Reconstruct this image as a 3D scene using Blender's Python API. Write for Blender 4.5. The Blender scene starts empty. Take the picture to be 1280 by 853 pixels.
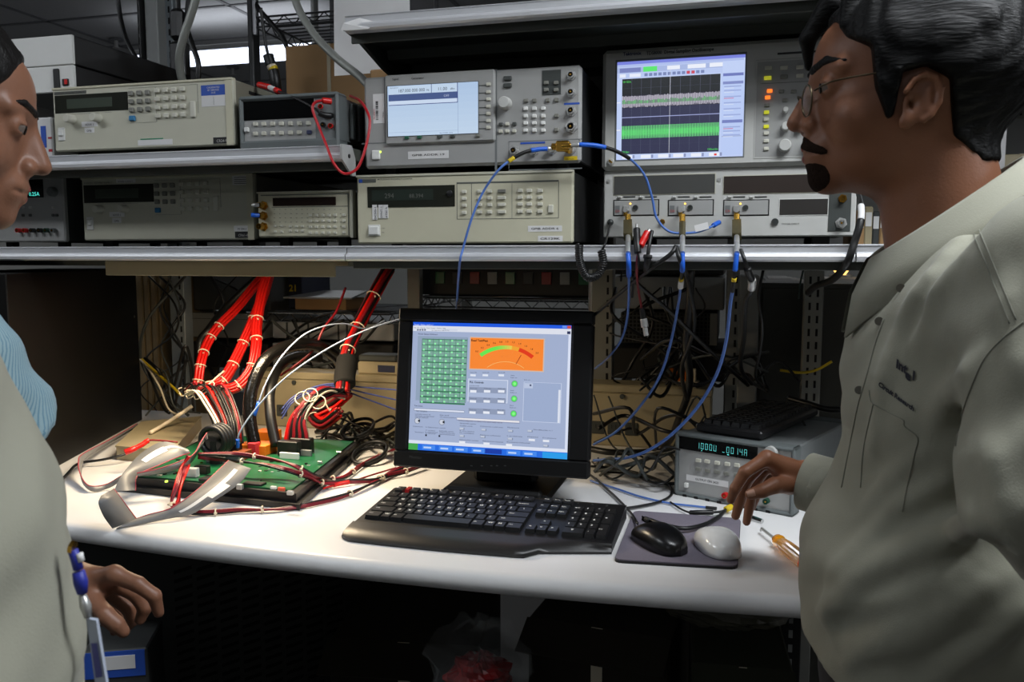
import bpy, bmesh, math, random
import numpy as np
from mathutils import Vector, Matrix
from mathutils.bvhtree import BVHTree
random.seed(7)
sc = bpy.context.scene
COL = sc.collection
# ------------------------------------------------------------------ camera
F = 1050.0; CX = 640.0; CY = 426.5
TH = math.radians(15); PT = math.atan(106.5 / F)
CAM = Vector((0, 0, 1.37))
FWD = Vector((-math.sin(TH) * math.cos(PT), math.cos(TH) * math.cos(PT), -math.sin(PT)))
RGT = Vector((math.cos(TH), math.sin(TH), 0))
UPV = RGT.cross(FWD)
cd = bpy.data.cameras.new('camera'); cam = bpy.data.objects.new('camera', cd); COL.objects.link(cam)
cam.matrix_world = Matrix(((RGT.x, UPV.x, -FWD.x, CAM.x), (RGT.y, UPV.y, -FWD.y, CAM.y), (RGT.z, UPV.z, -FWD.z, CAM.z), (0, 0, 0, 1)))
cd.sensor_fit = 'HORIZONTAL'; cd.sensor_width = 36; cd.lens = 36 * F / 1280
cd.clip_start = .02; cd.dof.use_dof = True; cd.dof.focus_distance = 1.45; cd.dof.aperture_fstop = 14.0
sc.camera = cam
def ray(px, py): return FWD + RGT * ((px - CX) / F) - UPV * ((py - CY) / F)
def atY(px, py, Y): d = ray(px, py); return CAM + d * (Y / d.y)
def atZ(px, py, Z): d = ray(px, py); return CAM + d * ((Z - CAM.z) / d.z)
def atD(px, py, D): return CAM + ray(px, py) * D
# ------------------------------------------------------------------ world and room lamps
w = bpy.data.worlds.new('world'); sc.world = w; w.use_nodes = True
w.node_tree.nodes['Background'].inputs[0].default_value = (.80, .84, .9, 1)
w.node_tree.nodes['Background'].inputs[1].default_value = .035
vs = sc.view_settings
vs.view_transform = 'Standard'; vs.look = 'None'; vs.gamma = 1; vs.use_curve_mapping = False; vs.exposure = 0.0
sc.cycles.use_denoising = True
sc.cycles.max_bounces = 8; sc.cycles.diffuse_bounces = 4; sc.cycles.transparent_max_bounces = 12
CEIL = 2.75
LAMPS = [(.75, .72, 1.3), (-2.1, .25, .5), (-3.6, 1.4, .35), (3.0, .4, .8), (-.4, -2.2, .22), (-2.83, 4.42, .9), (1.6, 4.2, .6)]
LAMP_W = 24
# ------------------------------------------------------------------ materials
def lin(c):
    return tuple(((x / 255) / 12.92 if x / 255 <= .04045 else ((x / 255 + .055) / 1.055) ** 2.4) for x in c)
MATS = {}
def mat(name, col, r=.5, m=0., var=.10, s=25., bump=0., bs=200., em=None, es=1., trans=0., alpha=1., coat=0., stretch=None, spec=None):
    if name in MATS: return MATS[name]
    M = bpy.data.materials.new(name); M.use_nodes = True; nt = M.node_tree; b = nt.nodes['Principled BSDF']
    c = lin(col); b.inputs['Roughness'].default_value = r; b.inputs['Metallic'].default_value = m
    b.inputs['Base Color'].default_value = (*c, 1)
    if spec is not None: b.inputs['Specular IOR Level'].default_value = spec
    if coat: b.inputs['Coat Weight'].default_value = coat
    if trans: b.inputs['Transmission Weight'].default_value = trans; b.inputs['IOR'].default_value = 1.45
    if alpha < 1: b.inputs['Alpha'].default_value = alpha
    if em: b.inputs['Emission Color'].default_value = (*lin(em), 1); b.inputs['Emission Strength'].default_value = es
    if var or bump:
        tc = nt.nodes.new('ShaderNodeTexCoord'); mp = nt.nodes.new('ShaderNodeMapping')
        if stretch: mp.inputs['Scale'].default_value = stretch
        nt.links.new(tc.outputs['Object'], mp.inputs[0])
    if var:
        n = nt.nodes.new('ShaderNodeTexNoise'); n.inputs['Scale'].default_value = s; n.inputs['Detail'].default_value = 5
        nt.links.new(mp.outputs[0], n.inputs['Vector'])
        x = nt.nodes.new('ShaderNodeMix'); x.data_type = 'RGBA'
        x.inputs[6].default_value = (*[k * (1 - var) for k in c], 1); x.inputs[7].default_value = (*[min(1, k * (1 + var)) for k in c], 1)
        nt.links.new(n.outputs['Fac'], x.inputs[0]); nt.links.new(x.outputs[2], b.inputs['Base Color'])
    if bump:
        n2 = nt.nodes.new('ShaderNodeTexNoise'); n2.inputs['Scale'].default_value = bs; n2.inputs['Detail'].default_value = 3
        nt.links.new(mp.outputs[0], n2.inputs['Vector'])
        bp = nt.nodes.new('ShaderNodeBump'); bp.inputs['Strength'].default_value = bump; bp.inputs['Distance'].default_value = .002
        nt.links.new(n2.outputs['Fac'], bp.inputs['Height']); nt.links.new(bp.outputs[0], b.inputs['Normal'])
    MATS[name] = M; return M
def vcmat(name, r=.5, emis=0., sss=0.):
    """colour read from the mesh's own 'Col' attribute (flat print, screens)"""
    if name in MATS: return MATS[name]
    M = bpy.data.materials.new(name); M.use_nodes = True; nt = M.node_tree; b = nt.nodes['Principled BSDF']
    a = nt.nodes.new('ShaderNodeVertexColor'); a.layer_name = 'Col'
    b.inputs['Roughness'].default_value = r
    if emis:
        b.inputs['Base Color'].default_value = (.01, .01, .012, 1)
        nt.links.new(a.outputs[0], b.inputs['Emission Color']); b.inputs['Emission Strength'].default_value = emis
    else:
        nt.links.new(a.outputs[0], b.inputs['Base Color'])
    MATS[name] = M; return M
# ------------------------------------------------------------------ mesh building
_txt = {}
def text_geo(s, bold=0.):
    k = (s, bold)
    if k in _txt: return _txt[k]
    cu = bpy.data.curves.new('t', 'FONT'); cu.body = s; cu.size = 1; cu.resolution_u = 2; cu.offset = bold; cu.fill_mode = 'FRONT'
    o = bpy.data.objects.new('t', cu); COL.objects.link(o)
    bpy.context.view_layer.update()
    me = o.evaluated_get(bpy.context.evaluated_depsgraph_get()).to_mesh()
    v = [tuple(x.co) for x in me.vertices]; f = [tuple(p.vertices) for p in me.polygons]
    bpy.data.objects.remove(o); bpy.data.curves.remove(cu)
    _txt[k] = (v, f); return v, f
class MB:
    def __init__(s): s.v = []; s.f = []; s.m = []; s.mats = []; s.c = []
    def mi(s, M):
        if M not in s.mats: s.mats.append(M)
        return s.mats.index(M)
    def add(s, v, f, M, col=None):
        o = len(s.v); i = s.mi(M)
        s.v += [tuple(x) for x in v]
        for q in f: s.f.append([o + k for k in q]); s.m.append(i); s.c.append(col)
        return s
    def box(s, x0, x1, y0, y1, z0, z1, M, b=0., T=None):
        if x0 > x1: x0, x1 = x1, x0
        if y0 > y1: y0, y1 = y1, y0
        if z0 > z1: z0, z1 = z1, z0
        b = min(b, (x1 - x0) * .45, (y1 - y0) * .45, (z1 - z0) * .45)
        if b <= 0:
            v = [(x, y, z) for z in (z0, z1) for y in (y0, y1) for x in (x0, x1)]
            f = [(0, 2, 3, 1), (4, 5, 7, 6), (0, 1, 5, 4), (2, 6, 7, 3), (0, 4, 6, 2), (1, 3, 7, 5)]
        else:
            v = []; idx = {}
            for a, x in ((0, x0), (1, x1)):
                for c, y in ((0, y0), (1, y1)):
                    for d, z in ((0, z0), (1, z1)):
                        xi = x + (b if a == 0 else -b); yi = y + (b if c == 0 else -b); zi = z + (b if d == 0 else -b)
                        for ax, p in enumerate(((x, yi, zi), (xi, y, zi), (xi, yi, z))):
                            idx[(a, c, d, ax)] = len(v); v.append(p)
            I = lambda a, c, d, ax: idx[(a, c, d, ax)]
            f = []
            for a in (0, 1):
                q = [I(a, 0, 0, 0), I(a, 1, 0, 0), I(a, 1, 1, 0), I(a, 0, 1, 0)]; f.append(q if a else q[::-1])
                q = [I(0, a, 0, 1), I(0, a, 1, 1), I(1, a, 1, 1), I(1, a, 0, 1)]; f.append(q if a else q[::-1])
                q = [I(0, 0, a, 2), I(1, 0, a, 2), I(1, 1, a, 2), I(0, 1, a, 2)]; f.append(q if a else q[::-1])
            for a in (0, 1):
                for c in (0, 1):
                    q = [I(a, c, 0, 0), I(a, c, 0, 1), I(a, c, 1, 1), I(a, c, 1, 0)]; f.append(q if a != c else q[::-1])
                    q = [I(a, 0, c, 0), I(a, 1, c, 0), I(a, 1, c, 2), I(a, 0, c, 2)]; f.append(q if a != c else q[::-1])
                    q = [I(0, a, c, 1), I(0, a, c, 2), I(1, a, c, 2), I(1, a, c, 1)]; f.append(q if a != c else q[::-1])
                    for d in (0, 1):
                        q = [I(a, c, d, 0), I(a, c, d, 1), I(a, c, d, 2)]; f.append(q if (a + c + d) % 2 else q[::-1])
        if T is not None: v = [T @ Vector(p) for p in v]
        return s.add(v, f, M)
    def quad(s, p, M, col=None): return s.add(p, [tuple(range(len(p)))], M, col)
    def prism(s, poly, axis, d0, d1, M):
        """poly in the two other axes (order x,y,z), extruded along axis 0/1/2"""
        n = len(poly); v = []
        for d in (d0, d1):
            for a, b in poly:
                p = [a, b]; p.insert(axis, d); v.append(tuple(p))
        f = [tuple(range(n))[::-1], tuple(range(n, 2 * n))] + [(i, (i + 1) % n, n + (i + 1) % n, n + i) for i in range(n)]
        return s.add(v, f, M)
    def tube(s, pts, r, M, n=8, cap=True, closed=False):
        pts = [Vector(p) for p in pts]; N = len(pts)
        rs = r if isinstance(r, (list, tuple)) else [r] * N
        v = []; f = []
        T = (pts[1] - pts[0]).normalized(); U = T.orthogonal().normalized()
        for i, p in enumerate(pts):
            if closed: t = (pts[(i + 1) % N] - pts[i - 1])
            else: t = (pts[min(i + 1, N - 1)] - pts[max(i - 1, 0)])
            if t.length < 1e-9: t = T
            t = t.normalized(); U = (U - t * U.dot(t))
            U = U.normalized() if U.length > 1e-6 else t.orthogonal().normalized()
            W = t.cross(U); T = t
            for k in range(n):
                a = 2 * math.pi * k / n
                v.append(p + (U * math.cos(a) + W * math.sin(a)) * rs[i])
        for i in range(N if closed else N - 1):
            j = (i + 1) % N
            for k in range(n): f.append((i * n + k, i * n + (k + 1) % n, j * n + (k + 1) % n, j * n + k))
        if cap and not closed: f.append(tuple(range(n))[::-1]); f.append(tuple((N - 1) * n + k for k in range(n)))
        return s.add(v, f, M)
    def cyl(s, p0, p1, r0, M, r1=None, n=16): return s.tube([p0, p1], [r0, r0 if r1 is None else r1], M, n)
    def lathe(s, o, ax, prof, M, n=20):
        """prof: list of (distance along ax, radius)"""
        o = Vector(o); ax = Vector(ax).normalized()
        return s.tube([o + ax * (a + 1e-6 * i) for i, (a, r) in enumerate(prof)], [max(r, 1e-5) for a, r in prof], M, n) if len(prof) > 1 else s
    def text(s, t, o, size, M, ex=(1, 0, 0), ez=(0, 0, 1), col=None, align='l', bold=0., sx=1., fit=None):
        v, f = text_geo(t, bold)
        if not v: return s
        xs = [p[0] for p in v]; wd = (max(xs) - min(xs)); mn = min(xs)
        if fit: sx = fit / (wd * size)
        off = {'l': -mn, 'c': -mn - wd / 2, 'r': -mn - wd}[align]
        o = Vector(o); ex = Vector(ex); ez = Vector(ez)
        return s.add([o + ex * ((p[0] + off) * size * sx) + ez * (p[1] * size) for p in v], f, M, col)
    def build(s, name, parent=None, smooth=False, **props):
        me = bpy.data.meshes.new(name); me.from_pydata(s.v, [], s.f)
        for M in s.mats: me.materials.append(M)
        me.polygons.foreach_set('material_index', s.m)
        if smooth: me.polygons.foreach_set('use_smooth', [True] * len(s.f))
        if any(c is not None for c in s.c):
            at = me.color_attributes.new('Col', 'FLOAT_COLOR', 'CORNER'); d = []
            for p, c in zip(me.polygons, s.c):
                c = lin(c) if c is not None else (1, 1, 1)
                d += [*c, 1.] * p.loop_total
            at.data.foreach_set('color', d)
        me.update()
        o = bpy.data.objects.new(name, me); COL.objects.link(o); o.parent = parent
        for k, x in props.items(): o[k] = x
        return o
def auto_smooth(o, ang=40):
    me = o.data; bm = bmesh.new(); bm.from_mesh(me)
    for e in bm.edges:
        if len(e.link_faces) == 2 and e.calc_face_angle(0) > math.radians(ang): e.smooth = False
    for f in bm.faces: f.smooth = True
    bm.to_mesh(me); bm.free(); return o
def thing(name, label, cat, loc=(0, 0, 0), rz=0., group=None):
    o = bpy.data.objects.new(name, None); COL.objects.link(o); o.empty_display_size = .05
    o.location = loc; o.rotation_euler = (0, 0, rz); o['label'] = label; o['category'] = cat
    if group: o['group'] = group
    return o
def tag(o, label, cat, group=None):
    o['label'] = label; o['category'] = cat
    if group: o['group'] = group
    return o
def struct(o, label=None, cat=None):
    o['kind'] = 'structure'
    if label: o['label'] = label
    if cat: o['category'] = cat
    return o
def spline(pts, k=8):
    P = [Vector(p) for p in pts]; n = len(P); out = []
    if n < 3: return [P[0].lerp(P[-1], i / k) for i in range(k + 1)]
    for i in range(n - 1):
        a = P[i - 1] if i else P[0] * 2 - P[1]; b = P[i]; c = P[i + 1]; d = P[i + 2] if i + 2 < n else P[-1] * 2 - P[-2]
        for j in range(k):
            t = j / k
            out.append(.5 * ((2 * b) + (c - a) * t + (2 * a - 5 * b + 4 * c - d) * t * t + (3 * b - a - 3 * c + d) * t ** 3))
    out.append(P[-1]); return out
# ------------------------------------------------------------------ shared materials
m_cream = mat('cream_enamel', (196, 194, 176), .45, var=.04)
m_cream2 = mat('warm_cream_enamel', (200, 196, 172), .45, var=.04)
m_lgrey = mat('light_grey_plastic', (190, 190, 186), .45, var=.04)
m_sgrey = mat('silver_grey_plastic', (160, 160, 158), .45, var=.04)
m_mgrey = mat('mid_grey_plastic', (112, 116, 116), .5, var=.06)
m_dgrey = mat('dark_grey_plastic', (62, 66, 64), .5, var=.06)
m_case = mat('dark_case', (26, 26, 26), .55, var=.1)
m_casegr = mat('grey_case_enamel', (120, 118, 104), .5, var=.06)
m_black = mat('black_plastic', (17, 17, 18), .45, var=.15)
m_blackg = mat('black_gloss', (10, 11, 12), .15, var=0)
m_window = mat('smoked_window', (38, 40, 34), .2, var=.05)
m_lcd = mat('unlit_lcd', (66, 74, 64), .25, var=.08)
m_white = mat('white_plastic', (226, 226, 222), .4, var=.03)
m_paper = mat('paper_white', (222, 221, 220), .8, var=.04)
m_ink = mat('black_ink', (32, 30, 30), .7, var=0)
m_inkg = mat('grey_ink', (92, 94, 88), .7, var=0)
m_inkb = mat('blue_ink', (40, 82, 178), .6, var=.05)
m_inkr = mat('red_ink', (190, 40, 50), .6, var=.05)
m_green = mat('green_ink', (30, 140, 100), .6, var=.05)
m_btn = mat('pale_button', (206, 204, 190), .45, var=.03)
m_btng = mat('grey_button', (128, 128, 120), .45, var=.05)
m_btnd = mat('dark_button', (72, 76, 74), .45, var=.05)
m_btnb = mat('blue_button', (48, 122, 170), .4, var=.05)
m_steel = mat('steel', (200, 200, 198), .3, .65, var=.06)
m_chrome = mat('chrome', (210, 210, 210), .12, 1., var=.03)
m_brass = mat('brass', (206, 160, 70), .25, 1., var=.06)
m_alu = mat('brushed_aluminium', (212, 213, 216), .36, .35, var=.05, s=60, stretch=(1, 30, 30), bump=.12, bs=90)
m_satin = mat('satin_grey_paint', (168, 168, 166), .45, var=.05)
m_rackp = mat('rack_grey_paint', (128, 128, 122), .5, var=.08)
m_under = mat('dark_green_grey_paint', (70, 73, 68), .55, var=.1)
m_rubber = mat('black_rubber', (20, 20, 20), .6, var=.1)
m_cable = mat('black_cable', (15, 15, 15), .42, var=.1)
m_red = mat('red_cable', (206, 22, 16), .38, var=.08)
m_dred = mat('dark_red_wire', (128, 20, 30), .4, var=.1)
m_blue = mat('blue_coax', (78, 116, 190), .4, var=.06)
m_bblue = mat('bright_blue_boot', (30, 96, 206), .4, var=.06)
m_yellow = mat('yellow_wire', (216, 186, 30), .45, var=.06)
m_ivory = mat('ivory_tie', (226, 214, 190), .5, var=.05)
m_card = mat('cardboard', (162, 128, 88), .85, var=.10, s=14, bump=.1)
m_beige = mat('beige_enamel', (166, 154, 124), .45, var=.05)
# ================================================================== THE ROOM
DESK = .90; SH = 1.388; SHU = 1.572; SHR = 1.80; YL = 1.43
X0, X1, Y0, Y1 = -5.2, 4.2, -3.2, 7.4
m_floor = mat('vinyl_floor', (66, 64, 62), .5, var=.15, s=6)
m_tile = mat('ceiling_tile_board', (176, 177, 182), .9, var=.08, s=60, bump=.3, bs=120)
m_tee = mat('ceiling_grid_metal', (120, 121, 126), .6, var=.04)
m_wall = mat('wall_paint', (150, 150, 146), .8, var=.05, s=4)
fl = MB()
fl.box(X0, X1, Y0, Y1, -.04, 0, m_floor)
floor_o = struct(fl.build('floor'))
for nm, a in (('wall_back', (X0, X1, Y1, Y1 + .1)), ('wall_left', (X0 - .1, X0, Y0, Y1)), ('wall_right', (X1, X1 + .1, Y0, Y1)), ('wall_front', (X0, X1, Y0 - .1, Y0))):
    q = MB(); q.box(*a, 0, CEIL + .1, m_wall); struct(q.build(nm))
# ceiling: lay-in boards in a metal grid
ce = MB(); ce.box(X0, X1, Y0, Y1, CEIL + .05, CEIL + .1, m_tile)
ceil_o = struct(ce.build('ceiling'))
TS = 1.22; TW = .61
t0 = MB(); t0.box(.012, TS - .012, .012, TW - .012, CEIL + .004, CEIL + .018, m_tile); tile0 = None
g = MB()
LT = set()
ny = int((Y1 - 1.2) / TW) + 1; nx = int((X1 - X0) / TS) + 1
for (lx, ly, ls) in LAMPS: pass
for j in range(ny):
    for i in range(nx):
        x = X0 + i * TS; y = 1.2 + j * TW
        if x + TS > X1 + .01 or y + TW > Y1 + .01: continue
        if x > 1.4: continue
        if False and any(abs(x + TS / 2 - lx) < TS * .5 and abs(y + TW / 2 - ly) < TW * .5 for lx, ly, ls in LAMPS): continue
        if tile0 is None: tile0 = o = t0.build('ceiling_panel', ceil_o)
        else: o = bpy.data.objects.new('ceiling_panel', tile0.data); COL.objects.link(o); o.parent = ceil_o
        o.location = (x, y, 0)
for i in range(nx + 1): g.box(X0 + i * TS - .012, X0 + i * TS + .012, 1.2, Y1, CEIL - .002, CEIL + .02, m_tee)
for j in range(ny + 1): g.box(X0, X1, 1.2 + j * TW - .012, 1.2 + j * TW + .012, CEIL - .002, CEIL + .02, m_tee)
g.build('ceiling_grid', ceil_o)
# fluorescent fixtures (each with its own lamp and an added upward fill)
m_tubel = mat('lit_diffuser', (240, 245, 255), .5, var=0, em=(225, 235, 255), es=2.6)
m_fix = mat('fixture_white', (215, 215, 215), .5, var=.02)
HUNG = .25; UPL = .8
WHERE = ['beyond the equipment shelves, seen over the left shelf', 'over the aisle']
for k, (lx, ly, ls) in enumerate(LAMPS):
    far = (k == 5)
    lab = ('long lit ceiling fluorescent light seen beyond the left equipment shelf' if far else 'ceiling fluorescent light panel out of view above the bench aisle')
    t = thing('ceiling_light', lab, 'light', (lx, ly, CEIL - HUNG), 0, None if far else 'ceiling lights above the aisle')
    b = MB(); b.box(-.6, .6, -.15, .15, .03, .058, m_fix, .006); b.build('housing', t)
    b = MB(); b.prism([(-.13, .028), (-.09, 0), (.09, 0), (.13, .028)], 0, -.58, .58, m_tubel); b.build('diffuser', t)
    L = bpy.data.lights.new('ceiling_lamp', 'AREA'); L.shape = 'RECTANGLE'; L.size = 1.16; L.size_y = .24; L.energy = LAMP_W * ls; L.color = (.93, .97, 1.0)
    lo = bpy.data.objects.new('ceiling_lamp', L); COL.objects.link(lo); lo.parent = t; lo.location = (0, 0, -.01)
    L2 = bpy.data.lights.new('ceiling_fill_light', 'AREA'); L2.shape = 'RECTANGLE'; L2.size = 1.1; L2.size_y = .2; L2.energy = LAMP_W * ls * (UPL if k != 5 else .07); L2.color = (.93, .97, 1.0)  # added upward fill that brightens the ceiling, not a tube of the fixture
    lo = bpy.data.objects.new('ceiling_fill_light', L2); COL.objects.link(lo); lo.parent = t; lo.location = (0, 0, .062); lo.rotation_euler = (math.pi, 0, 0)
    for x in (-.5, .5): b = MB(); b.cyl((x, 0, .05), (x, 0, HUNG), .004, m_steel, n=8); b.build('hanger', t)
# ceiling sprinklers
for (px, py) in ((145, 49), (291, 84)):
    d = ray(px, py); p = CAM + d * ((CEIL - 1.37) / d.z)
    b = MB(); b.cyl((0, 0, -.01), (0, 0, -.004), .045, m_tee); b.cyl((0, 0, -.05), (0, 0, -.01), .012, m_steel); b.cyl((0, 0, -.056), (0, 0, -.05), .022, m_steel)
    o = b.build('ceiling_sprinkler'); o.location = (p.x, p.y, CEIL)
    tag(o, 'small ceiling sprinkler head ' + ('above the black amplifier box' if px < 200 else 'beside the black rack post'), 'sprinkler')
# ================================================================== WORK BENCH
m_lam = mat('white_laminate', (228, 227, 226), .32, var=.025, s=9, bump=.03, bs=60, spec=.4)
def desk_front(x):      # the front edge bows out a few millimetres
    return 1.150 + .034 * ((x + .5) / .6) ** 2 * .9
bench = thing('workbench', 'white laminate workbench top with rounded front edge', 'workbench', (-.5, 1.5, 0))
b = MB(); prof = []
R = .017
for a in range(9):
    t = math.pi / 2 + a * math.pi / 8
    prof.append((R * math.cos(t), DESK - R + R * math.sin(t)))
v = []; f = []; xs = [(-2.1 + i * .1) for i in range(27)]
for x in xs:
    yf = desk_front(max(-1.15, min(.2, x))) + R
    v += [(x, yf + p, z) for p, z in prof] + [(x, 2.16, DESK - 2 * R), (x, 2.16, DESK)]
n = len(prof) + 2
for i in range(len(xs) - 1):
    for k in range(n): f.append((i * n + k, i * n + (k + 1) % n, (i + 1) * n + (k + 1) % n, (i + 1) * n + k))
f.append(tuple(range(n))); f.append(tuple((len(xs) - 1) * n + k for k in range(n))[::-1])
f = [q[::-1] for q in f]
b.add([(p[0] + .5, p[1] - 1.5, p[2]) for p in v], f, m_lam); auto_smooth(b.build('worktop', bench))
for x in (-1.98, .42):
    b = MB(); b.box(x + .5 - .02, x + .5 + .02, .36, .40, 0, DESK - .036, m_rackp); b.build('leg', bench)
    b = MB(); b.box(x + .5 - .02, x + .5 + .02, -.12, .36, DESK - .075, DESK - .037, m_rackp); b.build('bracket', bench)
# ------------------------------------------------------------------ uprights (slotted posts) that carry the shelves
UPY = 2.17
m_slot = mat('slot_dark', (10, 10, 10), .9, var=0)
def upright(px, w, m, label, y=UPY, z1=2.6, dbl=True):
    p = atY(px, 380, y)
    t = thing('shelf_upright', label, 'upright', (p.x, y, 0), 0, None)
    b = MB(); b.box(-w / 2, w / 2, 0, .04, 0, z1, m, .002); b.build('post', t)
    s = MB()
    for i in range(int((z1 - .95) / .032)):
        z = .95 + i * .032
        for x in ((-w * .2, w * .2) if dbl else (w * .25,)): s.box(x - .0028, x + .0028, -.0008, .002, z, z + .018, m_slot)
    s.build('slot', t, kind='stuff')
m_post = mat('blue_grey_post', (138, 146, 150), .45, .2, var=.05)
upright(221, .05, m_post, 'blue grey slotted upright behind the black panel and red cables', dbl=False)
upright(753, .055, m_rackp, 'grey slotted upright just right of the monitor', dbl=False)
upright(916, .03, m_rackp, 'plain grey slotted upright behind the right blue cable', dbl=False)
upright(1017, .045, m_rackp, 'grey double slotted upright between the two dark cabinets')
# ------------------------------------------------------------------ shelves with extruded aluminium nosing
def shelf(name, label, x0, x1, z, yl=YL, depth=.735, joints=(), under=m_under, cap_l=False, cap_r=False, hang=0, ribz=.040):
    t = thing(name, label, 'shelf', (x0, yl, z))
    W = x1 - x0
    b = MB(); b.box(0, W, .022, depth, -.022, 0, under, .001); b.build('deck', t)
    H = .0275
    edges = [0] + [j - x0 for j in joints] + [W]
    for a, c in zip(edges[:-1], edges[1:]):
        b = MB()
        pr = [(.021, -.001), (.018, .0005), (.004, .0005), (.002, -.001), (.004, -.0025), (.005, -.0125), (.0035, -.0135), (-.001, -.0148), (-.0035, -.019), (-.003, -.0245), (.001, -H), (.021, -H)]
        b.prism(pr, 0, a + .0014, c - .0014, m_alu); b.build('nosing', t)
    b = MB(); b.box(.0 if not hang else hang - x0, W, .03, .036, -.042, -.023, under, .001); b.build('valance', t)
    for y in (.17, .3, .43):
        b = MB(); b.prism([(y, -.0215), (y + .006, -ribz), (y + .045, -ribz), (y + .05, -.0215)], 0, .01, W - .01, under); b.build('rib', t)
    for cp, x, sg in ((cap_l, 0, -1), (cap_r, W, 1)):
        if cp:
            b = MB(); b.prism([(-.006, .001), (.035, .003), (.05, -.02), (.05, -.052), (.036, -.053), (-.006, -.026)], 0, x, x + sg * .004, m_satin); c = b.build('end_cap', t)
            b = MB(); b.cyl((x + sg * .003, .022, -.018), (x + sg * .0055, .022, -.018), .004, m_black, n=10); b.build('screw', c)
    return t
xl = atY(0, 300, YL).x
j1 = atY(432, 316, YL).x; j2 = atY(1070, 316, YL).x
shelf('equipment_shelf', 'long middle shelf with bright aluminium front edge carrying the instruments', -2.0, .75, SH, joints=(j1, j2), hang=j1)
xr = atY(427, 195, YL).x
shelf('equipment_shelf', 'short upper left shelf with aluminium front edge and end cap', -2.0, xr, SHU, cap_r=True, ribz=.0275, depth=.735)
xl2 = atY(429, 12, YL).x
t = shelf('equipment_shelf', 'upper right shelf seen from below above the oscilloscope', xl2, .95, SHR, depth=.735)
# side bracket of the upper right shelf: plate that deepens towards the upright
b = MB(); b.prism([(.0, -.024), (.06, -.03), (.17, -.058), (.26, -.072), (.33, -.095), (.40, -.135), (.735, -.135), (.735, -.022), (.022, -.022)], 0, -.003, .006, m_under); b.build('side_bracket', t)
bb = MB(); bb.add([(-.004, -.004, -.027), (.05, -.0045, -.0275), (.062, .006, -.014), (.03, .002, -.006), (.002, -.0045, -.0145)], [(0, 1, 2, 3, 4)], m_paper); bb.add([(-.0035, -.0035, -.0265), (.05, -.004, -.027), (.062, .0065, -.0135), (.03, .0025, -.0055), (.002, -.004, -.014)], [(4, 3, 2, 1, 0)], m_paper); bb.build('tape', t, label='torn white tape at the shelf corner')
# perforated rear rail below the upper right shelf
b = MB(); W = .95 - xl2
b.box(.06, W, .715, .72, -.125, -.085, m_rackp)
for i in range(int((W - .08) / .02)):
    for z in (-.118, -.1): b.box(.07 + i * .02, .08 + i * .02, .7135, .716, z, z + .01, m_slot)
b.build('rear_rail', t)
# task light under the left half of the middle shelf
a = atY(195, 340, 1.58); c = atY(432, 340, 1.58)
t = thing('task_light', 'warm fluorescent task light tucked under the left of the middle shelf', 'light', ((a.x + c.x) / 2, 1.58, SH - .046))
hw = (c.x - a.x) / 2
m_warm = mat('lit_warm_tube', (255, 226, 170), .5, var=0, em=(255, 214, 150), es=5)
b = MB(); b.box(-hw - .03, hw + .035, -.118, -.112, -.012, .0175, m_beige, .001); b.box(-hw - .03, hw, -.112, .014, .008, .0175, m_beige, .001); b.build('housing', t)
b = MB(); b.cyl((-hw + .03, .0, -.004), (hw - .14, .0, -.004), .008, m_warm); b.build('tube', t)
L = bpy.data.lights.new('task_lamp', 'AREA'); L.shape = 'RECTANGLE'; L.size = 2 * hw - .14; L.size_y = .06; L.energy = 6.5; L.color = (1.0, .80, .54)
lo = bpy.data.objects.new('task_lamp', L); COL.objects.link(lo); lo.parent = t; lo.location = (0, .0, -.014)
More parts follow.
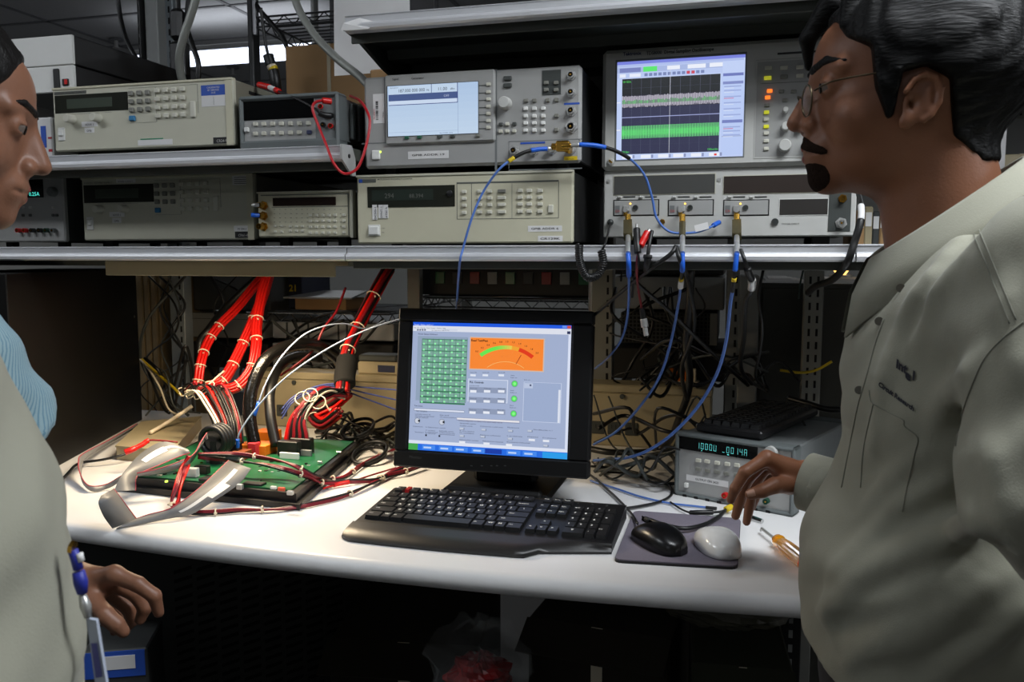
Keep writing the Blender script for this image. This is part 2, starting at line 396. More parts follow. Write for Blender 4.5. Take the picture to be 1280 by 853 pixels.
# ================================================================== INSTRUMENTS ON THE SHELVES
_bm = {}
class Inst:
    """A boxed instrument; pixel positions on its front are turned into panel coordinates (metres)."""
    def __init__(s, name, label, cat, BL, BR, TL, Y, D, base, yaw=0., group=None):
        o = atY(*BL, Y); s.ex = Vector((math.cos(yaw), math.sin(yaw), 0)); s.ey = Vector((-math.sin(yaw), math.cos(yaw), 0))
        s.o = Vector((o.x, o.y, base)); s.D = D
        s.root = thing(name, label, cat, s.o, yaw, group)
        s.zb = max(.004, s.P(*BL)[1]); s.W = s.P(*BR)[0]; s.H = s.P(*TL)[1]
    def P(s, px, py):
        d = ray(px, py); t = (s.o - CAM).dot(s.ey) / d.dot(s.ey); q = CAM + d * t - s.o
        return q.dot(s.ex), q.z
    def part(s, name, mb, parent=None, smooth=False, **k): return mb.build(name, parent or s.root, smooth, **k)
    def body(s, m, pan, lip=.006, case=None, y0=.0, bev=.003):
        b = MB(); b.box(.002, s.W - .002, y0 + .012, s.D, s.zb + .002, s.H - .001, case or m, .002); s.part('casing', b)
        b = MB(); b.box(0, s.W, y0 + .0, y0 + .014, s.zb, s.H, pan, bev); s.part('front_panel', b)
        for x in (.03, s.W - .05):
            for y in (.03, s.D - .06):
                if s.zb > .006: b = MB(); b.box(x, x + .02, y, y + .02, 0, s.zb + .003, m_rubber, .001); s.part('foot', b)
    def rect(s, name, a, c, m, y0=-.001, y1=.004, bev=.0, parent=None, **k):
        x0, z1 = s.P(*a); x1, z0 = s.P(*c)
        b = MB(); b.box(x0, x1, y0, y1, z0, z1, m, bev); return s.part(name, b, parent, **k)
    def btn(s, px, py, w, h, m, d=.004, name='button', loc=None):
        x, z = loc or s.P(px, py); k = (round(w, 5), round(h, 5), m.name, d)
        if k not in _bm:
            b = MB(); b.box(-w / 2, w / 2, -d, .001, -h / 2, h / 2, m, min(w, h) * .14)
            o = b.build(name, s.root); _bm[k] = o.data
        else:
            o = bpy.data.objects.new(name, _bm[k]); COL.objects.link(o); o.parent = s.root
        o.location = (x, 0, z); return o
    def grid(s, px, py, w, h, m, d=.004, skip=()):
        for j, y in enumerate(py):
            for i, x in enumerate(px):
                if (i, j) in skip: continue
                s.btn(x, y + (x - px[0]) * getattr(s, 'sl', 0), w, h, m(i, j) if callable(m) else m, d)
    def knob(s, px, py, r, l, m, name='knob', n=20, loc=None):
        x, z = loc or s.P(px, py)
        b = MB(); b.tube([(0, .001, 0), (0, -l * .85, 0), (0, -l, 0)], [r, r * .94, r * .8], m, n)
        o = auto_smooth(b.build(name, s.root)); o.location = (x, 0, z); return o
    def bnc(s, px, py, r=.0062, l=.014, m=None, name='connector', nut=True, loc=None):
        x, z = loc or s.P(px, py); m = m or m_steel
        b = MB()
        if nut: b.tube([(0, 0, 0), (0, -.003, 0)], r * 1.55, m, 6)
        b.tube([(0, -.002, 0), (0, -l, 0), (0, -l, 0), (0, -l * .85, 0)], [r, r, r * .74, r * .6], m, 14)
        b.tube([(0, -.002, 0), (0, -l * 1.02, 0)], r * .3, m_brass, 6)
        o = auto_smooth(b.build(name, s.root)); o.location = (x, 0, z); return o
    def label(s, a, c, txt='', m=None, ink=None, size=None, y=-.0006, name='sticker', lab=None, fit=.8, bold=.01):
        x0, z1 = s.P(*a); x1, z0 = s.P(*c)
        b = MB(); b.box(x0, x1, y, .001, z0, z1, m or m_paper)
        if txt:
            h = size or (z1 - z0) * .62
            b.text(txt, ((x0 + x1) / 2, y - .0003, (z0 + z1) / 2 - h * .34), h, ink or m_ink, align='c', fit=(x1 - x0) * fit if fit else None, bold=bold)
        k = {'label': lab} if lab else {}
        return s.part(name, b, **k)
    def print(s, items, m=None, name='lettering', y=-.0004):
        b = MB()
        for px, py, h, txt in items:
            x, z = s.P(px, py); b.text(txt, (x, y, z), h, m or m_ink, bold=.005)
        return s.part(name, b)
    def outline(s, polys, m, w=.0006, name='printed_frame', y=-.0003):
        b = MB()
        for pl in polys:
            q = [s.P(*p) for p in pl]
            for (x0, z0), (x1, z1) in zip(q[:-1], q[1:]):
                b.box(min(x0, x1) - w / 2, max(x0, x1) + w / 2, y, .0005, min(z0, z1) - w / 2, max(z0, z1) + w / 2, m)
        return s.part(name, b)
def rgrid(I, xs, ys, w, h, m, d=.004, skip=()):
    """rows of buttons; xs at the first row, straight along the panel"""
    x0 = [I.P(x, ys[0])[0] for x in xs]; z0 = [I.P(xs[0], y)[1] for y in ys]
    for j, z in enumerate(z0):
        for i, x in enumerate(x0):
            if (i, j) in skip: continue
            I.btn(0, 0, w, h, m(i, j) if callable(m) else m, d, loc=(x, z))
# ---- two long power supplies (the upper one carries the blue sticker)
def long_supply(lab, BL, BR, TL, Y, base, q, dim, upper):
    I = Inst('bench_power_supply', lab, 'power supply', BL, BR, TL, Y, .42, base, group='long cream power supplies')
    I.body(m_cream, m_cream, case=m_casegr)
    W, H, zb = I.W, I.H, I.zb; h = H - zb
    fx = lambda u: u * W
    fz = lambda v: zb + h * (1 - v)
    b = MB(); b.box(0, W, -.002, .012, H - .004, H + .001, m_cream2, .001); b.box(W - .016, W - .001, -.0015, .0, zb, H - .004, m_cream2); I.part('edge_trim', b)
    b = MB(); b.box(fx(.012), fx(.435), -.0006, .002, fz(.40), fz(.11), m_window, .001); d = I.part('display_window', b)
    b = MB(); b.box(fx(.085), fx(.345), -.001, .001, fz(.33), fz(.18), m_lcd); I.part('lcd', b, d)
    b = MB()
    if upper: b.box(fx(.012), fx(.20), -.0005, .001, fz(.105), fz(.055), m_inkg)
    b.text('SYSTEM  POWER SUPPLY', (fx(.02), -.0008, fz(.095)), h * .035, m_ink, fit=fx(.17)); I.part('lettering', b)
    for i in range(3):
        for j in range(3): I.btn(0, 0, .011, .0095, m_btng, .005, loc=(fx(.455 + .046 * i), fz(.15 + .125 * j)))
    I.btn(0, 0, .0135, .0105, m_btnb, .005, loc=(fx(.457), fz(.53)), name='blue_button')
    for i in range(4):
        for j in range(4): I.btn(0, 0, .011, .009, m_btn, .005, loc=(fx(.60 + .046 * i), fz(.13 + .128 * j)))
    I.btn(0, 0, .0125, .032, m_btn, .004, loc=(fx(.79), fz(.44)))
    b = MB()
    for (x0, x1, z) in ((.44, .815, .065), (.44, .585, .60), (.10, .34, .415)): b.box(fx(x0), fx(x1), -.0004, .001, fz(z) - .0004, fz(z), m_inkg)
    for (x, z0, z1) in ((.815, .065, .50), (.588, .07, .60)): b.box(fx(x), fx(x) + .0006, -.0004, .001, fz(z1), fz(z0), m_inkg)
    I.part('printed_frame', b)
    for u in (.115, .265): I.knob(0, 0, .009, .02, m_btn, loc=(fx(u), fz(.50)))
    b = MB(); b.box(fx(.025), fx(.065), -.002, .002, fz(.83), fz(.62), m_white, .001); sw = I.part('power_switch', b)
    b = MB(); b.box(fx(.032), fx(.058), -.006, 0, fz(.76), fz(.65), m_white, .002); I.part('rocker', b, sw)
    b = MB(); b.box(fx(.165), fx(.255), -.0006, .001, fz(.625), fz(.545), m_paper); b.text('ADDR 3' if upper else 'ADDR 5', (fx(.21), -.0009, fz(.61)), .006, m_ink, align='c'); I.part('sticker', b)
    b = MB(); b.box(fx(.18), fx(.235), -.0006, .001, fz(.72), fz(.64), m_paper); b.text('GPIB', (fx(.207), -.0009, fz(.705)), .006, m_ink, align='c'); I.part('sticker', b)
    b = MB(); b.box(fx(.89), fx(.99), -.0006, .001, fz(.97), fz(.875), m_black); b.text('CR24-90' if upper else 'CR61-0E', (fx(.94), -.0009, fz(.95)), .0075, m_lgrey, align='c'); I.part('asset_tag', b)
    if upper:
        b = MB(); b.box(fx(.835), fx(.968), -.0006, .001, fz(.245), fz(.09), m_inkb)
        b.box(fx(.835), fx(.968), -.0006, .001, fz(.41), fz(.245), m_paper); b.box(fx(.90), fx(.901), -.0009, .001, fz(.39), fz(.27), m_inkg)
        for k in range(3): b.text(('CALIBRATED', 'BY SERVICE', 'DUE'[:3])[k], (fx(.9), -.0009, fz(.14 + .04 * k)), .005, m_paper, align='c')
        I.part('calibration_sticker', b, label='blue and white calibration sticker')
        b = MB(); b.box(fx(.48), fx(.67), -.0006, .001, fz(.955), fz(.87), m_paper); b.box(fx(.495), fx(.62), -.0008, .001, fz(.865), fz(.85), m_green); I.part('torn_sticker', b)
        b = MB()
        for k in range(7): b.box(W - .0025, W - .0005, .06 + k * .0, .2, H - .02 - .012 * k, H - .014 - .012 * k, m_slot)
        I.part('side_vent', b)
    else:
        b = MB(); b.box(fx(.885), fx(.98), -.0006, .001, fz(.165), fz(.02), m_paper)
        for k in range(4): b.box(fx(.895), fx(.965), -.0008, .001, fz(.06 + .03 * k), fz(.05 + .03 * k), m_inkg)
        I.part('sticker', b)
        b = MB(); b.box(fx(.885), fx(.975), -.0006, .001, fz(.87), fz(.785), m_paper); b.text('PS 004-1', (fx(.93), -.0009, fz(.85)), .006, m_ink, align='c'); I.part('sticker', b)
        b = MB(); b.box(fx(.215), fx(.33), -.0006, .001, fz(.09), fz(.03), m_paper); b.text('POWER SUPPLY 1', (fx(.27), -.0009, fz(.085)), .005, m_ink, align='c'); I.part('sticker', b)
    return I
long_supply('long cream power supply with blue calibration sticker on upper left shelf', (69, 190), (293, 180), (66, 111), 1.48, SHU, None, None, True)
long_supply('long cream power supply under the upper left shelf, with small white stickers', (105, 301), (319, 298), (102, 223), 1.57, SH, None, None, False)
# ---- bench multimeter with red lead
I = Inst('multimeter', 'grey bench multimeter with rubber bumpers on the upper left shelf', 'multimeter', (301, 183), (425, 177), (299, 122), 1.48, .30, SHU)
z = lambda x, y: (280 + x / 6.4, 100 + y / 6.4)
W, H, zb = I.W, I.H, I.zb
b = MB(); b.box(.006, W - .006, .03, .27, zb + .004, H - .004, m_mgrey, .004); I.part('casing', b)
m_bump = mat('bumper_rubber_grey', (98, 104, 104), .6, var=.06)
for nm, y0, y1 in (('front_bumper', -.006, .035), ('rear_bumper', .24, .29)):
    b = MB(); t_ = .009
    for (x0, x1, z0, z1) in ((0, W, H - t_, H + .001), (0, W, .001, zb + t_), (0, t_, zb, H), (W - t_, W, zb, H)): b.box(x0, x1, y0, y1, z0, z1, m_bump, .004)
    for k in range(9): b.box(.03 + k * .02, .036 + k * .02, y0 - .0005, y0 + .01, 0.0, .004, m_slot)
    I.part(nm, b)
b = MB()
for k in range(6): b.box(W - .004, W + .003, .05 + .03 * k, .066 + .03 * k, zb + .012, H - .012, m_bump, .002)
I.part('side_ribs', b)
b = MB(); b.box(.008, W - .008, .0, .012, zb + .006, H - .006, m_sgrey, .001); I.part('front_panel', b)
I.rect('display_window', z(148, 165), z(722, 300), m_blackg, -.0008, .004)
I.rect('terminal_panel', z(728, 130), z(915, 470), m_mgrey, -.0006, .004)
xs = [255, 322, 393, 462, 535, 605, 680]
for i, x in enumerate(xs):
    I.btn(*z(x, 355 - (x - 255) * .02), .0095, .0075, m_btn, .004); I.btn(*z(x + (4 if i == 6 else 0), 432 - (x - 255) * .03), .0095, .0075, mat('slate_button', (62, 68, 104), .45) if i == 6 else m_btn, .004)
I.btn(*z(187, 400), .0085, .009, m_white, .006, name='power_button')
for (x, y, m) in ((780, 215, m_red), (800, 285, m_black), (860, 370, m_red), (800, 360, m_black), (862, 285, m_black)): I.bnc(*z(x, y), r=.0048, l=.006, m=m, name='terminal', nut=False)
I.print([(*z(160, 185), .0045, '6 1/2 DIGIT MULTIMETER')], m_inkg)
DMM = I
# ---- function generator (small, gold connectors on its left)
I = Inst('function_generator', 'small cream function generator with three gold connectors', 'function generator', (323, 297), (443, 296), (322, 241), 1.52, .36, SH)
z = lambda x, y: (200 + x / 4.923, 180 + y / 4.923)
I.body(m_cream2, m_cream2, case=m_casegr)
I.rect('display_window', z(695, 333), z(1083, 377), mat('dark_red_window', (40, 26, 22), .2, var=.05))
b = MB(); b.box(I.W - .0075, I.W - .0005, -.004, .012, I.zb - .002, I.H + .001, m_cream, .001); b.box(0, I.W, -.002, .01, I.H - .002, I.H + .001, m_cream); I.part('rack_ear', b)
rgrid(I, [932, 970, 1008, 1046, 1084], [0, 0, 0, 0], 0, 0, m_btn) if 0 else None
for x in (928, 966, 1004, 1042, 1080, 1134):
    for y in (440, 475, 512, 548): I.btn(*z(x, y - (x - 928) * .01), .0062, .005, m_btn, .003)
for x in (805, 842, 878):
    for y in (508, 535): I.btn(*z(x, y), .006, .0048, m_btn, .003)
for x in (712, 752):
    for y in (505, 540): I.btn(*z(x, y), .0055, .0045, m_btn, .003)
b = MB()
for r in range(5):
    for c in range(13):
        x, zz = I.P(*z(700 + c * 34, 405 + r * 26)); b.box(x, x + .0035 * (.6 + random.random() * .6), -.0004, .001, zz, zz + .0009, m_inkg)
x, zz = I.P(*z(625, 322)); b.text('SYNTHESIZED FUNCTION GENERATOR', (x, -.0004, zz), .0035, m_inkg)
I.part('lettering', b)
I.outline([[z(620, 315), z(1160, 308), z(1160, 560)], [z(690, 390), z(1160, 384)]], m_inkg)
for y in (380, 443, 510): I.bnc(*z(640, y), r=.006, l=.02, m=m_brass)
b = MB(); q = I.P(*z(640, 443)); b.tube([(q[0], -.018, q[1]), (q[0] - .006, -.024, q[1]), (q[0] - .012, -.026, q[1] + .0005)], .0045, m_bblue, 10); I.part('blue_cap', b)
b = MB(); q = I.P(*z(640, 380)); b.tube([(q[0], -.018, q[1]), (q[0] - .006, -.022, q[1]), (q[0] - .013, -.022, q[1])], [.004, .0045, .003], m_steel, 10); I.part('adapter', b)
# ---- triple output supply at far left
I = Inst('bench_power_supply', 'grey triple output power supply with coloured terminals at the far left', 'power supply', (-20, 303), (82, 302), (-20, 224), 1.56, .40, SH)
z = lambda x, y: (x / 5.805, 200 + y / 5.805)
I.body(m_sgrey, m_sgrey, case=m_dgrey)
d = I.rect('display_window', (-5, 226), z(318, 272), m_blackg)
b = MB(); m_vfd = mat('vfd_cyan', (20, 60, 60), .4, var=0, em=(80, 220, 205), es=1.2)
x, zz = I.P(*z(215, 262)); b.text('0.25A', (x, -.0016, zz), .012, m_vfd); I.part('readout', b, d)
I.knob(*z(392, 232), .011, .012, m_mgrey)
for x in (170, 222, 388): I.btn(*z(x, 345), .007, .005, m_lgrey, .003)
for x in (170, 222, 388, 415): I.btn(*z(x, 402), .007, .006, m_btnd, .003)
for x, m in ((152, m_red), (200, m_red), (254, m_black), (308, m_black), (356, mat('green_terminal', (20, 70, 50), .4)), (404, m_mgrey)): I.bnc(*z(x, 512), r=.005, l=.012, m=m, name='terminal', nut=False)
# ---- frequency counter (wide, cream) below the signal generator
I = Inst('frequency_counter', 'wide cream frequency counter under the signal generator, GPIB address stickers', 'frequency counter', (447, 305), (716, 304), (445, 220), 1.50, .42, SH)
z = lambda x, y: (440 + x / 4, 200 + y / 4)
I.body(m_cream2, m_cream2, case=m_case)
b = MB(); b.box(0, I.W, -.002, .01, I.H - .003, I.H + .001, m_cream); I.part('edge_trim', b)
d = I.rect('display_window', z(78, 135), z(515, 232), m_window)
b = MB(); x0, z1 = I.P(*z(100, 152)); x1, z0 = I.P(*z(408, 200)); b.box(x0, x1, -.0015, .001, z0, z1, mat('lcd_dark_green', (44, 52, 46), .25)); x, zz = I.P(*z(165, 192)); b.text('294', (x, -.0018, zz), .013, m_inkg); x, zz = I.P(*z(288, 190)); b.text('88.394', (x, -.0018, zz), .0105, m_inkg); I.part('lcd', b, d)
I.knob(*z(490, 168), .006, .004, m_black)
for y in (160, 194, 228, 264): I.btn(*z(562, y), .009, .0062, m_btn, .004)
for y in (160, 194, 228, 264):
    for x in (640, 690): I.btn(*z(x, y - 3), .009, .0062, m_btn, .004)
    I.btn(*z(750, y - 4), .015, .0062, m_btn if y != 160 else m_btng, .004)
    for x in (842, 888, 942): I.btn(*z(x, y - 6), .0098, .0062, m_btn, .004)
I.btn(*z(995, 245), .0098, .015, m_btn, .004)
I.outline([[z(525, 295), z(525, 113), z(1033, 108), z(1033, 290), z(525, 297)], [z(598, 120), z(598, 292)], [z(800, 118), z(800, 290)]], m_inkg)
I.label(z(880, 330), z(1050, 358), 'GPIB ADDR 6', size=.0052)
I.label(z(930, 380), z(1053, 408), 'CR129K', size=.0056)
for k, x in enumerate((103, 133, 158)):
    b = MB(); x0, z1 = I.P(*z(x, 225)); x1, z0 = I.P(*z(x + 24, 292 + (8 if k == 0 else 0))); b.box(x0, x1, -.0018, .001, z0, z1, m_paper)
    b.text(('DCSG-1', 'SYNT-1', 'ATSC A')[k], (x1 - .0012, -.0022, z0 + .001), .0052, m_ink, ex=(0, 0, 1), ez=(-1, 0, 0), bold=.01, fit=(z1 - z0) * .8); I.part('sticker', b)
b = MB(); x0, z1 = I.P(*z(82, 325)); x1, z0 = I.P(*z(142, 380)); b.box(x0, x1, -.0015, .001, z0, z1, m_white, .0005); sw = I.part('power_switch', b)
b = MB(); b.box(x0 + .0018, x1 - .0018, -.006, 0, z0 + .0018, z1 - .003, m_white, .0015); I.part('rocker', b, sw)
I.print([(*z(150, 345), .003, 'STBY'), (*z(150, 366), .003, 'ON'), (*z(128, 102), .0042, 'MICROWAVE FREQUENCY COUNTER')], m_inkg)
b = MB(); x0, z1 = I.P(*z(35, 97)); x1, z0 = I.P(*z(120, 113)); b.box(x0, x1, -.0004, .001, z0, z1, m_inkg); b.box(x0, x0 + .007, -.0006, .001, z0, z1, m_inkb); I.part('maker_plate', b)
FC_TOP = I.H + SH
# ---- signal generator (silver, large lit screen)
I = Inst('signal_generator', 'silver signal generator with large lit blue-white screen', 'signal generator', (456, 211), (726, 204), (453, 97), 1.50, .43, FC_TOP + .0015)
I.body(m_sgrey, m_sgrey, case=m_case, bev=.005)
z = lambda x, y: (300 + x / 2.752, y / 2.752)
z7 = lambda x, y: (440 + x / 7.111, 70 + y / 7.111)
z8 = lambda x, y: (590 + x / 5.688, 70 + y / 5.688)
W, H = I.W, I.H
b = MB(); x0, z1 = I.P(*z7(298, 178)); x1, z0 = I.P(*z(880, 487)); b.box(x0, x1, -.006, .006, z0, z1, m_sgrey, .003); I.part('screen_bezel', b)
y_ = -.0062
m_scr = vcmat('screen_light', .2, emis=.92)
x0, z1 = I.P(*z7(328, 278)); x1, z0 = I.P(*z7(1132, 690))
b = MB(); b.box(x0 - .002, x1 + .001, y_ - .0004, y_ + .001, z0 - .001, z1 + .001, m_dgrey); I.part('screen_gasket', b)
xx = lambda u: x0 + (x1 - x0) * u
zz_ = lambda v: z1 + (z0 - z1) * v
def srect(b, u0, v0, u1, v1, c, y, X=None, Z=None, m=None):
    X = X or xx; Z = Z or zz_
    b.quad([(X(u0), y, Z(v1)), (X(u1), y, Z(v1)), (X(u1), y, Z(v0)), (X(u0), y, Z(v0))], m or m_scr, c)
b = MB(); ys = y_ - .0008
for k in range(8): srect(b, 0, k / 8, 1, (k + 1) / 8, (178 + 2.5 * k, 202 + 2 * k, 232 + k), ys)
srect(b, .012, .01, .78, .17, (196, 216, 238), ys - .0002)
srect(b, .012, .17, .78, .30, (74, 92, 140), ys - .0002)
srect(b, .012, .30, .78, .385, (206, 222, 244), ys - .0002)
for (u0, v0, u1, v1) in ((.012, .375, .78, .388), (.775, 0, .783, .385), (.49, .0, .496, .17), (.78, 0, .784, 1), (.012, .925, .78, .93)): srect(b, u0, v0, u1, v1, (52, 64, 128) if v1 < .5 else (150, 170, 205), ys - .0004)
b.text('187.000 000 000', (xx(.13), ys - .0005, zz_(.135)), .0085, m_scr, col=(40, 44, 60), fit=(x1 - x0) * .29); b.text('Hz', (xx(.44), ys - .0005, zz_(.13)), .005, m_scr, col=(40, 44, 60))
b.text('11.00', (xx(.57), ys - .0005, zz_(.135)), .0085, m_scr, col=(40, 44, 60)); b.text('dBm', (xx(.70), ys - .0005, zz_(.13)), .005, m_scr, col=(40, 44, 60))
b.text('FREQUENCY', (xx(.03), ys - .0005, zz_(.05)), .003, m_scr, col=(70, 80, 110)); b.text('OFF', (xx(.63), ys - .0005, zz_(.265)), .006, m_scr, col=(180, 190, 220))
b.text('06/12/2006 15:02', (xx(.58), ys - .0005, zz_(.985)), .0036, m_scr, col=(90, 110, 150))
I.part('screen', b, label='lit pale blue screen with frequency readout')
for y in (262, 330, 394, 458, 522, 585, 645): I.btn(*z7(1222, y - 4), .0085, .0058, m_btn, .0085)
I.outline([[z7(1140, y), z7(1200, y)] for y in (268, 336, 400, 464, 528, 590, 650)], m_dgrey, .0007, y=-.0065)
for x, m in ((500, mat('green_button', (40, 96, 72), .4)), (612, mat('green_button', (40, 96, 72), .4)), (792, m_btnd), (905, m_btnd)): I.btn(*z7(x, 730 - (x - 500) * .03), .0088, .0058, m, .009)
I.btn(*z7(1130, 712), .0088, .005, m_btng, .009)
b = MB(); x0_, z1_ = I.P(*z7(186, 340)); x1_, z0_ = I.P(*z7(290, 598)); b.box(x0_, x1_, -.0006, .001, z0_, z1_, m_paper)
hh = z1_ - z0_
for k in range(15):
    v0 = z0_ + hh * (.12 + .043 * k); b.box(x0_ + .0055, x0_ + .0105, -.0009, 0, v0, v0 + hh * random.choice((.012, .02, .03)), m_ink)
b.text('US4401', (x1_ - .0012, -.0009, z0_ + hh * .2), .0035, m_ink, ex=(0, 0, 1), ez=(-1, 0, 0)); b.text('PROPERTY', (x0_ + .004, -.0009, z0_ + hh * .14), .0042, m_inkr, ex=(0, 0, 1), ez=(-1, 0, 0)); I.part('barcode_sticker', b, label='white barcode asset sticker')
I.outline([[z7(295, 190), z7(295, 775)], [z7(90, 778), z7(295, 775)], [z(883, 240), z(878, 590)], [z(925, 585), z(1175, 580)], [z(925, 488), z(925, 580)], [z(925, 488), z(1175, 478)]], m_mgrey, .001)
I.knob(*z8(242, 340), .0115, .018, m_lgrey, name='tuning_knob')
for x in (255,):
    for y in (160, 210): I.btn(*z8(x, y), .015, .0075, m_btnd, .004)
b = MB(); x0_, z1_ = I.P(*z8(500, 105)); x1_, z0_ = I.P(*z8(632, 272)); b.box(x0_, x1_, -.001, .001, z0_, z1_, m_dgrey); I.part('keypad_field', b)
for x in (530, 600):
    for y in (192, 242): I.btn(*z8(x, y), .0085, .0062, m_btng, .0045)
for x in (388, 446): I.btn(*z8(x, 318), .0078, .0062, m_btng, .004)
for x, y in ((540, 315), (602, 313), (602, 425), (602, 525)): I.btn(*z8(x, y), .0078, .0068, m_btng, .004)
for x in (383, 445, 508):
    for y in (375, 428, 478, 530): I.btn(*z8(x, y), .0078, .0062, m_white, .004)
for x, y, m in ((208, 487, m_btnd), (253, 485, m_btn), (303, 484, m_btnd), (205, 537, m_btn), (252, 536, m_btn), (302, 535, m_btn)): I.btn(*z8(x, y), .0072, .006, m, .004)
for y, r in ((140, .0058), (262, .0058), (392, .0062), (505, .0075)): I.bnc(*z8(708, y), r=r, l=.012)
for x, y in ((303, 675), (440, 678), (570, 665), (705, 665)): I.bnc(*z8(x, y), r=.0062, l=.012)
b = MB(); x0_, z1_ = I.P(*z8(655, 335)); x1_, z0_ = I.P(*z8(765, 343)); b.box(x0_, x1_, -.0005, .001, z0_, z1_, m_inkb); x0_, z1_ = I.P(*z8(345, 615)); x1_, z0_ = I.P(*z8(520, 622)); b.box(x0_, x1_, -.0005, .001, z0_, z1_, m_inkb); I.part('blue_print', b)
b = MB(); x0_, z1_ = I.P(*z8(655, 715)); x1_, z0_ = I.P(*z8(748, 740)); b.box(x0_, x1_, -.0006, .001, z0_, z1_, m_yellow); b.text('CAUTION', (x0_ + .002, -.0009, z0_ + .001), .0035, m_ink); I.part('caution_sticker', b)
I.label(z(578, 522), z(718, 544), 'GPIB ADDR 19', size=.005)
b = MB(); x0_, z1_ = I.P(*z(455, 518)); x1_, z0_ = I.P(*z(483, 550)); b.box(x0_, x1_, -.004, .001, z0_, z1_, m_white, .0015); I.part('power_button', b)
b = MB(); x_, z_ = I.P(*z(483, 523)); b.cyl((x_, .0, z_), (x_, -.002, z_), .002, mat('lit_led_green', (120, 200, 40), .4, var=0, em=(215, 240, 90), es=2)); I.part('power_led', b)
I.print([(*z7(370, 222), .0058, 'Signal'), (*z7(540, 215), .0058, 'Generator')], m_dgrey, y=-.0065)
SG = I
# ---- sampling oscilloscope
I = Inst('oscilloscope', 'large pale grey oscilloscope showing green waveforms on its screen', 'oscilloscope', (754, 297), (1069, 292.5), (751, 65), 1.60, .33, SH, yaw=math.radians(-1.0))
z = lambda x, y: (730 + x / 2.941, 20 + y / 2.941)
z3 = lambda x, y: (745 + x / 5.332, 50 + y / 5.332)
z4 = lambda x, y: (920 + x / 3.281, 50 + y / 3.281)
z5 = lambda x, y: (740 + x / 5.685, 200 + y / 5.685)
W, H, zb = I.W, I.H, I.zb
zs = I.P(*z5(75, 80))[1]
b = MB(); b.box(.003, W - .003, .04, I.D, zs + .004, H - .003, m_lgrey, .004); b.box(.006, W - .006, .03, I.D - .02, zb + .002, zs + .002, m_lgrey, .002); I.part('casing', b)
b = MB(); b.box(-.003, W - .002, -.012, .05, zs, H, m_lgrey, .007); I.part('upper_bezel', b)
b = MB(); b.box(0, W, .0, .036, zb, zs + .001, m_lgrey, .002); I.part('lower_front', b)
b = MB(); b.box(.06, W - .06, .06, .30, H - .001, H + .012, m_case, .005); I.part('shade_slab', b)  # dark slab standing in for the shade under the upper shelf
for x in (.04, W - .07):
    b = MB(); b.box(x, x + .03, .02, .05, 0, zb + .002, m_rubber, .002); I.part('foot', b)
    b = MB(); b.box(x, x + .03, I.D - .07, I.D - .04, 0, zb + .002, m_rubber, .002); I.part('foot', b)
_q = I.o.copy(); I.o = I.o - I.ey * .012      # panel plane of the upper bezel
x0, z1 = I.P(*z3(143, 150)); x1, z0 = I.P(*z3(978, 775)); yb = -.0125
b = MB(); b.box(x0 - .004, x1 + .003, yb - .0, yb + .004, z0 - .003, z1 + .005, m_mgrey, .001); I.part('screen_gasket', b)
X = lambda u: x0 + (x1 - x0) * u
Z = lambda v: z1 + (z0 - z1) * v
ys = yb - .0006
b = MB()
S = lambda u0, v0, u1, v1, c, k=1: srect(b, u0, v0, u1, v1, c, ys - .00012 * k, X, Z)
S(0, 0, 1, 1, (196, 212, 250), 0)
S(0, 0, 1, .03, (120, 130, 225)); S(0, .03, .99, .055, (176, 192, 240))
S(.0, .06, .83, .115, (170, 186, 230)); S(.21, .062, .32, .112, (90, 235, 110), 2); S(.02, .066, .19, .11, (120, 130, 190), 2)
S(.40, .066, .5, .106, (240, 244, 255), 2); S(.56, .066, .70, .106, (240, 244, 255), 2); S(.73, .064, .83, .104, (240, 244, 255), 2)
S(0, .12, .83, .165, (188, 204, 245)); S(.02, .125, .07, .16, (235, 240, 255), 2); S(.10, .125, .19, .16, (235, 240, 255), 2)
for k in range(13): S(.22 + k * .037, .128, .246 + k * .037, .158, (205, 70, 90) if k in (9, 10) else (120, 135, 185), 2)
gx0, gx1, gv0, gv1 = .042, .815, .175, .945
S(gx0, gv0, gx1, .47, (26, 30, 34), 2); S(gx0, .47, gx1, gv1, (52, 54, 82), 2)
S(gx0, .34, gx1, .47, (30, 32, 44), 3)
for k in range(1, 10): S(gx0 + (gx1 - gx0) * k / 10, gv0, gx0 + (gx1 - gx0) * k / 10 + .0018, gv1, (92, 96, 118), 4)
for k in range(1, 8): S(gx0, gv0 + (gv1 - gv0) * k / 8, gx1, gv0 + (gv1 - gv0) * k / 8 + .0015, (72, 76, 96), 4)
S(gx0, .565, gx1, .572, (170, 178, 230), 5)
rnd = random.Random(3)
S(gx0, .352, gx1, .465, (122, 118, 134), 5)
n = 62
for k in range(n):
    u = gx0 + (gx1 - gx0) * (k + .2) / n; du = (gx1 - gx0) / n * .5
    S(u, .345 + rnd.random() * .015, u + du, .47 - rnd.random() * .02, (196, 192, 205), 6)
    S(u, .385 + rnd.random() * .02, u + du * 1.4, .43, (110, 140 + rnd.random() * 60, 120), 7)
S(gx0, .685, gx1, .765, (60, 130, 84), 5)
for k in range(n):
    u = gx0 + (gx1 - gx0) * (k + .2) / n; du = (gx1 - gx0) / n * .48
    S(u, .655, u + du, .785, (120, 235, 140), 6)
    S(u + du, .70, u + 2 * du, .75, (70, 170 + rnd.random() * 40, 95), 7)
S(.425, .08, .4275, 1, (230, 232, 245), 9); S(.0, .41, .03, .418, (245, 245, 255), 5); S(0, .69, .03, .70, (245, 245, 255), 5)
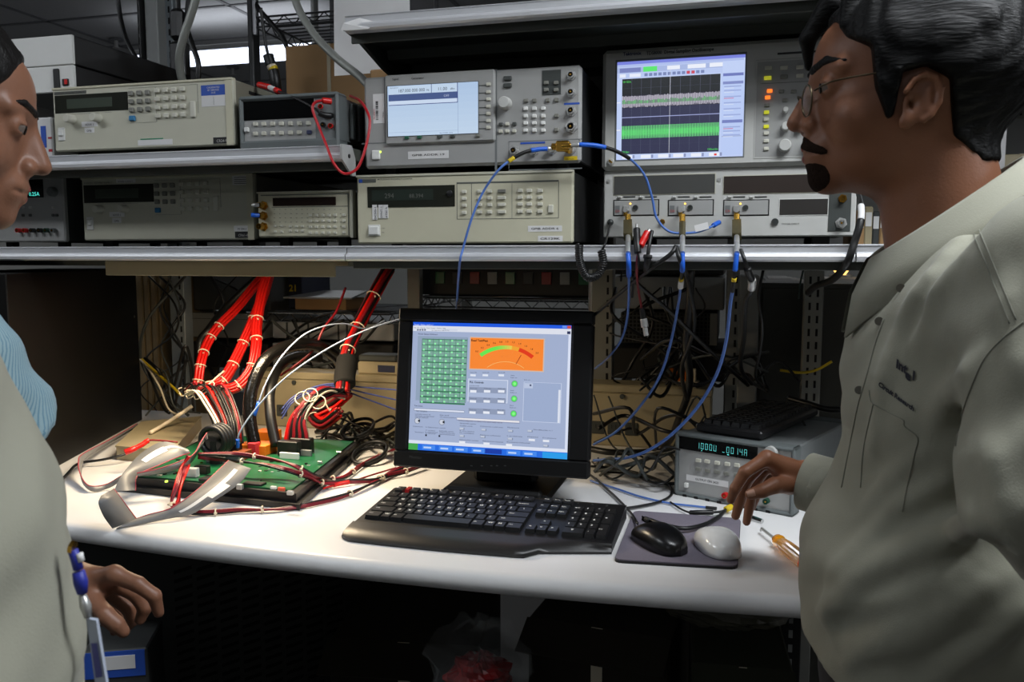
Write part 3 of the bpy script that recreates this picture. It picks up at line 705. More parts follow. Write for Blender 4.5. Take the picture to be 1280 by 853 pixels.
b.text('10 GS/s', (X(.05), ys - .001, Z(.215)), .005, m_scr, col=(90, 230, 100)); b.text('20.0ps', (X(.05), ys - .001, Z(.93)), .005, m_scr, col=(90, 230, 100)); b.text('100ns/div', (X(.73), ys - .001, Z(.93)), .005, m_scr, col=(90, 230, 100))
S(.83, .17, 1, .985, (190, 208, 250)); 
for v, h_, c in ((.175, .028, (110, 122, 190)), (.255, .028, (130, 142, 200)), (.635, .03, (120, 132, 195))): S(.835, v, .99, v + h_, c, 2)
for v in (.30, .34, .40, .46, .52, .58, .70, .74, .78): S(.845, v, .975, v + .012, (160, 176, 226), 2); S(.845, v + .018, .92, v + .026, (205, 130, 170) if v in (.40, .70) else (214, 226, 252), 3)
S(.835, .795, .985, .80, (150, 160, 190), 2)
for u in (.05, .20, .34, .46, .60, .74): S(u, .955, u + .08, .99, (240, 244, 255), 2); S(u + .085, .955, u + .1, .99, (140, 150, 190), 2)
S(.78, .965, .80, .985, (230, 60, 60), 3)
I.part('screen', b, label='lit oscilloscope screen with white and green waveforms')
b = MB()
for (px, py, h_, t_, m_, fit) in ((*z3(180, 106), .0075, 'Tektronix', mat('maker_blue_ink', (40, 44, 90), .6, var=0), None), (*z3(335, 100), .0072, 'TDS8000  Digital Sampling Oscilloscope', m_dgrey, None)):
    x_, z_ = I.P(px, py); x2_ = I.P(*z3(303 if h_ > .0073 else 785, 90))[0]; b.text(t_, (x_, -.0126, z_), h_ * 1.15, m_, fit=x2_ - x_, bold=.03)
I.part('lettering', b)
b = MB(); x0_, z1_ = I.P(*z4(88, 92)); x1_ = W - .012; z0_ = I.P(*z4(88, 480))[1]; b.box(x0_ - .003, x1_ + .003, -.0128, -.008, z0_ - .004, z1_ + .004, m_lgrey, .001); b.box(x0_, x1_, -.0132, -.008, z0_, z1_, m_sgrey); CP = I.part('control_panel', b)
b = MB(); x_, z_ = I.P(*z4(170, 54)); b.box(x_, W - .03, -.0127, -.005, z_ - .003, z_ + .0005, m_black); I.part('disk_slot', b)
m_lo = mat('lit_orange', (240, 120, 40), .4, var=0, em=(255, 120, 40), es=1.3); m_ly = mat('lit_yellow_green', (190, 190, 40), .4, var=0, em=(205, 205, 50), es=.45)
BT = [(133, 115, m_btn), (197, 115, m_btn), (262, 112, m_btn), (130, 157, m_ly), (197, 152, m_btng), (262, 148, m_btn), (138, 210, m_lo), (130, 237, m_lo), (127, 268, m_btng), (125, 298, m_ly), (124, 327, m_btn), (124, 356, m_ly), (124, 384, m_btn), (124, 415, m_btn), (124, 447, m_btn), (186, 212, m_btng), (236, 212, m_btng), (200, 248, m_btng), (300, 210, m_btng), (300, 250, m_btn), (330, 115, m_btn), (330, 148, m_btn)]
for x, y, m in BT:
    o = I.btn(*z4(x, y), .0125 if y < 165 else .009, .0065 if y < 165 else .006, m, .003); o.location.y = -.0132
for x, y, r in ((203, 290, .005), (203, 357, .0078), (200, 435, .0115), (262, 357, .0078), (300, 435, .0115), (330, 357, .0078)):
    o = I.knob(*z4(x, y), r, .014, m_lgrey); o.location.y = -.013
b = MB(); x0_, z1_ = I.P(*z4(100, 180)); b.box(x0_, x1_, -.0136, -.012, z1_ - .0006, z1_, m_dgrey); I.part('panel_line', b)
b = MB(); x_, z_ = I.P(*z3(100, 812)); b.lathe((0, 0, 0), (0, -1, 0), [(0, .0065), (.003, .0065), (.004, .005)], m_lgrey); b.box(-.004, .004, -.0052, -.003, -.0015, .0015, m_brass, T=Matrix.Rotation(.7, 4, 'Y')); o = I.part('power_knob', b); o.location = (x_, -.0125, z_)
I.o = _q
m_dwin = mat('brown_smoked_door', (52, 44, 40), .3, var=.12, s=6); m_dwin2 = mat('grey_smoked_door', (74, 74, 72), .3, var=.1, s=6)
for a, c, m in ((z5(158, 118), z5(872, 235), m_dwin2), (z5(938, 118), (1033, 240), m_dwin)):
    I.rect('blank_door', (a[0] - .8, a[1] - .8), (c[0] + .8, c[1] + .8), m_cream, -.001, .004); I.rect('door_window', a, c, m, -.0016, .004)
for x, y in ((120, 150), (903, 140)):
    x_, z_ = I.P(*z5(x, y)); b = MB(); b.cyl((x_, .001, z_), (x_, -.002, z_), .0035, m_steel, n=10); I.part('screw', b)
for k, a in enumerate((152, 540, 933)):
    p0 = z5(a, 285); p1 = z5(a + 325, 396)
    o = I.rect('module_slot', p0, p1, m_black, -.0006, .004, .0)
    o = I.rect('sampling_module', (p0[0] + 1.2, p0[1] + 1.2), (p1[0] - 1.5, p1[1] - 1.2), m_sgrey, -.0022, .004, .0006)
    x_, z_ = I.P(*z5(a + 95, 350)); b = MB(); b.box(x_ - .0065, x_ + .0065, -.006, -.001, z_ - .005, z_ + .006, m_steel, .001); b.cyl((x_, -.004, z_ - .003), (x_, -.022, z_ - .003), .0042, m_steel, n=10); b.cyl((x_, -.018, z_ - .001), (x_, -.018, z_ - .014), .0036, m_brass, n=10); I.part('input_connector', b, o)
    x_, z_ = I.P(*z5(a + 158, 340)); b = MB(); b.tube([(x_, -.002, z_), (x_, -.005, z_), (x_, -.005, z_), (x_, -.003, z_)], [.0052, .005, .0036, .003], m_dgrey, 14); b.cyl((x_, -.002, z_), (x_, -.0034, z_), .003, m_black, n=10); I.part('aux_connector', b, o)
    x_, z_ = I.P(*z5(a + 122, 312)); b = MB(); b.cyl((x_, -.002, z_), (x_, -.0032, z_), .0016, mat('lit_amber', (240, 180, 60), .4, var=0, em=(255, 196, 80), es=3), n=8); I.part('led', b, o)
    x_, z_ = I.P(*z5(a + 12, 380)); b = MB(); b.box(x_, x_ + .009, -.0026, -.001, z_, z_ + .014, m_mgrey); b.text('CH', (x_ + .001, -.003, z_ + .002), .006, m_inkr); I.part('module_label', b, o)
    for dx in (45, 200):
        p = z5(a + dx - 15, 258); I.rect('latch', p, (p[0] + 5, p[1] + 2.6), m_lgrey, -.006, .002, .001); I.rect('latch_slot', (p[0] + 7, p[1] + .4), (p[0] + 22, p[1] + 1.6), m_black, -.0006, .002)
p = z(720, 675); c = z(895, 730)
I.rect('empty_bay_frame', (p[0] - .7, p[1] - .7), (c[0] + .7, c[1] + .9), m_white, -.0008, .003); I.rect('empty_bay', p, c, mat('bay_dark', (34, 30, 26), .6), -.0012, .003)
o = I.rect('trigger_panel', z(902, 635), z(978, 792), m_dgrey, -.001, .003)
I.bnc(*z(950, 672), r=.005, l=.012, m=m_brass); I.bnc(*z(945, 762), r=.0066, l=.012)
x_, z_ = I.P(*z(702, 757)); b = MB(); b.tube([(x_, 0, z_), (x_, -.004, z_), (x_, -.004, z_), (x_, -.002, z_)], [.0065, .006, .0045, .004], m_dgrey, 16); b.cyl((x_, 0, z_), (x_, -.003, z_), .004, m_black); I.part('connector', b)
I.bnc(*z(288, 757), r=.0035, l=.008, m=m_brass)
I.print([(*z(725, 768), .004, 'TRIGGER DIRECT')], m_inkg)
SC = I
# ================================================================== THINGS ON THE BENCH
class Tilt(Inst):
    """instrument face on a tilted plane; parts carry the tilt in their own transform"""
    def __init__(s, root, O, ex, ez):
        s.root = root; s.o = Vector(O); s.ex = Vector(ex).normalized(); s.ez = Vector(ez).normalized(); s.ey = s.ez.cross(s.ex).normalized()
        R_ = Matrix((s.ex, s.ey, s.ez)).transposed().to_4x4()
        s.M = root.matrix_basis.inverted() @ Matrix.Translation(s.o) @ R_
    def P(s, px, py):
        d = ray(px, py); t = (s.o - CAM).dot(s.ey) / d.dot(s.ey); q = CAM + d * t - s.o
        return q.dot(s.ex), q.dot(s.ez)
    def part(s, name, mb, parent=None, smooth=False, **k):
        o = mb.build(name, parent or s.root, smooth, **k)
        if parent is None: o.matrix_basis = s.M
        return o
m_monb = mat('monitor_black', (9, 9, 10), .55, var=.1, spec=.3)
# ------------------------------------------------------------------ monitor
O = atY(491, 583, 1.506); TL = atY(497, 385, 1.548); ez = TL - O; ez.x = 0
t = thing('monitor', 'black flat panel monitor with a lit control program on screen', 'monitor', (-.455, 1.56, DESK))
bpy.context.view_layer.update()
M_ = Tilt(t, O, (1, 0, 0), ez)
Wm = M_.P(735, 597)[0]; Hm = ez.length
zq = lambda x, y: (500 + x / 5.818, 390 + y / 5.818)
x0, z1 = M_.P(*zq(91, 73)); x1 = M_.P(*zq(1238, 300))[0]; z0 = M_.P(*zq(72, 1003))[1]
b = MB(); fr = .008
for (a0, a1, c0, c1) in ((0, Wm, z1 + .002, Hm), (0, Wm, 0, z0 - .002), (0, x0 - .002, z0 - .002, z1 + .002), (x1 + .002, Wm, z0 - .002, z1 + .002)): b.box(a0, a1, 0, .03, c0, c1, m_monb, .003)
M_.part('bezel', b)
b = MB(); b.box(.012, Wm - .012, .026, .06, .012, Hm - .012, m_monb, .008); b.box(.06, Wm - .06, .055, .085, .05, Hm - .06, m_monb, .01); M_.part('back_shell', b)
X = lambda u: x0 + (x1 - x0) * u
Z = lambda v: z1 + (z0 - z1) * v
def g(x, y): return (x - 90) / 1150., (y - 72 - .02 * (x - 90)) / (935 + .043 * (x - 90))
ys = .004
b = MB(); b.box(x0 - .003, x1 + .003, .006, .012, z0 - .003, z1 + .003, m_monb); M_.part('screen_panel', b)
b = MB()
S = lambda u0, v0, u1, v1, c, k=1: srect(b, u0, v0, u1, v1, c, ys - .0001 * k, X, Z)
def G(xa, ya, xb, yb, c, k=2):
    u0, v0 = g(xa, ya); u1, v1 = g(xb, yb); S(u0, v0, u1, v1, c, k)
def T(x, y, txt, h=.0036, c=(52, 58, 80), bold=0., fit=None):
    u, v = g(x, y); b.text(txt, (X(u), ys - .0006, Z(v)), h, m_scr, col=c, bold=bold, fit=fit)
S(0, 0, 1, 1, (166, 180, 212), 0)
S(0, 0, 1, .027, (32, 92, 230)); S(.945, .004, .972, .022, (110, 150, 240), 2); S(.975, .004, .997, .024, (220, 80, 60), 2)
S(0, .027, 1, .07, (226, 230, 242)); S(.975, .045, .995, .066, (40, 50, 90), 2)
S(.984, .07, 1, .945, (222, 230, 250)); S(0, .925, 1, .95, (226, 232, 248), 2)
S(0, .95, 1, 1, (36, 110, 232), 3); S(0, .95, .062, 1, (70, 170, 80), 4)
for k, u in enumerate((.09, .2, .3, .41, .63, .73)): S(u, .958, u + .085, .993, (70, 140, 244), 4); S(u + .01, .970, u + .06, .983, (190, 215, 255), 5)
S(.49, .958, .6, .993, (20, 60, 170), 4); S(.85, .955, 1, 1, (40, 160, 240), 4)
T(100, 96, 'Power_Status_test1.vi *', .0042, (230, 240, 255)); T(100, 118, 'File  Edit  Operate  Tools  Browse  Window  Help', .0032)
for k in range(4): G(122 + k * 18, 124, 134 + k * 18, 136, (80, 90, 120), 3)
T(230, 136, '12pt Application Font', .003); G(315, 122, 425, 140, (214, 220, 236), 3); T(320, 136, 'a| d| b| (e)', .003)
T(133, 165, 'Power Status Indicators', .0042, bold=.01)
G(130, 175, 505, 665, (148, 166, 190), 2); G(163, 195, 500, 668, (128, 170, 158), 3)
for i in range(9): G(163 + i * 42.1, 195, 165.5 + i * 42.1, 668, (62, 122, 92), 4)
for j in range(12): G(163, 200 + j * 42.5, 500, 203 + j * 42.5, (62, 122, 92), 4)
for i in range(8):
    for j in range(22):
        if (i + j) % 2: G(172 + i * 42.1, 204 + j * 21.3, 186 + i * 42.1, 218 + j * 21.3, (150, 245, 176), 5)
        else: G(176 + i * 42.1, 208 + j * 21.3, 196 + i * 42.1, 213 + j * 21.3, (104, 200, 140), 5)
G(520, 180, 1058, 440, (214, 190, 170), 2); G(526, 187, 1050, 432, (255, 138, 48), 3)
T(530, 214, 'Read Test/Pass', .0056, (40, 24, 10), bold=.03)
def arc(cx, cy, R0, R1, a0, a1, col, k, n=14):
    for i in range(n):
        p = []
        for a, R in ((a0 + (a1 - a0) * i / n, R0), (a0 + (a1 - a0) * (i + 1) / n, R0), (a0 + (a1 - a0) * (i + 1) / n, R1), (a0 + (a1 - a0) * i / n, R1)):
            u, v = g(cx + R * math.cos(math.radians(a)), cy - R * math.sin(math.radians(a)) + .02 * R * math.cos(math.radians(a))); p.append((X(u), ys - .0001 * k, Z(v)))
        b.quad(p[::-1] if p[0][0] < p[1][0] else p, m_scr, col(i / (n - 1)) if callable(col) else col)
cG = lambda t: (120 + 135 * min(1, max(0, (t - .35) * 3)), 245 - 40 * max(0, t - .5) * 3, 96)
arc(785, 556, 284, 312, 128, 82, lambda t: (104 + 130 * max(0, t - .5) * 2, 238 - 30 * max(0, t - .5) * 2, 84), 5)
arc(785, 556, 284, 312, 82, 72, (246, 168, 50), 5, 4); arc(785, 556, 284, 312, 72, 50, (232, 60, 22), 5)
arc(785, 580, 214, 218, 128, 52, (250, 190, 110), 5, 24)
for k in range(11):
    a = math.radians(128 - 7.9 * k); u, v = g(785 + 340 * math.cos(a) - 12, 560 - 338 * math.sin(a)); b.text('%.1f' % (k * .2), (X(u), ys - .0006, Z(v)), .0048, m_scr, col=(70, 30, 10), bold=.01)
p = [g(858, 380), g(862, 382), g(897, 316), g(892, 314)]; b.quad([(X(u), ys - .0006, Z(v)) for u, v in p], m_scr, (170, 60, 10))
for x in (530, 620, 735): T(x, 446, 'Sample Idle', .003); G(x + 2, 456, x + 42, 472, (232, 238, 250), 3)
G(518, 488, 808, 670, (214, 222, 242), 2); G(524, 494, 802, 664, (176, 190, 220), 3); T(530, 520, 'PLL Controls', .0052, (30, 34, 50), bold=.03)
T(530, 543, 'Loop bandwidth', .003)
for y0 in (556, 630, 712):
    G(528, y0 - 8, 796, y0 + 44, (146, 158, 186), 4)
    for x in (535, 636, 738): T(x, y0 + 8, 'Divide ratio', .003); G(x, y0 + 16, x + 46, y0 + 36, (238, 242, 252), 5)
for y in (526, 636, 746):
    u, v = g(855, y); R_ = .0052
    for rr, c, k in ((1.25, (120, 150, 150), 4), (1, (90, 236, 96), 5), (.55, (140, 255, 140), 6)):
        b.quad([(X(u) + R_ * rr * math.cos(2 * math.pi * i / 16), ys - .0001 * k, Z(v) + R_ * rr * math.sin(2 * math.pi * i / 16)) for i in range(16)], m_scr, c)
    T(826, y - 42, 'Enable out', .003); T(826, y - 58, 'Status', .003)
T(922, 500, 'Error out', .003); G(920, 512, 1185, 815, (214, 224, 246), 2); G(923, 514, 1182, 812, (160, 176, 210), 3); G(1165, 570, 1180, 812, (226, 232, 246), 4); G(925, 520, 985, 560, (190, 202, 228), 4); G(962, 530, 974, 544, (80, 90, 120), 5)
T(122, 692, 'Test Status', .004, bold=.01); G(120, 704, 498, 742, (140, 150, 176), 2); G(124, 708, 496, 738, (226, 232, 248), 3); T(134, 730, 'Test complete', .0042, (30, 34, 44))
G(442, 772, 902, 820, (150, 160, 190), 2); G(446, 776, 898, 812, (238, 236, 240), 3); T(456, 800, 'Writing configuration to address of the device under test ok', .0036, (90, 70, 80))
for (x, y) in ((150, 798), (335, 808)):
    u, v = g(x, y)
    for rr, c, k in ((.006, (96, 106, 130), 4), (.0052, (206, 212, 226), 5)): b.quad([(X(u) + rr * math.cos(2 * math.pi * i / 14), ys - .0001 * k, Z(v) + rr * math.sin(2 * math.pi * i / 14)) for i in range(14)], m_scr, c)
    G(x + 6, y - 8, x + 20, y + 8, (30, 34, 44), 6)
rr_ = random.Random(5)
for (x, y, n) in ((132, 752, 14), (132, 764, 18), (132, 775, 12), (318, 760, 8), (318, 774, 15), (120, 842, 9), (215, 848, 18), (135, 884, 8), (215, 872, 9), (215, 884, 11), (215, 893, 9), (318, 876, 13), (318, 888, 14), (318, 900, 14), (470, 820, 14), (470, 838, 11), (618, 842, 20), (815, 850, 10), (470, 876, 13), (470, 890, 13), (618, 905, 18), (815, 912, 13), (1000, 866, 16), (960, 918, 9), (1065, 925, 12), (470, 940, 17), (640, 950, 18), (815, 956, 20)):
    T(x, y, ''.join(rr_.choice('aeioutrsnlcmd ') for _ in range(n)).strip().capitalize() or 'x', .0033, fit=n * 8.2 / 1150 * (x1 - x0))
for (x, y) in ((485, 856), (645, 864), (838, 872), (488, 910), (640, 915), (838, 930), (975, 872), (1090, 980)):
    G(x - 18, y - 8, x + 18, y + 10, (120, 132, 160), 4); G(x - 17, y - 8, x + 12, y + 7, (196, 204, 220), 5)
for (x, y) in ((220, 904), (320, 910)): G(x - 6, y - 7, x + 6, y + 7, (24, 26, 40), 4)
for (x, y) in ((490, 955), (668, 965), (830, 975), (990, 938), (1090, 945)): G(x - 22, y - 9, x + 22, y + 9, (236, 240, 250), 4)
M_.part('screen', b, label='lit screen with orange gauge and green indicator grid')
b = MB()
for x in (620, 633, 645, 652, 662):
    q = M_.P(x - 32, 583); b.box(q[0], q[0] + .004, -.001, .001, q[1], q[1] + .0016, m_dgrey)
q = M_.P(512, 573); b.text('IBM ThinkVision'[:3] if 0 else 'Monitor', (q[0], -.0006, q[1]), .008, m_dgrey); M_.part('buttons', b)
b = MB(); b.box(-.10, .12, -.035, .15, .0, .014, m_monb, .006); b.box(-.085, .105, -.045, -.02, .002, .022, m_monb, .005); b.build('foot', t)
b = MB(); b.box(-.055, .075, .035, .075, .012, .20, m_monb, .008); b.build('neck', t)
# ------------------------------------------------------------------ keyboards
m_key = mat('keycap_black', (30, 30, 31), .38, var=.1); m_legend = mat('key_legend', (235, 235, 230), .6, var=0); m_kb = mat('keyboard_black', (20, 20, 22), .42, var=.08)
def add_key(root, x, y, w, d, zt, cache={}, m=None, parent_rot=0.):
    k = (round(w, 4), round(d, 4), (m or m_key).name)
    if k not in cache:
        b = MB(); a = .0014; h = .008; i = .0022
        v = [(-w / 2 + a / 2, -d / 2 + a / 2, 0), (w / 2 - a / 2, -d / 2 + a / 2, 0), (w / 2 - a / 2, d / 2 - a / 2, 0), (-w / 2 + a / 2, d / 2 - a / 2, 0),
             (-w / 2 + i, -d / 2 + i, h), (w / 2 - i, -d / 2 + i, h), (w / 2 - i, d / 2 - i * .8, h), (-w / 2 + i, d / 2 - i * .8, h)]
        b.add(v, [(0, 1, 5, 4), (1, 2, 6, 5), (2, 3, 7, 6), (3, 0, 4, 7), (4, 5, 6, 7)], m or m_key)
        o = b.build('key', root); cache[k] = o.data
    else: o = bpy.data.objects.new('key', cache[k]); COL.objects.link(o); o.parent = root
    o.location = (x, y, zt); return o
U = .0190
def layout():
    K = []
    def row(y, items, x=0.):
        for it in items:
            if isinstance(it, tuple) and it[0] == 'g': x += it[1]; continue
            wd, lg = it if isinstance(it, tuple) else (1, it)
            K.append((x + wd / 2, y, wd, 1, lg)); x += wd
    row(5.25, ['Esc', ('g', .55)] + ['F%d' % i for i in range(1, 5)] + [('g', .4)] + ['F%d' % i for i in range(5, 9)] + [('g', .4)] + ['F%d' % i for i in range(9, 13)])
    row(4, list('`1234567890-=') + [(2, 'Backspace')])
    row(3, [(1.5, 'Tab')] + list('QWERTYUIOP[]') + [(1.5, '\\')])
    row(2, [(1.75, 'Caps')] + list('ASDFGHJKL;\'') + [(2.25, 'Enter')])
    row(1, [(2.25, 'Shift')] + list('ZXCVBNM,./') + [(2.75, 'Shift')])
    row(0, [(1.5, 'Ctrl'), 'W', (1.25, 'Alt'), (6.5, ''), (1.25, 'Alt'), 'W', 'M', (1.5, 'Ctrl')])
    for y, it in ((5.25, ('PrtSc', 'ScrLk', 'Pause')), (4, ('Ins', 'Home', 'PgUp')), (3, ('Del', 'End', 'PgDn'))): row(y, list(it), 15.3)
    row(1, ['^'], 16.3); row(0, ['<', 'v', '>'], 15.3)
    row(4, ['Num', '/', '*', '-'], 18.6); row(3, ['7', '8', '9'], 18.6); row(2, ['4', '5', '6'], 18.6); row(1, ['1', '2', '3'], 18.6); row(0, [(2, '0'), '.'], 18.6)
    K.append((22.1, 2.5, 1, 2, '+')); K.append((22.1, .5, 1, 2, 'Ent'))
    return K
kx0, kx1 = -.624, -.181; ky0, ky1 = 1.287, 1.469
KB_T = t = thing('keyboard', 'black full size keyboard with palm rest in front of the monitor', 'keyboard', ((kx0 + kx1) / 2, ky0, DESK))
cx = (kx0 + kx1) / 2; Lx = lambda x: x - cx
W2 = (kx1 - kx0) / 2; D_ = ky1 - ky0
sl = math.atan(.010 / D_)
b = MB()      # wedge body
b.prism([(-.002, .002), (D_, .002), (D_, .026), (D_ - .012, .028), (0, .0165)], 0, -W2, W2, m_kb); b.build('body', t)
b = MB(); v = []; f = []; n = 24      # palm rest with bowed front
for i in range(n + 1):
    u = i / n; x = -W2 - .003 + (2 * W2 + .003) * u
    yf = (1.223 + .012 * abs(u - .38) ** 1.5 * 2.2 - ky0) if u <= .745 else (1.252 + .03 * (u - .745) / .255 - ky0)
    if u < .05: yf += .012 * (1 - u / .05) ** 2
    x_ = x
    v += [(x_, -.001, .001), (x_, yf + .001, .001), (x_, yf, .005), (x_, yf + .006, .0105), (x_, yf * .45, .0145), (x_, -.001, .0168)]
for i in range(n):
    for k in range(6): f.append((i * 6 + k, i * 6 + (k + 1) % 6, (i + 1) * 6 + (k + 1) % 6, (i + 1) * 6 + k))
f += [tuple(range(6))[::-1], tuple(n * 6 + k for k in range(6))]
f = [q[::-1] for q in f]
b.add(v, f, mat('palm_rest_black', (34, 33, 33), .36, var=.12, s=50)); auto_smooth(b.build('palm_rest', t), 50)
sx = (2 * W2 - .022) / 22.6; sy = (D_ - .026) / 6.25
lg = MB(); m_rk = mat('red_keycap', (150, 24, 24), .45)
for (x, y, wd, dp, s_) in layout():
    px_ = -W2 + .011 + x * sx; py_ = .012 + (y + .5) * sy
    zt = .0165 + .0115 * (py_ / D_) - .001
    o = add_key(t, px_, py_, wd * sx, dp * sy, zt); o.rotation_euler = (sl, 0, 0)
    if len(s_) == 1: lg.text(s_, (px_ - sx * .22, py_ - .001, zt + .0084), .0078, m_legend, ex=(1, 0, 0), ez=(0, 1, .06), bold=.03)
    elif s_: lg.text(s_, (px_ - wd * sx * .36, py_ - .0005, zt + .0084), .0044, m_legend, ex=(1, 0, 0), ez=(0, 1, .06), bold=.02)
lg.build('key_legends', t)
o = add_key(t, -W2 + .011 + 1.35 * sx, .012 + 5.75 * sy, .6 * sx, sy * .9, .0165 + .0105, m=m_rk); o.name = 'red_key'
b = MB()
for k in range(3): b.cyl((W2 - .085 + k * .026, D_ - .018, .026), (W2 - .085 + k * .026, D_ - .018, .0285), .0018, m_dgrey, n=8)
b.build('indicator', t)
# ------------------------------------------------------------------ mouse mat and mice
pts = [atZ(767, 704, DESK), atZ(922, 713, DESK), atZ(926, 652, DESK), atZ(792, 642, DESK)]
def round_poly(P, r, n=4):
    out = []; N = len(P)
    for i in range(N):
        a, c, e = P[i - 1], P[i], P[(i + 1) % N]
        d0 = (a - c).normalized() * r; d1 = (e - c).normalized() * r
        for k in range(n + 1):
            t_ = k / n; out.append((c + d0) * (1 - t_) ** 2 + c * 2 * t_ * (1 - t_) + (c + d1) * t_ ** 2)
    return out
cpt = sum(pts, Vector()) / 4; rp = round_poly([p - cpt for p in pts], .014)
t = thing('mouse_mat', 'grey cloth mouse mat with black rubber base right of the keyboard', 'mouse mat', (cpt.x, cpt.y, DESK))
b = MB(); b.prism([(p.x, p.y) for p in rp], 2, 0, .004, m_rubber); b.build('rubber_base', t)
b = MB(); b.prism([(p.x * .992, p.y * .992) for p in rp], 2, .0038, .0058, mat('mat_cloth_grey', (112, 106, 118), .9, var=.12, s=220, bump=.3, bs=900)); b.build('cloth', t)
MT = DESK + .0058
def mouse(name, label, loc, ang, L_, W_, H_, m, cable=None):
    """lofted hull: x along the length (0 = tail, 1 = nose)"""
    t = thing(name, label, 'computer mouse', loc, ang, None)
    b = MB(); v = []; f = []; n = 18; N = 22
    for i in range(N + 1):
        u = i / N; e = math.sqrt(max(0, 1 - abs(2 * u - 1) ** 3.6))
        hw = W_ / 2 * e * (1 - .10 * math.cos(2 * math.pi * u) * .5); hh = H_ * (math.sin(math.pi * min(1, u * .86 + .12)) ** .55) * (.5 + .5 * e) if 0 < i < N else H_ * .2
        x = (u - .5) * L_
        for k in range(n + 1):
            a = math.pi * k / n; ca = math.cos(a); sa = math.sin(a)
            v.append((x, hw * math.copysign(abs(ca) ** .75, ca), .0015 + hh * sa ** .62))
    for i in range(N):
        for k in range(n): f.append((i * (n + 1) + k, (i + 1) * (n + 1) + k, (i + 1) * (n + 1) + k + 1, i * (n + 1) + k + 1))
        f.append((i * (n + 1) + n, (i + 1) * (n + 1) + n, (i + 1) * (n + 1), i * (n + 1)))
    f += [tuple(range(n + 1)), tuple(N * (n + 1) + k for k in range(n + 1))[::-1]]
    b.add(v, f, m); o = b.build('shell', t, True); o.location.z = 0.
    b = MB(); b.box(-L_ * .38, L_ * .38, -W_ * .36, W_ * .36, 0, .003, m_black, .001); b.build('glide', t)
    return t
a_ = atZ(797, 658, MT + .012); c_ = atZ(852, 688, MT + .012); mid = (a_ + c_) / 2; ang = math.atan2(a_.y - c_.y, a_.x - c_.x)
MOUSE_T = t = mouse('computer_mouse', 'black corded mouse on the mouse mat', (mid.x, mid.y, MT), ang, .122, .062, .034, mat('mouse_black', (16, 16, 17), .28, var=.05))
b = MB(); b.box(.02, .05, -.0008, .0008, .026, .0335, m_blackg); b.box(.028, .04, -.004, .004, .028, .0352, m_rubber, .002); b.build('wheel', t)
MB_NOSE = Vector((mid.x + math.cos(ang) * .06, mid.y + math.sin(ang) * .06, MT + .01))
a_ = atZ(886, 664, MT + .01); c_ = atZ(908, 694, MT + .012); mid = (a_ + c_) / 2; ang = math.atan2(a_.y - c_.y, a_.x - c_.x) + .12
t = mouse('computer_mouse', 'glossy white mouse at the right edge of the mouse mat', (mid.x, mid.y + .002, MT), ang, .113, .061, .033, mat('mouse_white', (226, 226, 224), .16, var=.02, coat=.6))
# ------------------------------------------------------------------ screwdriver
a_ = atZ(951, 662, DESK + .008); c_ = atZ(1012, 709, DESK + .012); dv = (c_ - a_); L_ = dv.length; ang = math.atan2(dv.y, dv.x)
t = thing('screwdriver', 'screwdriver with translucent amber handle lying on the bench', 'screwdriver', (a_.x, a_.y, DESK), ang)
m_amber = mat('amber_acetate', (255, 168, 10), .14, var=.04, trans=.55); m_orange = mat('orange_acetate', (245, 96, 20), .2, var=.04)
b = MB(); b.tube([(0, 0, .006), (.004, 0, .0105), (L_ * .42, 0, .0115)], [.0022, .0028, .0028], m_steel, 10); b.build('shaft', t)
b = MB(); v = []; f = []; prof = [(.36, .007), (.375, .0105), (.41, .0112), (.435, .009), (.46, .0085), (.50, .0115), (.60, .0125), (.90, .0125), (.93, .012)]
n = 24
for i, (u, r_) in enumerate(prof):
    for k in range(n):
        a = 2 * math.pi * k / n; rr_2 = r_ * (1 - (.13 if (i >= 5 and (k % 4) == 0) else 0)); v.append((u * L_, rr_2 * math.cos(a), .0125 + rr_2 * math.sin(a)))
for i in range(len(prof) - 1):
    for k in range(n): f.append((i * n + k, i * n + (k + 1) % n, (i + 1) * n + (k + 1) % n, (i + 1) * n + k))
f += [tuple(range(n))[::-1], tuple((len(prof) - 1) * n + k for k in range(n))]
f = [q[::-1] for q in f]
b.add(v, f, m_amber); b.build('handle', t)
b = MB(); b.tube([(L_ * .925, 0, .0125), (L_ * .985, 0, .0125), (L_ * 1.0, 0, .0125)], [.0123, .012, .008], m_orange, 16); b.build('end_cap', t)
# small steel tube (probe tip) lying beyond the mouse mat
p0 = atZ(938, 647, DESK + .004); p1 = atZ(953, 652, DESK + .004)
b = MB(); b.tube([p0 - p0, (p1 - p0) * .5, p1 - p0], [.0045, .0045, .004], m_chrome, 12); o = b.build('steel_sleeve'); o.location = p0; tag(o, 'short shiny steel sleeve lying beside the fingers on the bench', 'metal sleeve')
# ------------------------------------------------------------------ programmable supply at the right
FL = atZ(843, 618, DESK); FR = atZ(992, 647, DESK); yaw = math.atan2(FR.y - FL.y, FR.x - FL.x)
I = Inst('bench_power_supply', 'grey power supply reading 1.000V in cyan digits behind the hand', 'power supply', (843, 618), (992, 647), (846, 541), FL.y, .33, DESK, yaw=yaw)
W = (FR - FL).length; I.W = W; H = .127; zs = lambda x, y: (830 + x / 4.741, 470 + y / 4.741)
b = MB(); b.box(.006, W - .006, .03, .31, .006, H - .003, m_mgrey, .003); I.part('casing', b)
for nm, y0, y1 in (('front_bumper', -.004, .03), ('rear_bumper', .295, .33)):
    b = MB(); t_ = .008
    for (a0, a1, c0, c1) in ((0, W, H - t_, H), (0, W, .0, t_), (0, t_, 0, H), (W - t_, W, 0, H)): b.box(a0, a1, y0, y1, c0, c1, m_bump, .003)
    for k in range(8): b.box(.02 + k * .024, .028 + k * .024, y0 - .0004, y0 + .01, 0, .005, m_slot)
    I.part(nm, b)
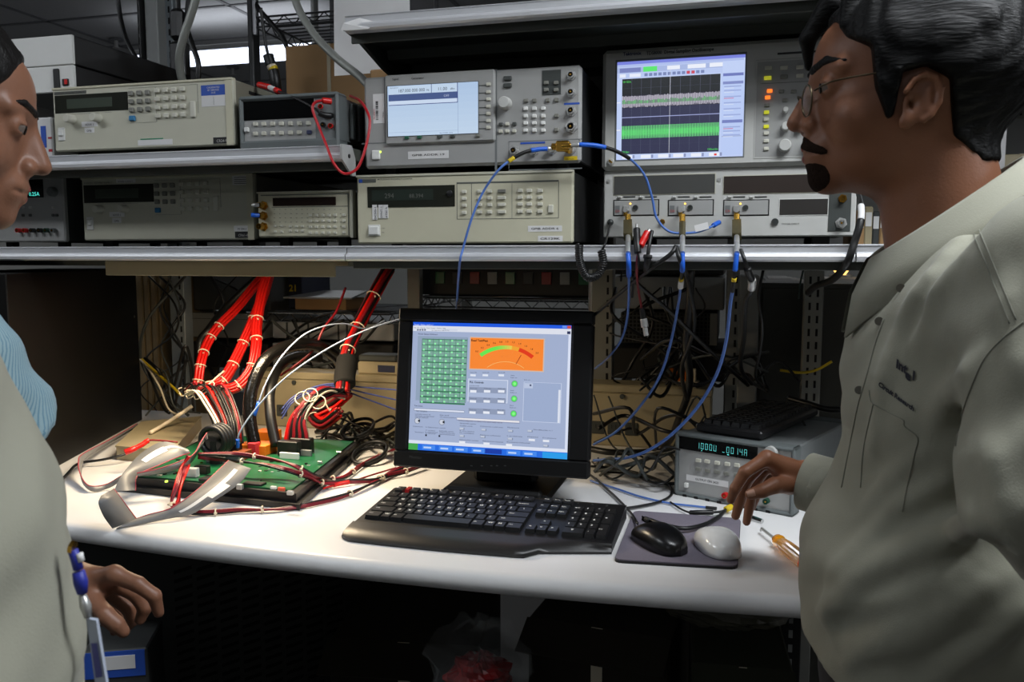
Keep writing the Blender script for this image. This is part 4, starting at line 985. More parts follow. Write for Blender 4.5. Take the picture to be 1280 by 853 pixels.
b = MB(); b.box(.007, W - .007, .002, .014, .007, H - .007, m_sgrey, .001); I.part('front_panel', b)
x0_, z1_ = I.P(*zs(82, 372)); x1_, z0_ = I.P(*zs(552, 470)); z0_ = I.P(*zs(95, 432))[1]
b = MB(); b.box(x0_, x1_, .0, .004, z0_, H - .009, m_blackg); d = I.part('display_window', b)
m_vfd2 = mat('vfd_bright_cyan', (30, 80, 80), .4, var=0, em=(110, 225, 225), es=1.5)
SEG = {'0': 'abcdef', '1': 'bc', '4': 'fgbc', 'V': 'bcdef', 'A': 'abcefg', '_': 'd', '-': 'g', ' ': ''}
b = MB(); x_ = I.P(*zs(196, 400))[0]; hz = .0125; wz = .0062; zb_ = (z0_ + H - .009) / 2 - hz / 2
def seg7(b, ch, x, zb_, w_, h_, m, y=-.0006, t_=.0011):
    P7 = {'a': (0, h_, w_, h_), 'd': (0, 0, w_, 0), 'g': (0, h_ / 2, w_, h_ / 2), 'f': (0, h_ / 2, 0, h_), 'b': (w_, h_ / 2, w_, h_), 'e': (0, 0, 0, h_ / 2), 'c': (w_, 0, w_, h_ / 2)}
    for s_ in SEG[ch]:
        xa, za, xb, zb2 = P7[s_]; b.box(x + min(xa, xb) - t_ / 2 + .0006, x + max(xa, xb) + t_ / 2 - .0006, y, 0.0006, zb_ + min(za, zb2) - t_ / 2 + .0004, zb_ + max(za, zb2) + t_ / 2 - .0004, m)
xw = I.P(*zs(500, 440))[0]; st = (xw - x_) / 11.5
for k, ch in enumerate('1000V _0014A'):
    if k == 1: b.box(x_ + st * .95 + .001, x_ + st * .95 + .0022, -.0006, .0006, zb_ - .004, zb_ - .0028, m_vfd2)
    seg7(b, ch, x_ + st * k * .97, zb_, st * .5, hz * .9, m_vfd2)
b.box(x_ + st * 6.9, x_ + st * 7.3, -.0006, .0006, zb_ - .004, zb_ - .003, m_vfd2); I.part('readout', b, d)
for (x, y) in ((203, 502), (255, 508), (315, 517), (375, 524), (432, 530)): o = I.btn(*zs(x, y), .0105, .007, m_btn, .004); o.location.y = .002
for (x, y) in ((203, 553), (257, 563), (312, 570), (370, 580), (430, 588)): o = I.btn(*zs(x, y), .0105, .007, m_btng, .004); o.location.y = .002
x0_, z1_ = I.P(*zs(130, 585)); x1_, z0_ = I.P(*zs(378, 655)); z0_ = z1_ - .0115
b = MB(); b.box(x0_, x1_, .0014, .003, z0_, z1_, m_paper); b.text('OUTPUT ON 3K21', ((x0_ + x1_) / 2, .0011, z0_ + .0035), .006, m_ink, align='c', bold=.01); I.part('sticker', b)
o = I.btn(*zs(133, 648), .0075, .0095, m_white, .006, name='power_button'); o.location.y = .002
b = MB(); x_, z_ = I.P(*zs(640, 452)); b.tube([(x_, .003, z_), (x_, -.012, z_)], [.0125, .0115], m_lgrey, 20); I.part('knob', b)
for x, y, m in ((368, 705, m_red), (548, 738, m_black), (612, 740, mat('green_terminal', (20, 70, 50), .4)), (450, 720, m_black)): o = I.bnc(*zs(x, y), r=.0055, l=.012, m=m, name='terminal', nut=False); o.location.y = .002
PSU = I; PS_TOP = DESK + H
# second keyboard lying on that supply
t = thing('keyboard', 'dusty black keyboard lying end-on on top of the grey power supply', 'keyboard', I.o + I.ex * .035 + I.ey * .012 + Vector((0, 0, H + .0005)), yaw)
b = MB(); b.box(0, .135, 0, .31, .002, .018, m_kb, .004); b.box(.012, .03, .02, .05, 0, .003, m_rubber); b.box(.1, .12, .27, .3, 0, .003, m_rubber); b.build('body', t)
for j in range(6):
    for i in range(15):
        y = .012 + i * .0196; w_ = .0185
        o = add_key(t, .02 + j * .019, y + .0098, .0182, .0185, .0175)
# ------------------------------------------------------------------ raceway along the back of the bench
a_ = atY(318, 470, 2.04); c_ = atY(890, 486, 2.04)
zt = atY(560, 473, 2.04).z - DESK
t = thing('cable_raceway', 'long beige metal raceway with power outlets along the back of the bench', 'raceway', (a_.x, 2.04, DESK))
Lr = c_.x - a_.x
b = MB(); b.box(0, Lr, 0, .085, 0, zt - .02, m_beige, .004); b.build('housing', t)
b = MB(); b.box(-.002, Lr + .002, -.002, .087, zt - .02, zt, m_beige, .003); b.build('cover', t)
for px in (368, 778):
    b = MB(); x_ = atY(px, 478, 2.04).x - a_.x; b.cyl((x_, 0, zt - .028), (x_, -.005, zt - .028), .006, m_dgrey, n=12); b.build('switch', t)
for px in (352, 374, 398, 748, 768, 790):
    x_ = atY(px, 490, 2.04).x - a_.x
    b = MB(); b.box(x_ - .016, x_ + .016, -.003, .001, .03, .062, m_dgrey, .002); b.box(x_ - .006, x_ - .004, -.0034, 0, .045, .055, m_black); b.box(x_ + .004, x_ + .006, -.0034, 0, .045, .055, m_black); b.build('outlet', t)
# little beige switch box on the raceway
a_ = atY(449, 470, 2.06)
t = thing('switch_box', 'small beige data switch box sitting on the raceway left of the monitor', 'switch box', (a_.x, 2.05, DESK + zt))
b = MB(); b.box(0, .12, 0, .07, 0, .034, m_beige, .004); b.build('casing', t)
b = MB(); b.box(.06, .108, -.002, .003, .008, .026, mat('navy_plug', (34, 40, 66), .5)); b.build('port', t)
b = MB(); b.box(.0, .11, .005, .068, .034, .052, m_dgrey, .004); b.build('lid', t)
# ------------------------------------------------------------------ tall black case at the left
A = atZ(178, 525, DESK); B = atZ(61, 590, DESK); dv = (B - A).normalized(); nrm = Vector((-dv.y, dv.x, 0));
if nrm.x > 0: nrm = -nrm
t = thing('computer_tower', 'tall plain black computer case standing at the left end of the bench', 'computer tower', A, math.atan2(dv.y, dv.x))
sg = 1 if (Matrix.Rotation(math.atan2(dv.y, dv.x), 3, 'Z') @ Vector((0, 1, 0))).dot(nrm) > 0 else -1
HT = atY(167, 335.5, A.y).z - DESK
m_pc = mat('black_satin_metal', (9, 8, 7), .5, 0, var=.15, s=12, spec=.25)
b = MB(); b.box(0, .72, 0, sg * .24, 0, HT, m_pc, .002); b.build('casing', t)
b = MB(); b.cyl((.03, -sg * .0005, .3), (.03, -sg * .002, .3), .004, m_dgrey, n=8); b.build('screw', t)
# ------------------------------------------------------------------ circuit board on its black tray
TR = [Vector((-1.19, 1.385, 0)), Vector((-.772, 1.362, 0)), Vector((-.862, 1.84, 0)), Vector((-1.27, 1.80, 0))]
org = Vector((-1.0, 1.58, DESK))
t = thing('board_tray', 'black tray holding the green circuit board', 'tray', org)
def pr(P, s_=1.): return [((p.x - org.x) * s_, (p.y - org.y) * s_) for p in P]
b = MB(); b.prism(pr(TR), 2, .001, .012, m_black); b.build('plate', t)
b = MB(); b.prism(pr(TR, .94), 2, .012, .028, m_black); b.build('spacer', t)
PB = [Vector((-1.165, 1.402, 0)), Vector((-.802, 1.385, 0)), Vector((-.873, 1.80, 0)), Vector((-1.24, 1.77, 0))]
BZ = .028
t = thing('circuit_board', 'large green circuit board crowded with connectors on the black tray', 'circuit board', org + Vector((0, 0, BZ)))
m_pcb = mat('green_solder_mask', (24, 92, 56), .3, var=.2, s=60)
b = MB(); b.prism(pr(PB), 2, .0, .003, m_pcb); b.build('board', t)
BT_ = DESK + BZ + .003
def onb(px, py): p = atZ(px, py, BT_); return p.x - org.x, p.y - org.y
r2 = random.Random(11)
b = MB()
for k in range(90):
    px = r2.uniform(170, 430); py = r2.uniform(565, 628); x, y = onb(px, py)
    fx_ = [PB[i] - org for i in range(4)]
    if not (-.16 < x < .15 + 0 and -.17 < y < .16): continue
    w_ = r2.uniform(.003, .009); d_ = r2.uniform(.003, .006); h_ = r2.uniform(.001, .003)
    b.box(x - w_ / 2, x + w_ / 2, y - d_ / 2, y + d_ / 2, .003, .003 + h_, r2.choice((m_black, m_black, m_steel, m_brass, m_ivory)))
b.build('small_components', t, kind='stuff')
m_orng = mat('orange_socket', (222, 116, 22), .4, var=.1)
def bbox(name, px, py, w_, d_, h_, m, bev=.001, lab=None):
    x, y = onb(px, py); b = MB(); b.box(x - w_ / 2, x + w_ / 2, y - d_ / 2, y + d_ / 2, .003, .003 + h_, m, bev); o = b.build(name, t)
    if lab: o['label'] = lab
    return o
bbox('socket', 322, 566, .07, .05, .022, m_orng); bbox('socket', 335, 556, .05, .04, .034, m_orng); bbox('socket_clip', 318, 570, .02, .02, .03, m_inkr); bbox('socket', 303, 573, .03, .03, .018, mat('brown_socket', (120, 60, 30), .5))
for k, (px, py) in enumerate(((362, 570), (378, 566), (270, 575), (288, 572))):
    bbox('power_connector', px, py, .05, .02, .034, m_black, .002); bbox('connector_body', px, py + 4, .046, .006, .014, m_white if k == 0 else m_mgrey)
bbox('chip', 318, 606, .042, .02, .004, m_black); bbox('chip', 262, 600, .03, .03, .005, m_black); bbox('white_header', 240, 596, .028, .012, .018, m_white); bbox('header', 253, 592, .03, .014, .016, m_black)
bbox('capacitor', 342, 612, .012, .006, .006, m_white); bbox('capacitor', 352, 614, .014, .006, .007, mat('coral_capacitor', (220, 90, 60), .4)); bbox('jumper', 400, 580, .01, .006, .006, m_steel); bbox('jumper', 363, 619, .012, .008, .008, m_steel); bbox('jumper', 300, 612, .012, .008, .01, m_steel); bbox('jumper', 424, 566, .012, .006, .003, m_steel)
b = MB(); x, y = onb(208, 603); b.cyl((x, y, .003), (x, y, .006), .003, mat('lit_led_green', (120, 200, 40), .4), n=8); b.build('lit_led', t)
# round black cable connector with rings (over the board's left middle)
p = atZ(272, 556, DESK + .07)
t = thing('round_connector', 'chunky black round cable connector standing over the circuit board', 'connector', (p.x, p.y, BT_ - .001))
b = MB(); b.cyl((0, 0, 0), (0, 0, .05), .018, m_black, n=16); b.build('post', t)
for k in range(4): b = MB(); b.tube([(.028 * math.cos(a * math.pi / 12), -.018 + k * .011, .052 + .028 * math.sin(a * math.pi / 12)) for a in range(24)], .0055, m_black, 8, closed=True); b.build('ring', t, True)
b = MB(); b.cyl((0, -.016, .052), (0, .02, .052), .025, m_blackg, n=24); b.build('core', t)
# flat cream box behind the left of the board
p = [atZ(146, 575, DESK), atZ(216, 582, DESK), atZ(252, 536, DESK), atZ(178, 543, DESK)]
org2 = sum(p, Vector()) / 4
t = thing('flat_box', 'flat cream coloured metal box lying behind the ribbon cables', 'box', org2)
b = MB(); b.prism([(q.x - org2.x, q.y - org2.y) for q in p], 2, .0, .03, m_beige); b.build('body', t)
b = MB(); b.prism([((q.x - org2.x) * 1.02, (q.y - org2.y) * 1.02) for q in p], 2, .03, .034, m_beige); b.build('lid', t)
# ================================================================== CABLES
def pt(p): return atZ(p[0], p[1], p[2]) if p[2] < 1.15 else atY(*p)
def cable(name, label, pts, r, m, cat='cable', group=None, k=8, n=8):
    P = spline([pt(p) for p in pts], k); o0 = P[0].copy()
    b = MB(); b.tube([p - o0 for p in P], r, m, n); o = b.build(name, None, True); o.location = o0
    return tag(o, label, cat, group)
def seg_cable(name, label, pts, segs, cat='cable', extra=None):
    """one cable made of lengths that look different: segs = (upto_fraction, radius, material, part name)"""
    P = spline([pt(p) for p in pts], 12); o0 = P[0].copy(); t = thing(name, label, cat, o0); N = len(P) - 1; a = 0
    for fr, r, m, nm in segs:
        e = max(a + 1, round(fr * N)); b = MB(); b.tube([p - o0 for p in P[a:e + 1]], r, m, 10); b.build(nm, t, True); a = e
    return t, o0
# -- blue coax from the signal generator
G = 1.462
seg_cable('coax_cable', 'pale blue coax hanging from the signal generator down behind the monitor', [(690, 186, G), (672, 187, G - .01), (655, 191, G - .02), (637, 201, G - .03), (622, 214, G - .04), (604, 240, 1.425), (590, 272, 1.415), (579, 310, 1.413), (574, 335, 1.42), (570, 400, 1.66)],
          [(.04, .0042, m_steel, 'connector'), (.17, .0042, m_bblue, 'boot'), (.30, .0036, m_cable, 'sleeve'), (.34, .0038, m_yellow, 'yellow_band'), (1, .0021, m_blue, 'jacket')])
seg_cable('coax_cable', 'pale blue coax looping from the signal generator across to the oscilloscope', [(703, 183, G - .01), (714, 182, G - .012), (730, 181, G - .01), (750, 183, G), (770, 189, 1.48), (790, 201, 1.50), (806, 220, 1.52), (815, 247, 1.53), (821, 273, 1.535), (838, 290, 1.54), (866, 291, 1.545), (884, 286, 1.555), (899, 278, 1.585)],
          [(.08, .0045, m_brass, 'adapter'), (.14, .0038, m_steel, 'connector'), (.28, .0042, m_bblue, 'boot'), (.40, .0034, m_cable, 'sleeve'), (.96, .0022, m_blue, 'jacket'), (1, .0045, m_bblue, 'boot')])
p = atY(877, 284, 1.545); b = MB(); b.box(-.012, .012, -.001, .001, -.006, .006, m_paper, T=Matrix.Rotation(-.25, 4, 'Y')); o = b.build('cable_tag'); o.location = p; tag(o, 'white paper flag tag on the blue coax below the oscilloscope', 'tag')
b = MB(); b.box(-.012, .012, -.008, .008, -.009, .009, m_brass, .002); b.cyl((-.012, 0, 0), (-.02, 0, 0), .006, m_brass); b.cyl((.005, .008, -.004), (.005, .032, -.004), .006, m_brass); o = b.build('coax_adapter'); o.location = atY(704, 183, 1.462); tag(o, 'square brass coax adapter on the signal generator output', 'adapter')
# -- three coax cables hanging from the oscilloscope modules
m_bronze = mat('bronze_body', (112, 104, 76), .4, .7, var=.15)
YF = 1.414
HANG = [(785, [(785, 317, YF), (786, 338, YF), (785, 390, 1.5), (777, 424, 1.56), (760, 447, 1.62), (744, 461, 1.70)], [(.24, .0042, m_bblue, 'boot'), (1, .0022, m_blue, 'jacket')], 'left'),
        (853, [(853, 317, YF), (853, 336, YF), (851, 354, 1.46), (848, 380, 1.5), (838, 430, 1.55), (824, 472, 1.6), (800, 508, 1.66), (770, 540, 1.70), (742, 556, 1.74)], [(.15, .0042, m_bblue, 'boot'), (.21, .0036, m_cable, 'sleeve'), (.23, .0042, m_yellow, 'yellow_band'), (.28, .005, m_paper, 'tag'), (1, .0026, m_blue, 'jacket')], 'middle'),
        (921, [(921, 317, YF), (919, 337, YF), (916, 362, 1.43), (913, 380, 1.45), (907, 430, 1.5), (894, 472, 1.54), (868, 514, 1.58), (830, 551, 1.62), (790, 571, 1.66), (742, 576, 1.72)], [(.12, .0042, m_bblue, 'boot'), (.16, .0036, m_cable, 'sleeve'), (.175, .0042, m_yellow, 'yellow_band'), (.24, .0034, m_cable, 'sleeve'), (1, .003, m_blue, 'jacket')], 'right')]
for px, pts, segs, nm in HANG:
    t, o0 = seg_cable('coax_cable', 'blue coax hanging from the %s sampling module past the shelf edge' % nm, pts, segs)
    top = atY(px, 279, 1.575) - o0; mid = atY(px, 298, 1.5) - o0
    big = px != 853
    b = MB(); b.tube([atY(px, 268, 1.577) - o0, top], .0055, m_brass, 12); b.tube([top, atY(px, 296, 1.53) - o0], .011 if big else .006, m_bronze, 4 if big else 12); b.tube([atY(px, 296, 1.53) - o0, atY(px, 305, 1.44) - o0, Vector((0, 0, 0))], .0046, m_steel, 10); b.build('connector_body', t)
# -- clip leads, probes, black leads below the oscilloscope
seg_cable('clip_lead', 'red alligator clip lead ending in a steel coax plug', [(812, 287, 1.44), (806, 297, 1.43), (799, 312, 1.415), (796, 330, 1.42), (797, 355, 1.47), (801, 380, 1.49), (803, 390, 1.49), (805, 402, 1.49), (808, 420, 1.49)],
          [(.05, .003, m_steel, 'clip_jaw'), (.22, .0062, m_red, 'clip_sleeve'), (.70, .0022, m_dred, 'wire'), (.84, .0052, m_cable, 'boot'), (.93, .0065, m_steel, 'plug_collar'), (1, .0045, m_steel, 'plug')])
seg_cable('clip_lead', 'black alligator clip lead beside the red clip', [(796, 281, 1.44), (796, 292, 1.43), (797, 312, 1.415), (798, 330, 1.42), (792, 350, 1.48), (790, 372, 1.5)], [(.12, .0028, m_steel, 'clip_jaw'), (.45, .006, m_cable, 'clip_sleeve'), (1, .0022, m_cable, 'wire')])
seg_cable('probe_lead', 'black hook probe hanging beside the red alligator clip', [(815, 289, 1.43), (812, 304, 1.417), (810, 318, 1.412), (809, 330, 1.415), (806, 340, 1.45), (780, 336, 1.5), (776, 352, 1.5)], [(.35, .0032, m_cable, 'stem'), (.4, .0075, m_cable, 'collar'), (.62, .006, m_cable, 'grip'), (1, .0018, m_cable, 'wire')])
cable('test_lead', 'black test lead running down left from the middle module', [(845, 308, 1.42), (838, 318, 1.412), (815, 335, 1.42), (785, 358, 1.5), (745, 392, 1.56), (725, 410, 1.62)], .0038, m_cable)
cable('test_lead', 'short black test lead down right from the middle module', [(845, 308, 1.42), (850, 325, 1.41), (857, 343, 1.44), (862, 360, 1.5), (868, 410, 1.6), (852, 460, 1.7), (858, 500, 1.8)], .004, m_cable)
cable('test_lead', 'black test lead crossing down right below the shelf', [(785, 338, 1.45), (800, 358, 1.5), (838, 390, 1.56), (872, 424, 1.62), (905, 455, 1.7), (935, 482, 1.8)], .0038, m_cable)
cable('power_cable', 'thick black cable bundle hanging behind the middle blue coax', [(864, 335, 1.7), (862, 380, 1.75), (858, 430, 1.78), (862, 478, 1.82), (850, 520, 1.86), (828, 560, .905), (770, 566, .906), (730, 560, .906)], .008, m_cable)
seg_cable('test_lead', 'black lead with steel coax plug hanging beside the right blue coax', [(926, 312, 1.42), (931, 326, 1.412), (936, 342, 1.43), (940, 352, 1.45), (938, 366, 1.47), (932, 378, 1.5), (930, 420, 1.6), (926, 460, 1.7), (940, 480, 1.8)], [(.2, .0032, m_cable, 'wire'), (.34, .006, m_cable, 'boot'), (.46, .007, m_steel, 'plug'), (1, .0045, m_cable, 'jacket')])
cable('thin_lead', 'thin black wire hanging in front of the left dark cabinet', [(954, 338, 1.6), (948, 372, 1.6), (953, 408, 1.62), (950, 440, 1.66), (944, 470, 1.7), (955, 485, 1.75)], .0026, m_cable)
cable('thin_lead', 'short dark green wire hanging near the slotted upright', [(1004, 338, 1.9), (1000, 356, 1.9), (998, 374, 1.9)], .002, mat('dark_green_wire', (14, 40, 36), .5))
seg_cable('power_cable', 'black cable with white tag hanging right of the oscilloscope', [(1072, 238, 1.5), (1076, 256, 1.44), (1076, 275, 1.42), (1069, 300, 1.413), (1058, 330, 1.415), (1040, 350, 1.5), (1021, 357, 1.56), (1010, 366, 1.62)], [(.16, .004, m_cable, 'jacket'), (.28, .0052, m_paper, 'tag'), (1, .006, m_cable, 'jacket')])
# -- coiled cord left of the oscilloscope
path = spline([pt(q) for q in ((752, 314, 1.412), (754, 330, 1.41), (747, 344, 1.412), (735, 347, 1.41), (727, 335, 1.41), (724, 320, 1.41), (724, 306, 1.412))], 40)
t = thing('coiled_cord', 'coiled black cord looping over the shelf edge left of the oscilloscope', 'cord', path[0])
H_ = []; T0 = Vector((0, 1, 0))
for i, p in enumerate(path):
    tn = (path[min(i + 1, len(path) - 1)] - path[max(i - 1, 0)]).normalized(); u = tn.cross(T0).normalized(); v_ = tn.cross(u); a = i * .95
    H_.append(p - path[0] + (u * math.cos(a) + v_ * math.sin(a)) * .0052)
b = MB(); b.tube(H_, .0024, m_cable, 6); b.build('coil', t, True)
b = MB(); b.tube([q - path[0] for q in spline([pt(q) for q in ((763, 278, 1.59), (761, 288, 1.53), (757, 303, 1.42), (752, 314, 1.412))], 8)], .002, m_cable, 6); b.cyl(pt((763, 278, 1.598)) - path[0], pt((763, 278, 1.585)) - path[0], .006, m_dgrey); b.build('lead', t, True)
# -- multimeter leads
seg_cable('test_lead', 'red multimeter lead looping down over the shelf end cap', [(414, 127, 1.462), (402, 126, 1.45), (393, 129, 1.445), (391, 138, 1.442), (399, 160, 1.438), (408, 182, 1.425), (417, 204, 1.415), (430, 217, 1.42), (446, 211, 1.43), (456, 188, 1.44), (462, 158, 1.45), (460, 142, 1.46), (450, 126, 1.5), (438, 120, 1.6)], [(.07, .0058, m_red, 'plug'), (1, .0026, mat('red_silicone', (186, 26, 36), .35), 'wire')])
seg_cable('test_lead', 'red and black probe lying across the multimeter top', [(324, 106, 1.56), (336, 109, 1.54), (346, 113, 1.52), (353, 116, 1.50), (372, 124, 1.465), (392, 135, 1.455), (402, 143, 1.455), (414, 145, 1.465)], [(.16, .0062, m_red, 'grip'), (.26, .005, m_paper, 'band'), (.34, .0055, m_red, 'grip'), (.82, .0022, m_cable, 'wire'), (1, .0055, m_cable, 'plug')])
# ------------------------------------------------------------------ red supply bundles over the circuit board
def bundle(name, label, pts, n, R_, rw, mats, ties=(), cat='cable bundle', twist=1.2):
    P = spline([pt(p) for p in pts], 10); o0 = P[0].copy(); t = thing(name, label, cat, o0); r3 = random.Random(len(label))
    for s_ in range(n):
        a0 = 2 * math.pi * s_ / max(1, n - 1); rad = 0 if s_ == 0 else R_
        Q = []; U_ = Vector((1, 0, 0)); 
        for i, p in enumerate(P):
            tn = (P[min(i + 1, len(P) - 1)] - P[max(i - 1, 0)]).normalized(); U_ = (U_ - tn * U_.dot(tn)).normalized(); V_ = tn.cross(U_)
            a = a0 + twist * i / len(P); Q.append(p - o0 + (U_ * math.cos(a) + V_ * math.sin(a)) * rad)
        b = MB(); b.tube(Q, rw, mats[s_ % len(mats)], 6); b.build('strand', t, True)
    for f_ in ties:
        i = min(len(P) - 2, int(f_ * (len(P) - 1))); tn = (P[i + 1] - P[i]).normalized(); U_ = tn.orthogonal().normalized(); V_ = tn.cross(U_); rr_ = R_ + rw + .0008
        b = MB(); b.tube([P[i] - o0 + (U_ * math.cos(a * math.pi / 8) + V_ * math.sin(a * math.pi / 8)) * rr_ for a in range(16)], .0016, m_ivory, 6, closed=True)
        q = P[i] - o0 + Vector((.6, -.8, 0)) * rr_; b.box(q.x - .002, q.x + .002, q.y - .003, q.y + .001, q.z - .002, q.z + .002, m_ivory); b.build('cable_tie', t)
    return t
bundle('cable_bundle', 'left red wire bundle with ivory ties above the circuit board', [(336, 338, 2.1), (318, 358, 2.05), (296, 385, 1.98), (272, 410, 1.92), (258, 432, 1.88), (251, 455, 1.84), (247, 480, 1.82), (240, 488, 1.80)], 7, .0085, .0042, [m_red], (.42, .5, .64, .74, .84))
bundle('cable_bundle', 'middle red wire bundle with ivory ties above the circuit board', [(338, 338, 2.02), (328, 372, 1.97), (315, 405, 1.92), (300, 438, 1.87), (288, 462, 1.83), (276, 478, 1.80), (258, 484, 1.78)], 9, .0098, .0044, [m_red], (.3, .45, .62, .8))
bundle('cable_bundle', 'right red wire bundle curving under the middle one', [(336, 338, 1.98), (327, 370, 1.94), (321, 405, 1.89), (320, 435, 1.85), (314, 462, 1.82), (298, 482, 1.79), (278, 488, 1.77), (258, 487, 1.76)], 9, .0095, .0043, [m_red], (.26, .38, .55, .72, .86))
# black loom running with the left bundle
cable('cable_loom', 'thick black loom beside the left red bundle under the shelf', [(330, 340, 2.12), (300, 368, 2.08), (280, 388, 2.04), (262, 412, 1.98), (250, 430, 1.96), (250, 470, 1.94)], .012, m_cable, 'cable loom')
# wires dropping from the bundle ends into the board connectors
m_whitew = mat('white_wire', (216, 206, 188), .4, var=.05)
r3 = random.Random(4); WC = [m_cable, m_cable, m_whitew, m_cable, m_dred, m_whitew, m_cable, m_red, m_cable, m_dred, m_whitew, m_red, m_cable, m_red]
t = thing('wire_harness', 'fan of black red and white wires arching into the left board connectors', 'wire harness', pt((270, 560, DESK + .05)))
for i in range(28):
    u = i / 27.; xa = 230 + 42 * u + r3.uniform(-2, 2); ya = 488 + r3.uniform(-4, 5)
    Yc = 1.78 - .10 * (i % 3) / 2
    q = [(xa - 4, ya + 3, Yc), (xa + 8 + 4 * u, ya - 4 + r3.uniform(-3, 3), Yc - .02), (xa + 22 + 2 * u, ya + 16, Yc - .05), (xa + 30 - 6 * u + 6, ya + 40, Yc - .08), (xa + 32 - 8 * u + 8, ya + 62, Yc - .09)]
    b = MB(); b.tube([p - t.location for p in spline([pt(p) for p in q], 6)], .0026, WC[i % len(WC)], 6); b.build('wire', t, True)
for (x, y, Y_) in ((228, 490, 1.76), (236, 493, 1.74), (246, 494, 1.73), (262, 482, 1.74)):
    b = MB(); c = pt((x, y, Y_)) - t.location; b.tube([c + Vector((.012 * math.cos(a * math.pi / 7), .004 * math.sin(a), .010 * math.sin(a * math.pi / 7))) for a in range(14)], .0016, m_ivory, 6, closed=True); b.build('cable_tie', t)
# thick black arching hose
cable('corrugated_hose', 'glossy thick black hose arching up from the board and over to the right', [(318, 556, 1.62), (312, 520, 1.63), (315, 485, 1.65), (330, 452, 1.69), (352, 436, 1.74), (378, 430, 1.8), (402, 434, 1.86), (424, 452, 1.92), (432, 480, 1.96)], .0145, mat('black_glossy_hose', (14, 13, 12), .22, var=.1, bump=.5, bs=140), 'hose', n=14)
cable('corrugated_hose', 'second black hose standing right behind the orange sockets', [(345, 558, 1.64), (338, 520, 1.66), (338, 486, 1.70), (350, 458, 1.78), (372, 446, 1.86), (400, 448, 1.92)], .012, m_cable, 'hose', n=14)
# right loom: red and black going up to the shelf, black wrap, then fanning to the board
bundle('cable_bundle', 'red and brown wire bundle rising to the shelf left of the monitor', [(428, 492, 1.78), (429, 470, 1.82), (434, 440, 1.86), (446, 412, 1.92), (462, 380, 1.98), (478, 350, 2.04), (486, 336, 2.08)], 12, .013, .0048, [m_cable, m_red, m_dred, m_cable, m_red, m_dred], (.35, .52, .72))
cable('cable_wrap', 'black cloth wrap around the right red wire bundle', [(431, 481, 1.805), (431, 470, 1.82), (433, 459, 1.835), (434, 450, 1.85)], .0255, mat('black_cloth_wrap', (10, 10, 10), .9, var=.1, bump=.4, bs=300), 'cable wrap', n=16)
t = thing('wire_harness', 'sheaf of black and red wires bending down into the right board connectors', 'wire harness', pt((370, 565, DESK + .05)))
for i in range(30):
    u = i / 29.; dy = r3.uniform(-5, 5)
    q = [(426 + r3.uniform(-4, 6), 492 + r3.uniform(-6, 8), 1.78), (404 + 10 * u, 492 + dy - 4 * (1 - u), 1.74), (384 + 14 * u, 500 + dy, 1.70), (364 + 18 * u, 522 + dy * .4, 1.67), (357 + 28 * u, 545, 1.66 + .02 * (i % 2)), (356 + 30 * u, 562, 1.66 + .02 * (i % 2))]
    b = MB(); b.tube([p - t.location for p in spline([pt(p) for p in q], 6)], .0027, [m_cable, m_cable, m_dred, m_cable, m_dred, m_whitew, m_cable, m_dred][i % 8] if i > 3 else m_red, 6); b.build('wire', t, True)
for (x, y, Y_) in ((378, 498, 1.69), (388, 494, 1.69), (398, 503, 1.69)):
    b = MB(); c = pt((x, y, Y_)) - t.location; b.tube([c + Vector((.018 * math.cos(a * math.pi / 7), .006 * math.sin(a * math.pi / 7), .014 * math.sin(a * math.pi / 7))) for a in range(14)], .0014, m_ivory, 6, closed=True); b.build('cable_tie', t)
bundle('cable_bundle', 'dark red twisted wires bunched behind the right connectors', [(436, 490, 1.84), (420, 505, 1.84), (404, 515, 1.83), (392, 522, 1.82), (405, 530, 1.80), (425, 515, 1.79)], 8, .011, .004, [m_dred, m_red, m_cable], (.3, .6))
# thin pale wires arching over the hoses
m_pale = mat('pale_blue_wire', (168, 182, 206), .4, var=.05)
seg_cable('thin_wire', 'pale blue wire arching from the board over the black hose', [(318, 520, 1.58), (332, 480, 1.60), (352, 446, 1.64), (378, 420, 1.7), (405, 408, 1.76), (432, 405, 1.82), (458, 411, 1.88), (482, 400, 1.95)], [(.06, .004, m_bblue, 'tip'), (1, .0018, m_pale, 'wire')])
seg_cable('thin_wire', 'long pale wire rising straight to the monitor from the orange sockets', [(297, 560, 1.56), (300, 540, 1.56), (325, 505, 1.58), (360, 470, 1.60), (410, 436, 1.63), (460, 412, 1.66), (510, 396, 1.70)], [(.1, .004, m_bblue, 'tip'), (1, .0018, m_pale, 'wire')])
for k, (dy, lab) in enumerate(((0, 'upper blue wire arching behind the right connectors'), (6, 'middle blue wire arching behind the right connectors'), (12, 'lowest blue wire arching behind the right connectors'))):
    cable('thin_wire', lab, [(352, 512 + dy, 1.72), (366, 497 + dy * .5, 1.74), (390, 485 + dy * .4, 1.78), (418, 480 + dy * .4, 1.82), (450, 484 + dy, 1.86), (500, 488 + dy * 2.2, 1.9)], .0019, mat('blue_wire', (78, 92, 160), .4))
cable('thin_wire', 'thin red wire crossing behind the black hose', [(350, 470, 1.8), (372, 455, 1.82), (392, 437, 1.84), (405, 410, 1.86), (420, 390, 1.9), (432, 360, 1.95)], .003, m_dred)
cable('yellow_cable', 'yellow cable coming out from behind the black computer case', [(168, 440, 2.12), (180, 452, 2.05), (200, 470, 1.98), (216, 484, 1.92), (226, 494, 1.88)], .0036, m_yellow)
cable('ivory_cord', 'ivory cord hanging beside the yellow cable', [(172, 446, 2.08), (186, 462, 2.0), (200, 485, 1.95), (210, 510, 1.92), (222, 518, 1.90), (235, 512, 1.86)], .0026, m_ivory)
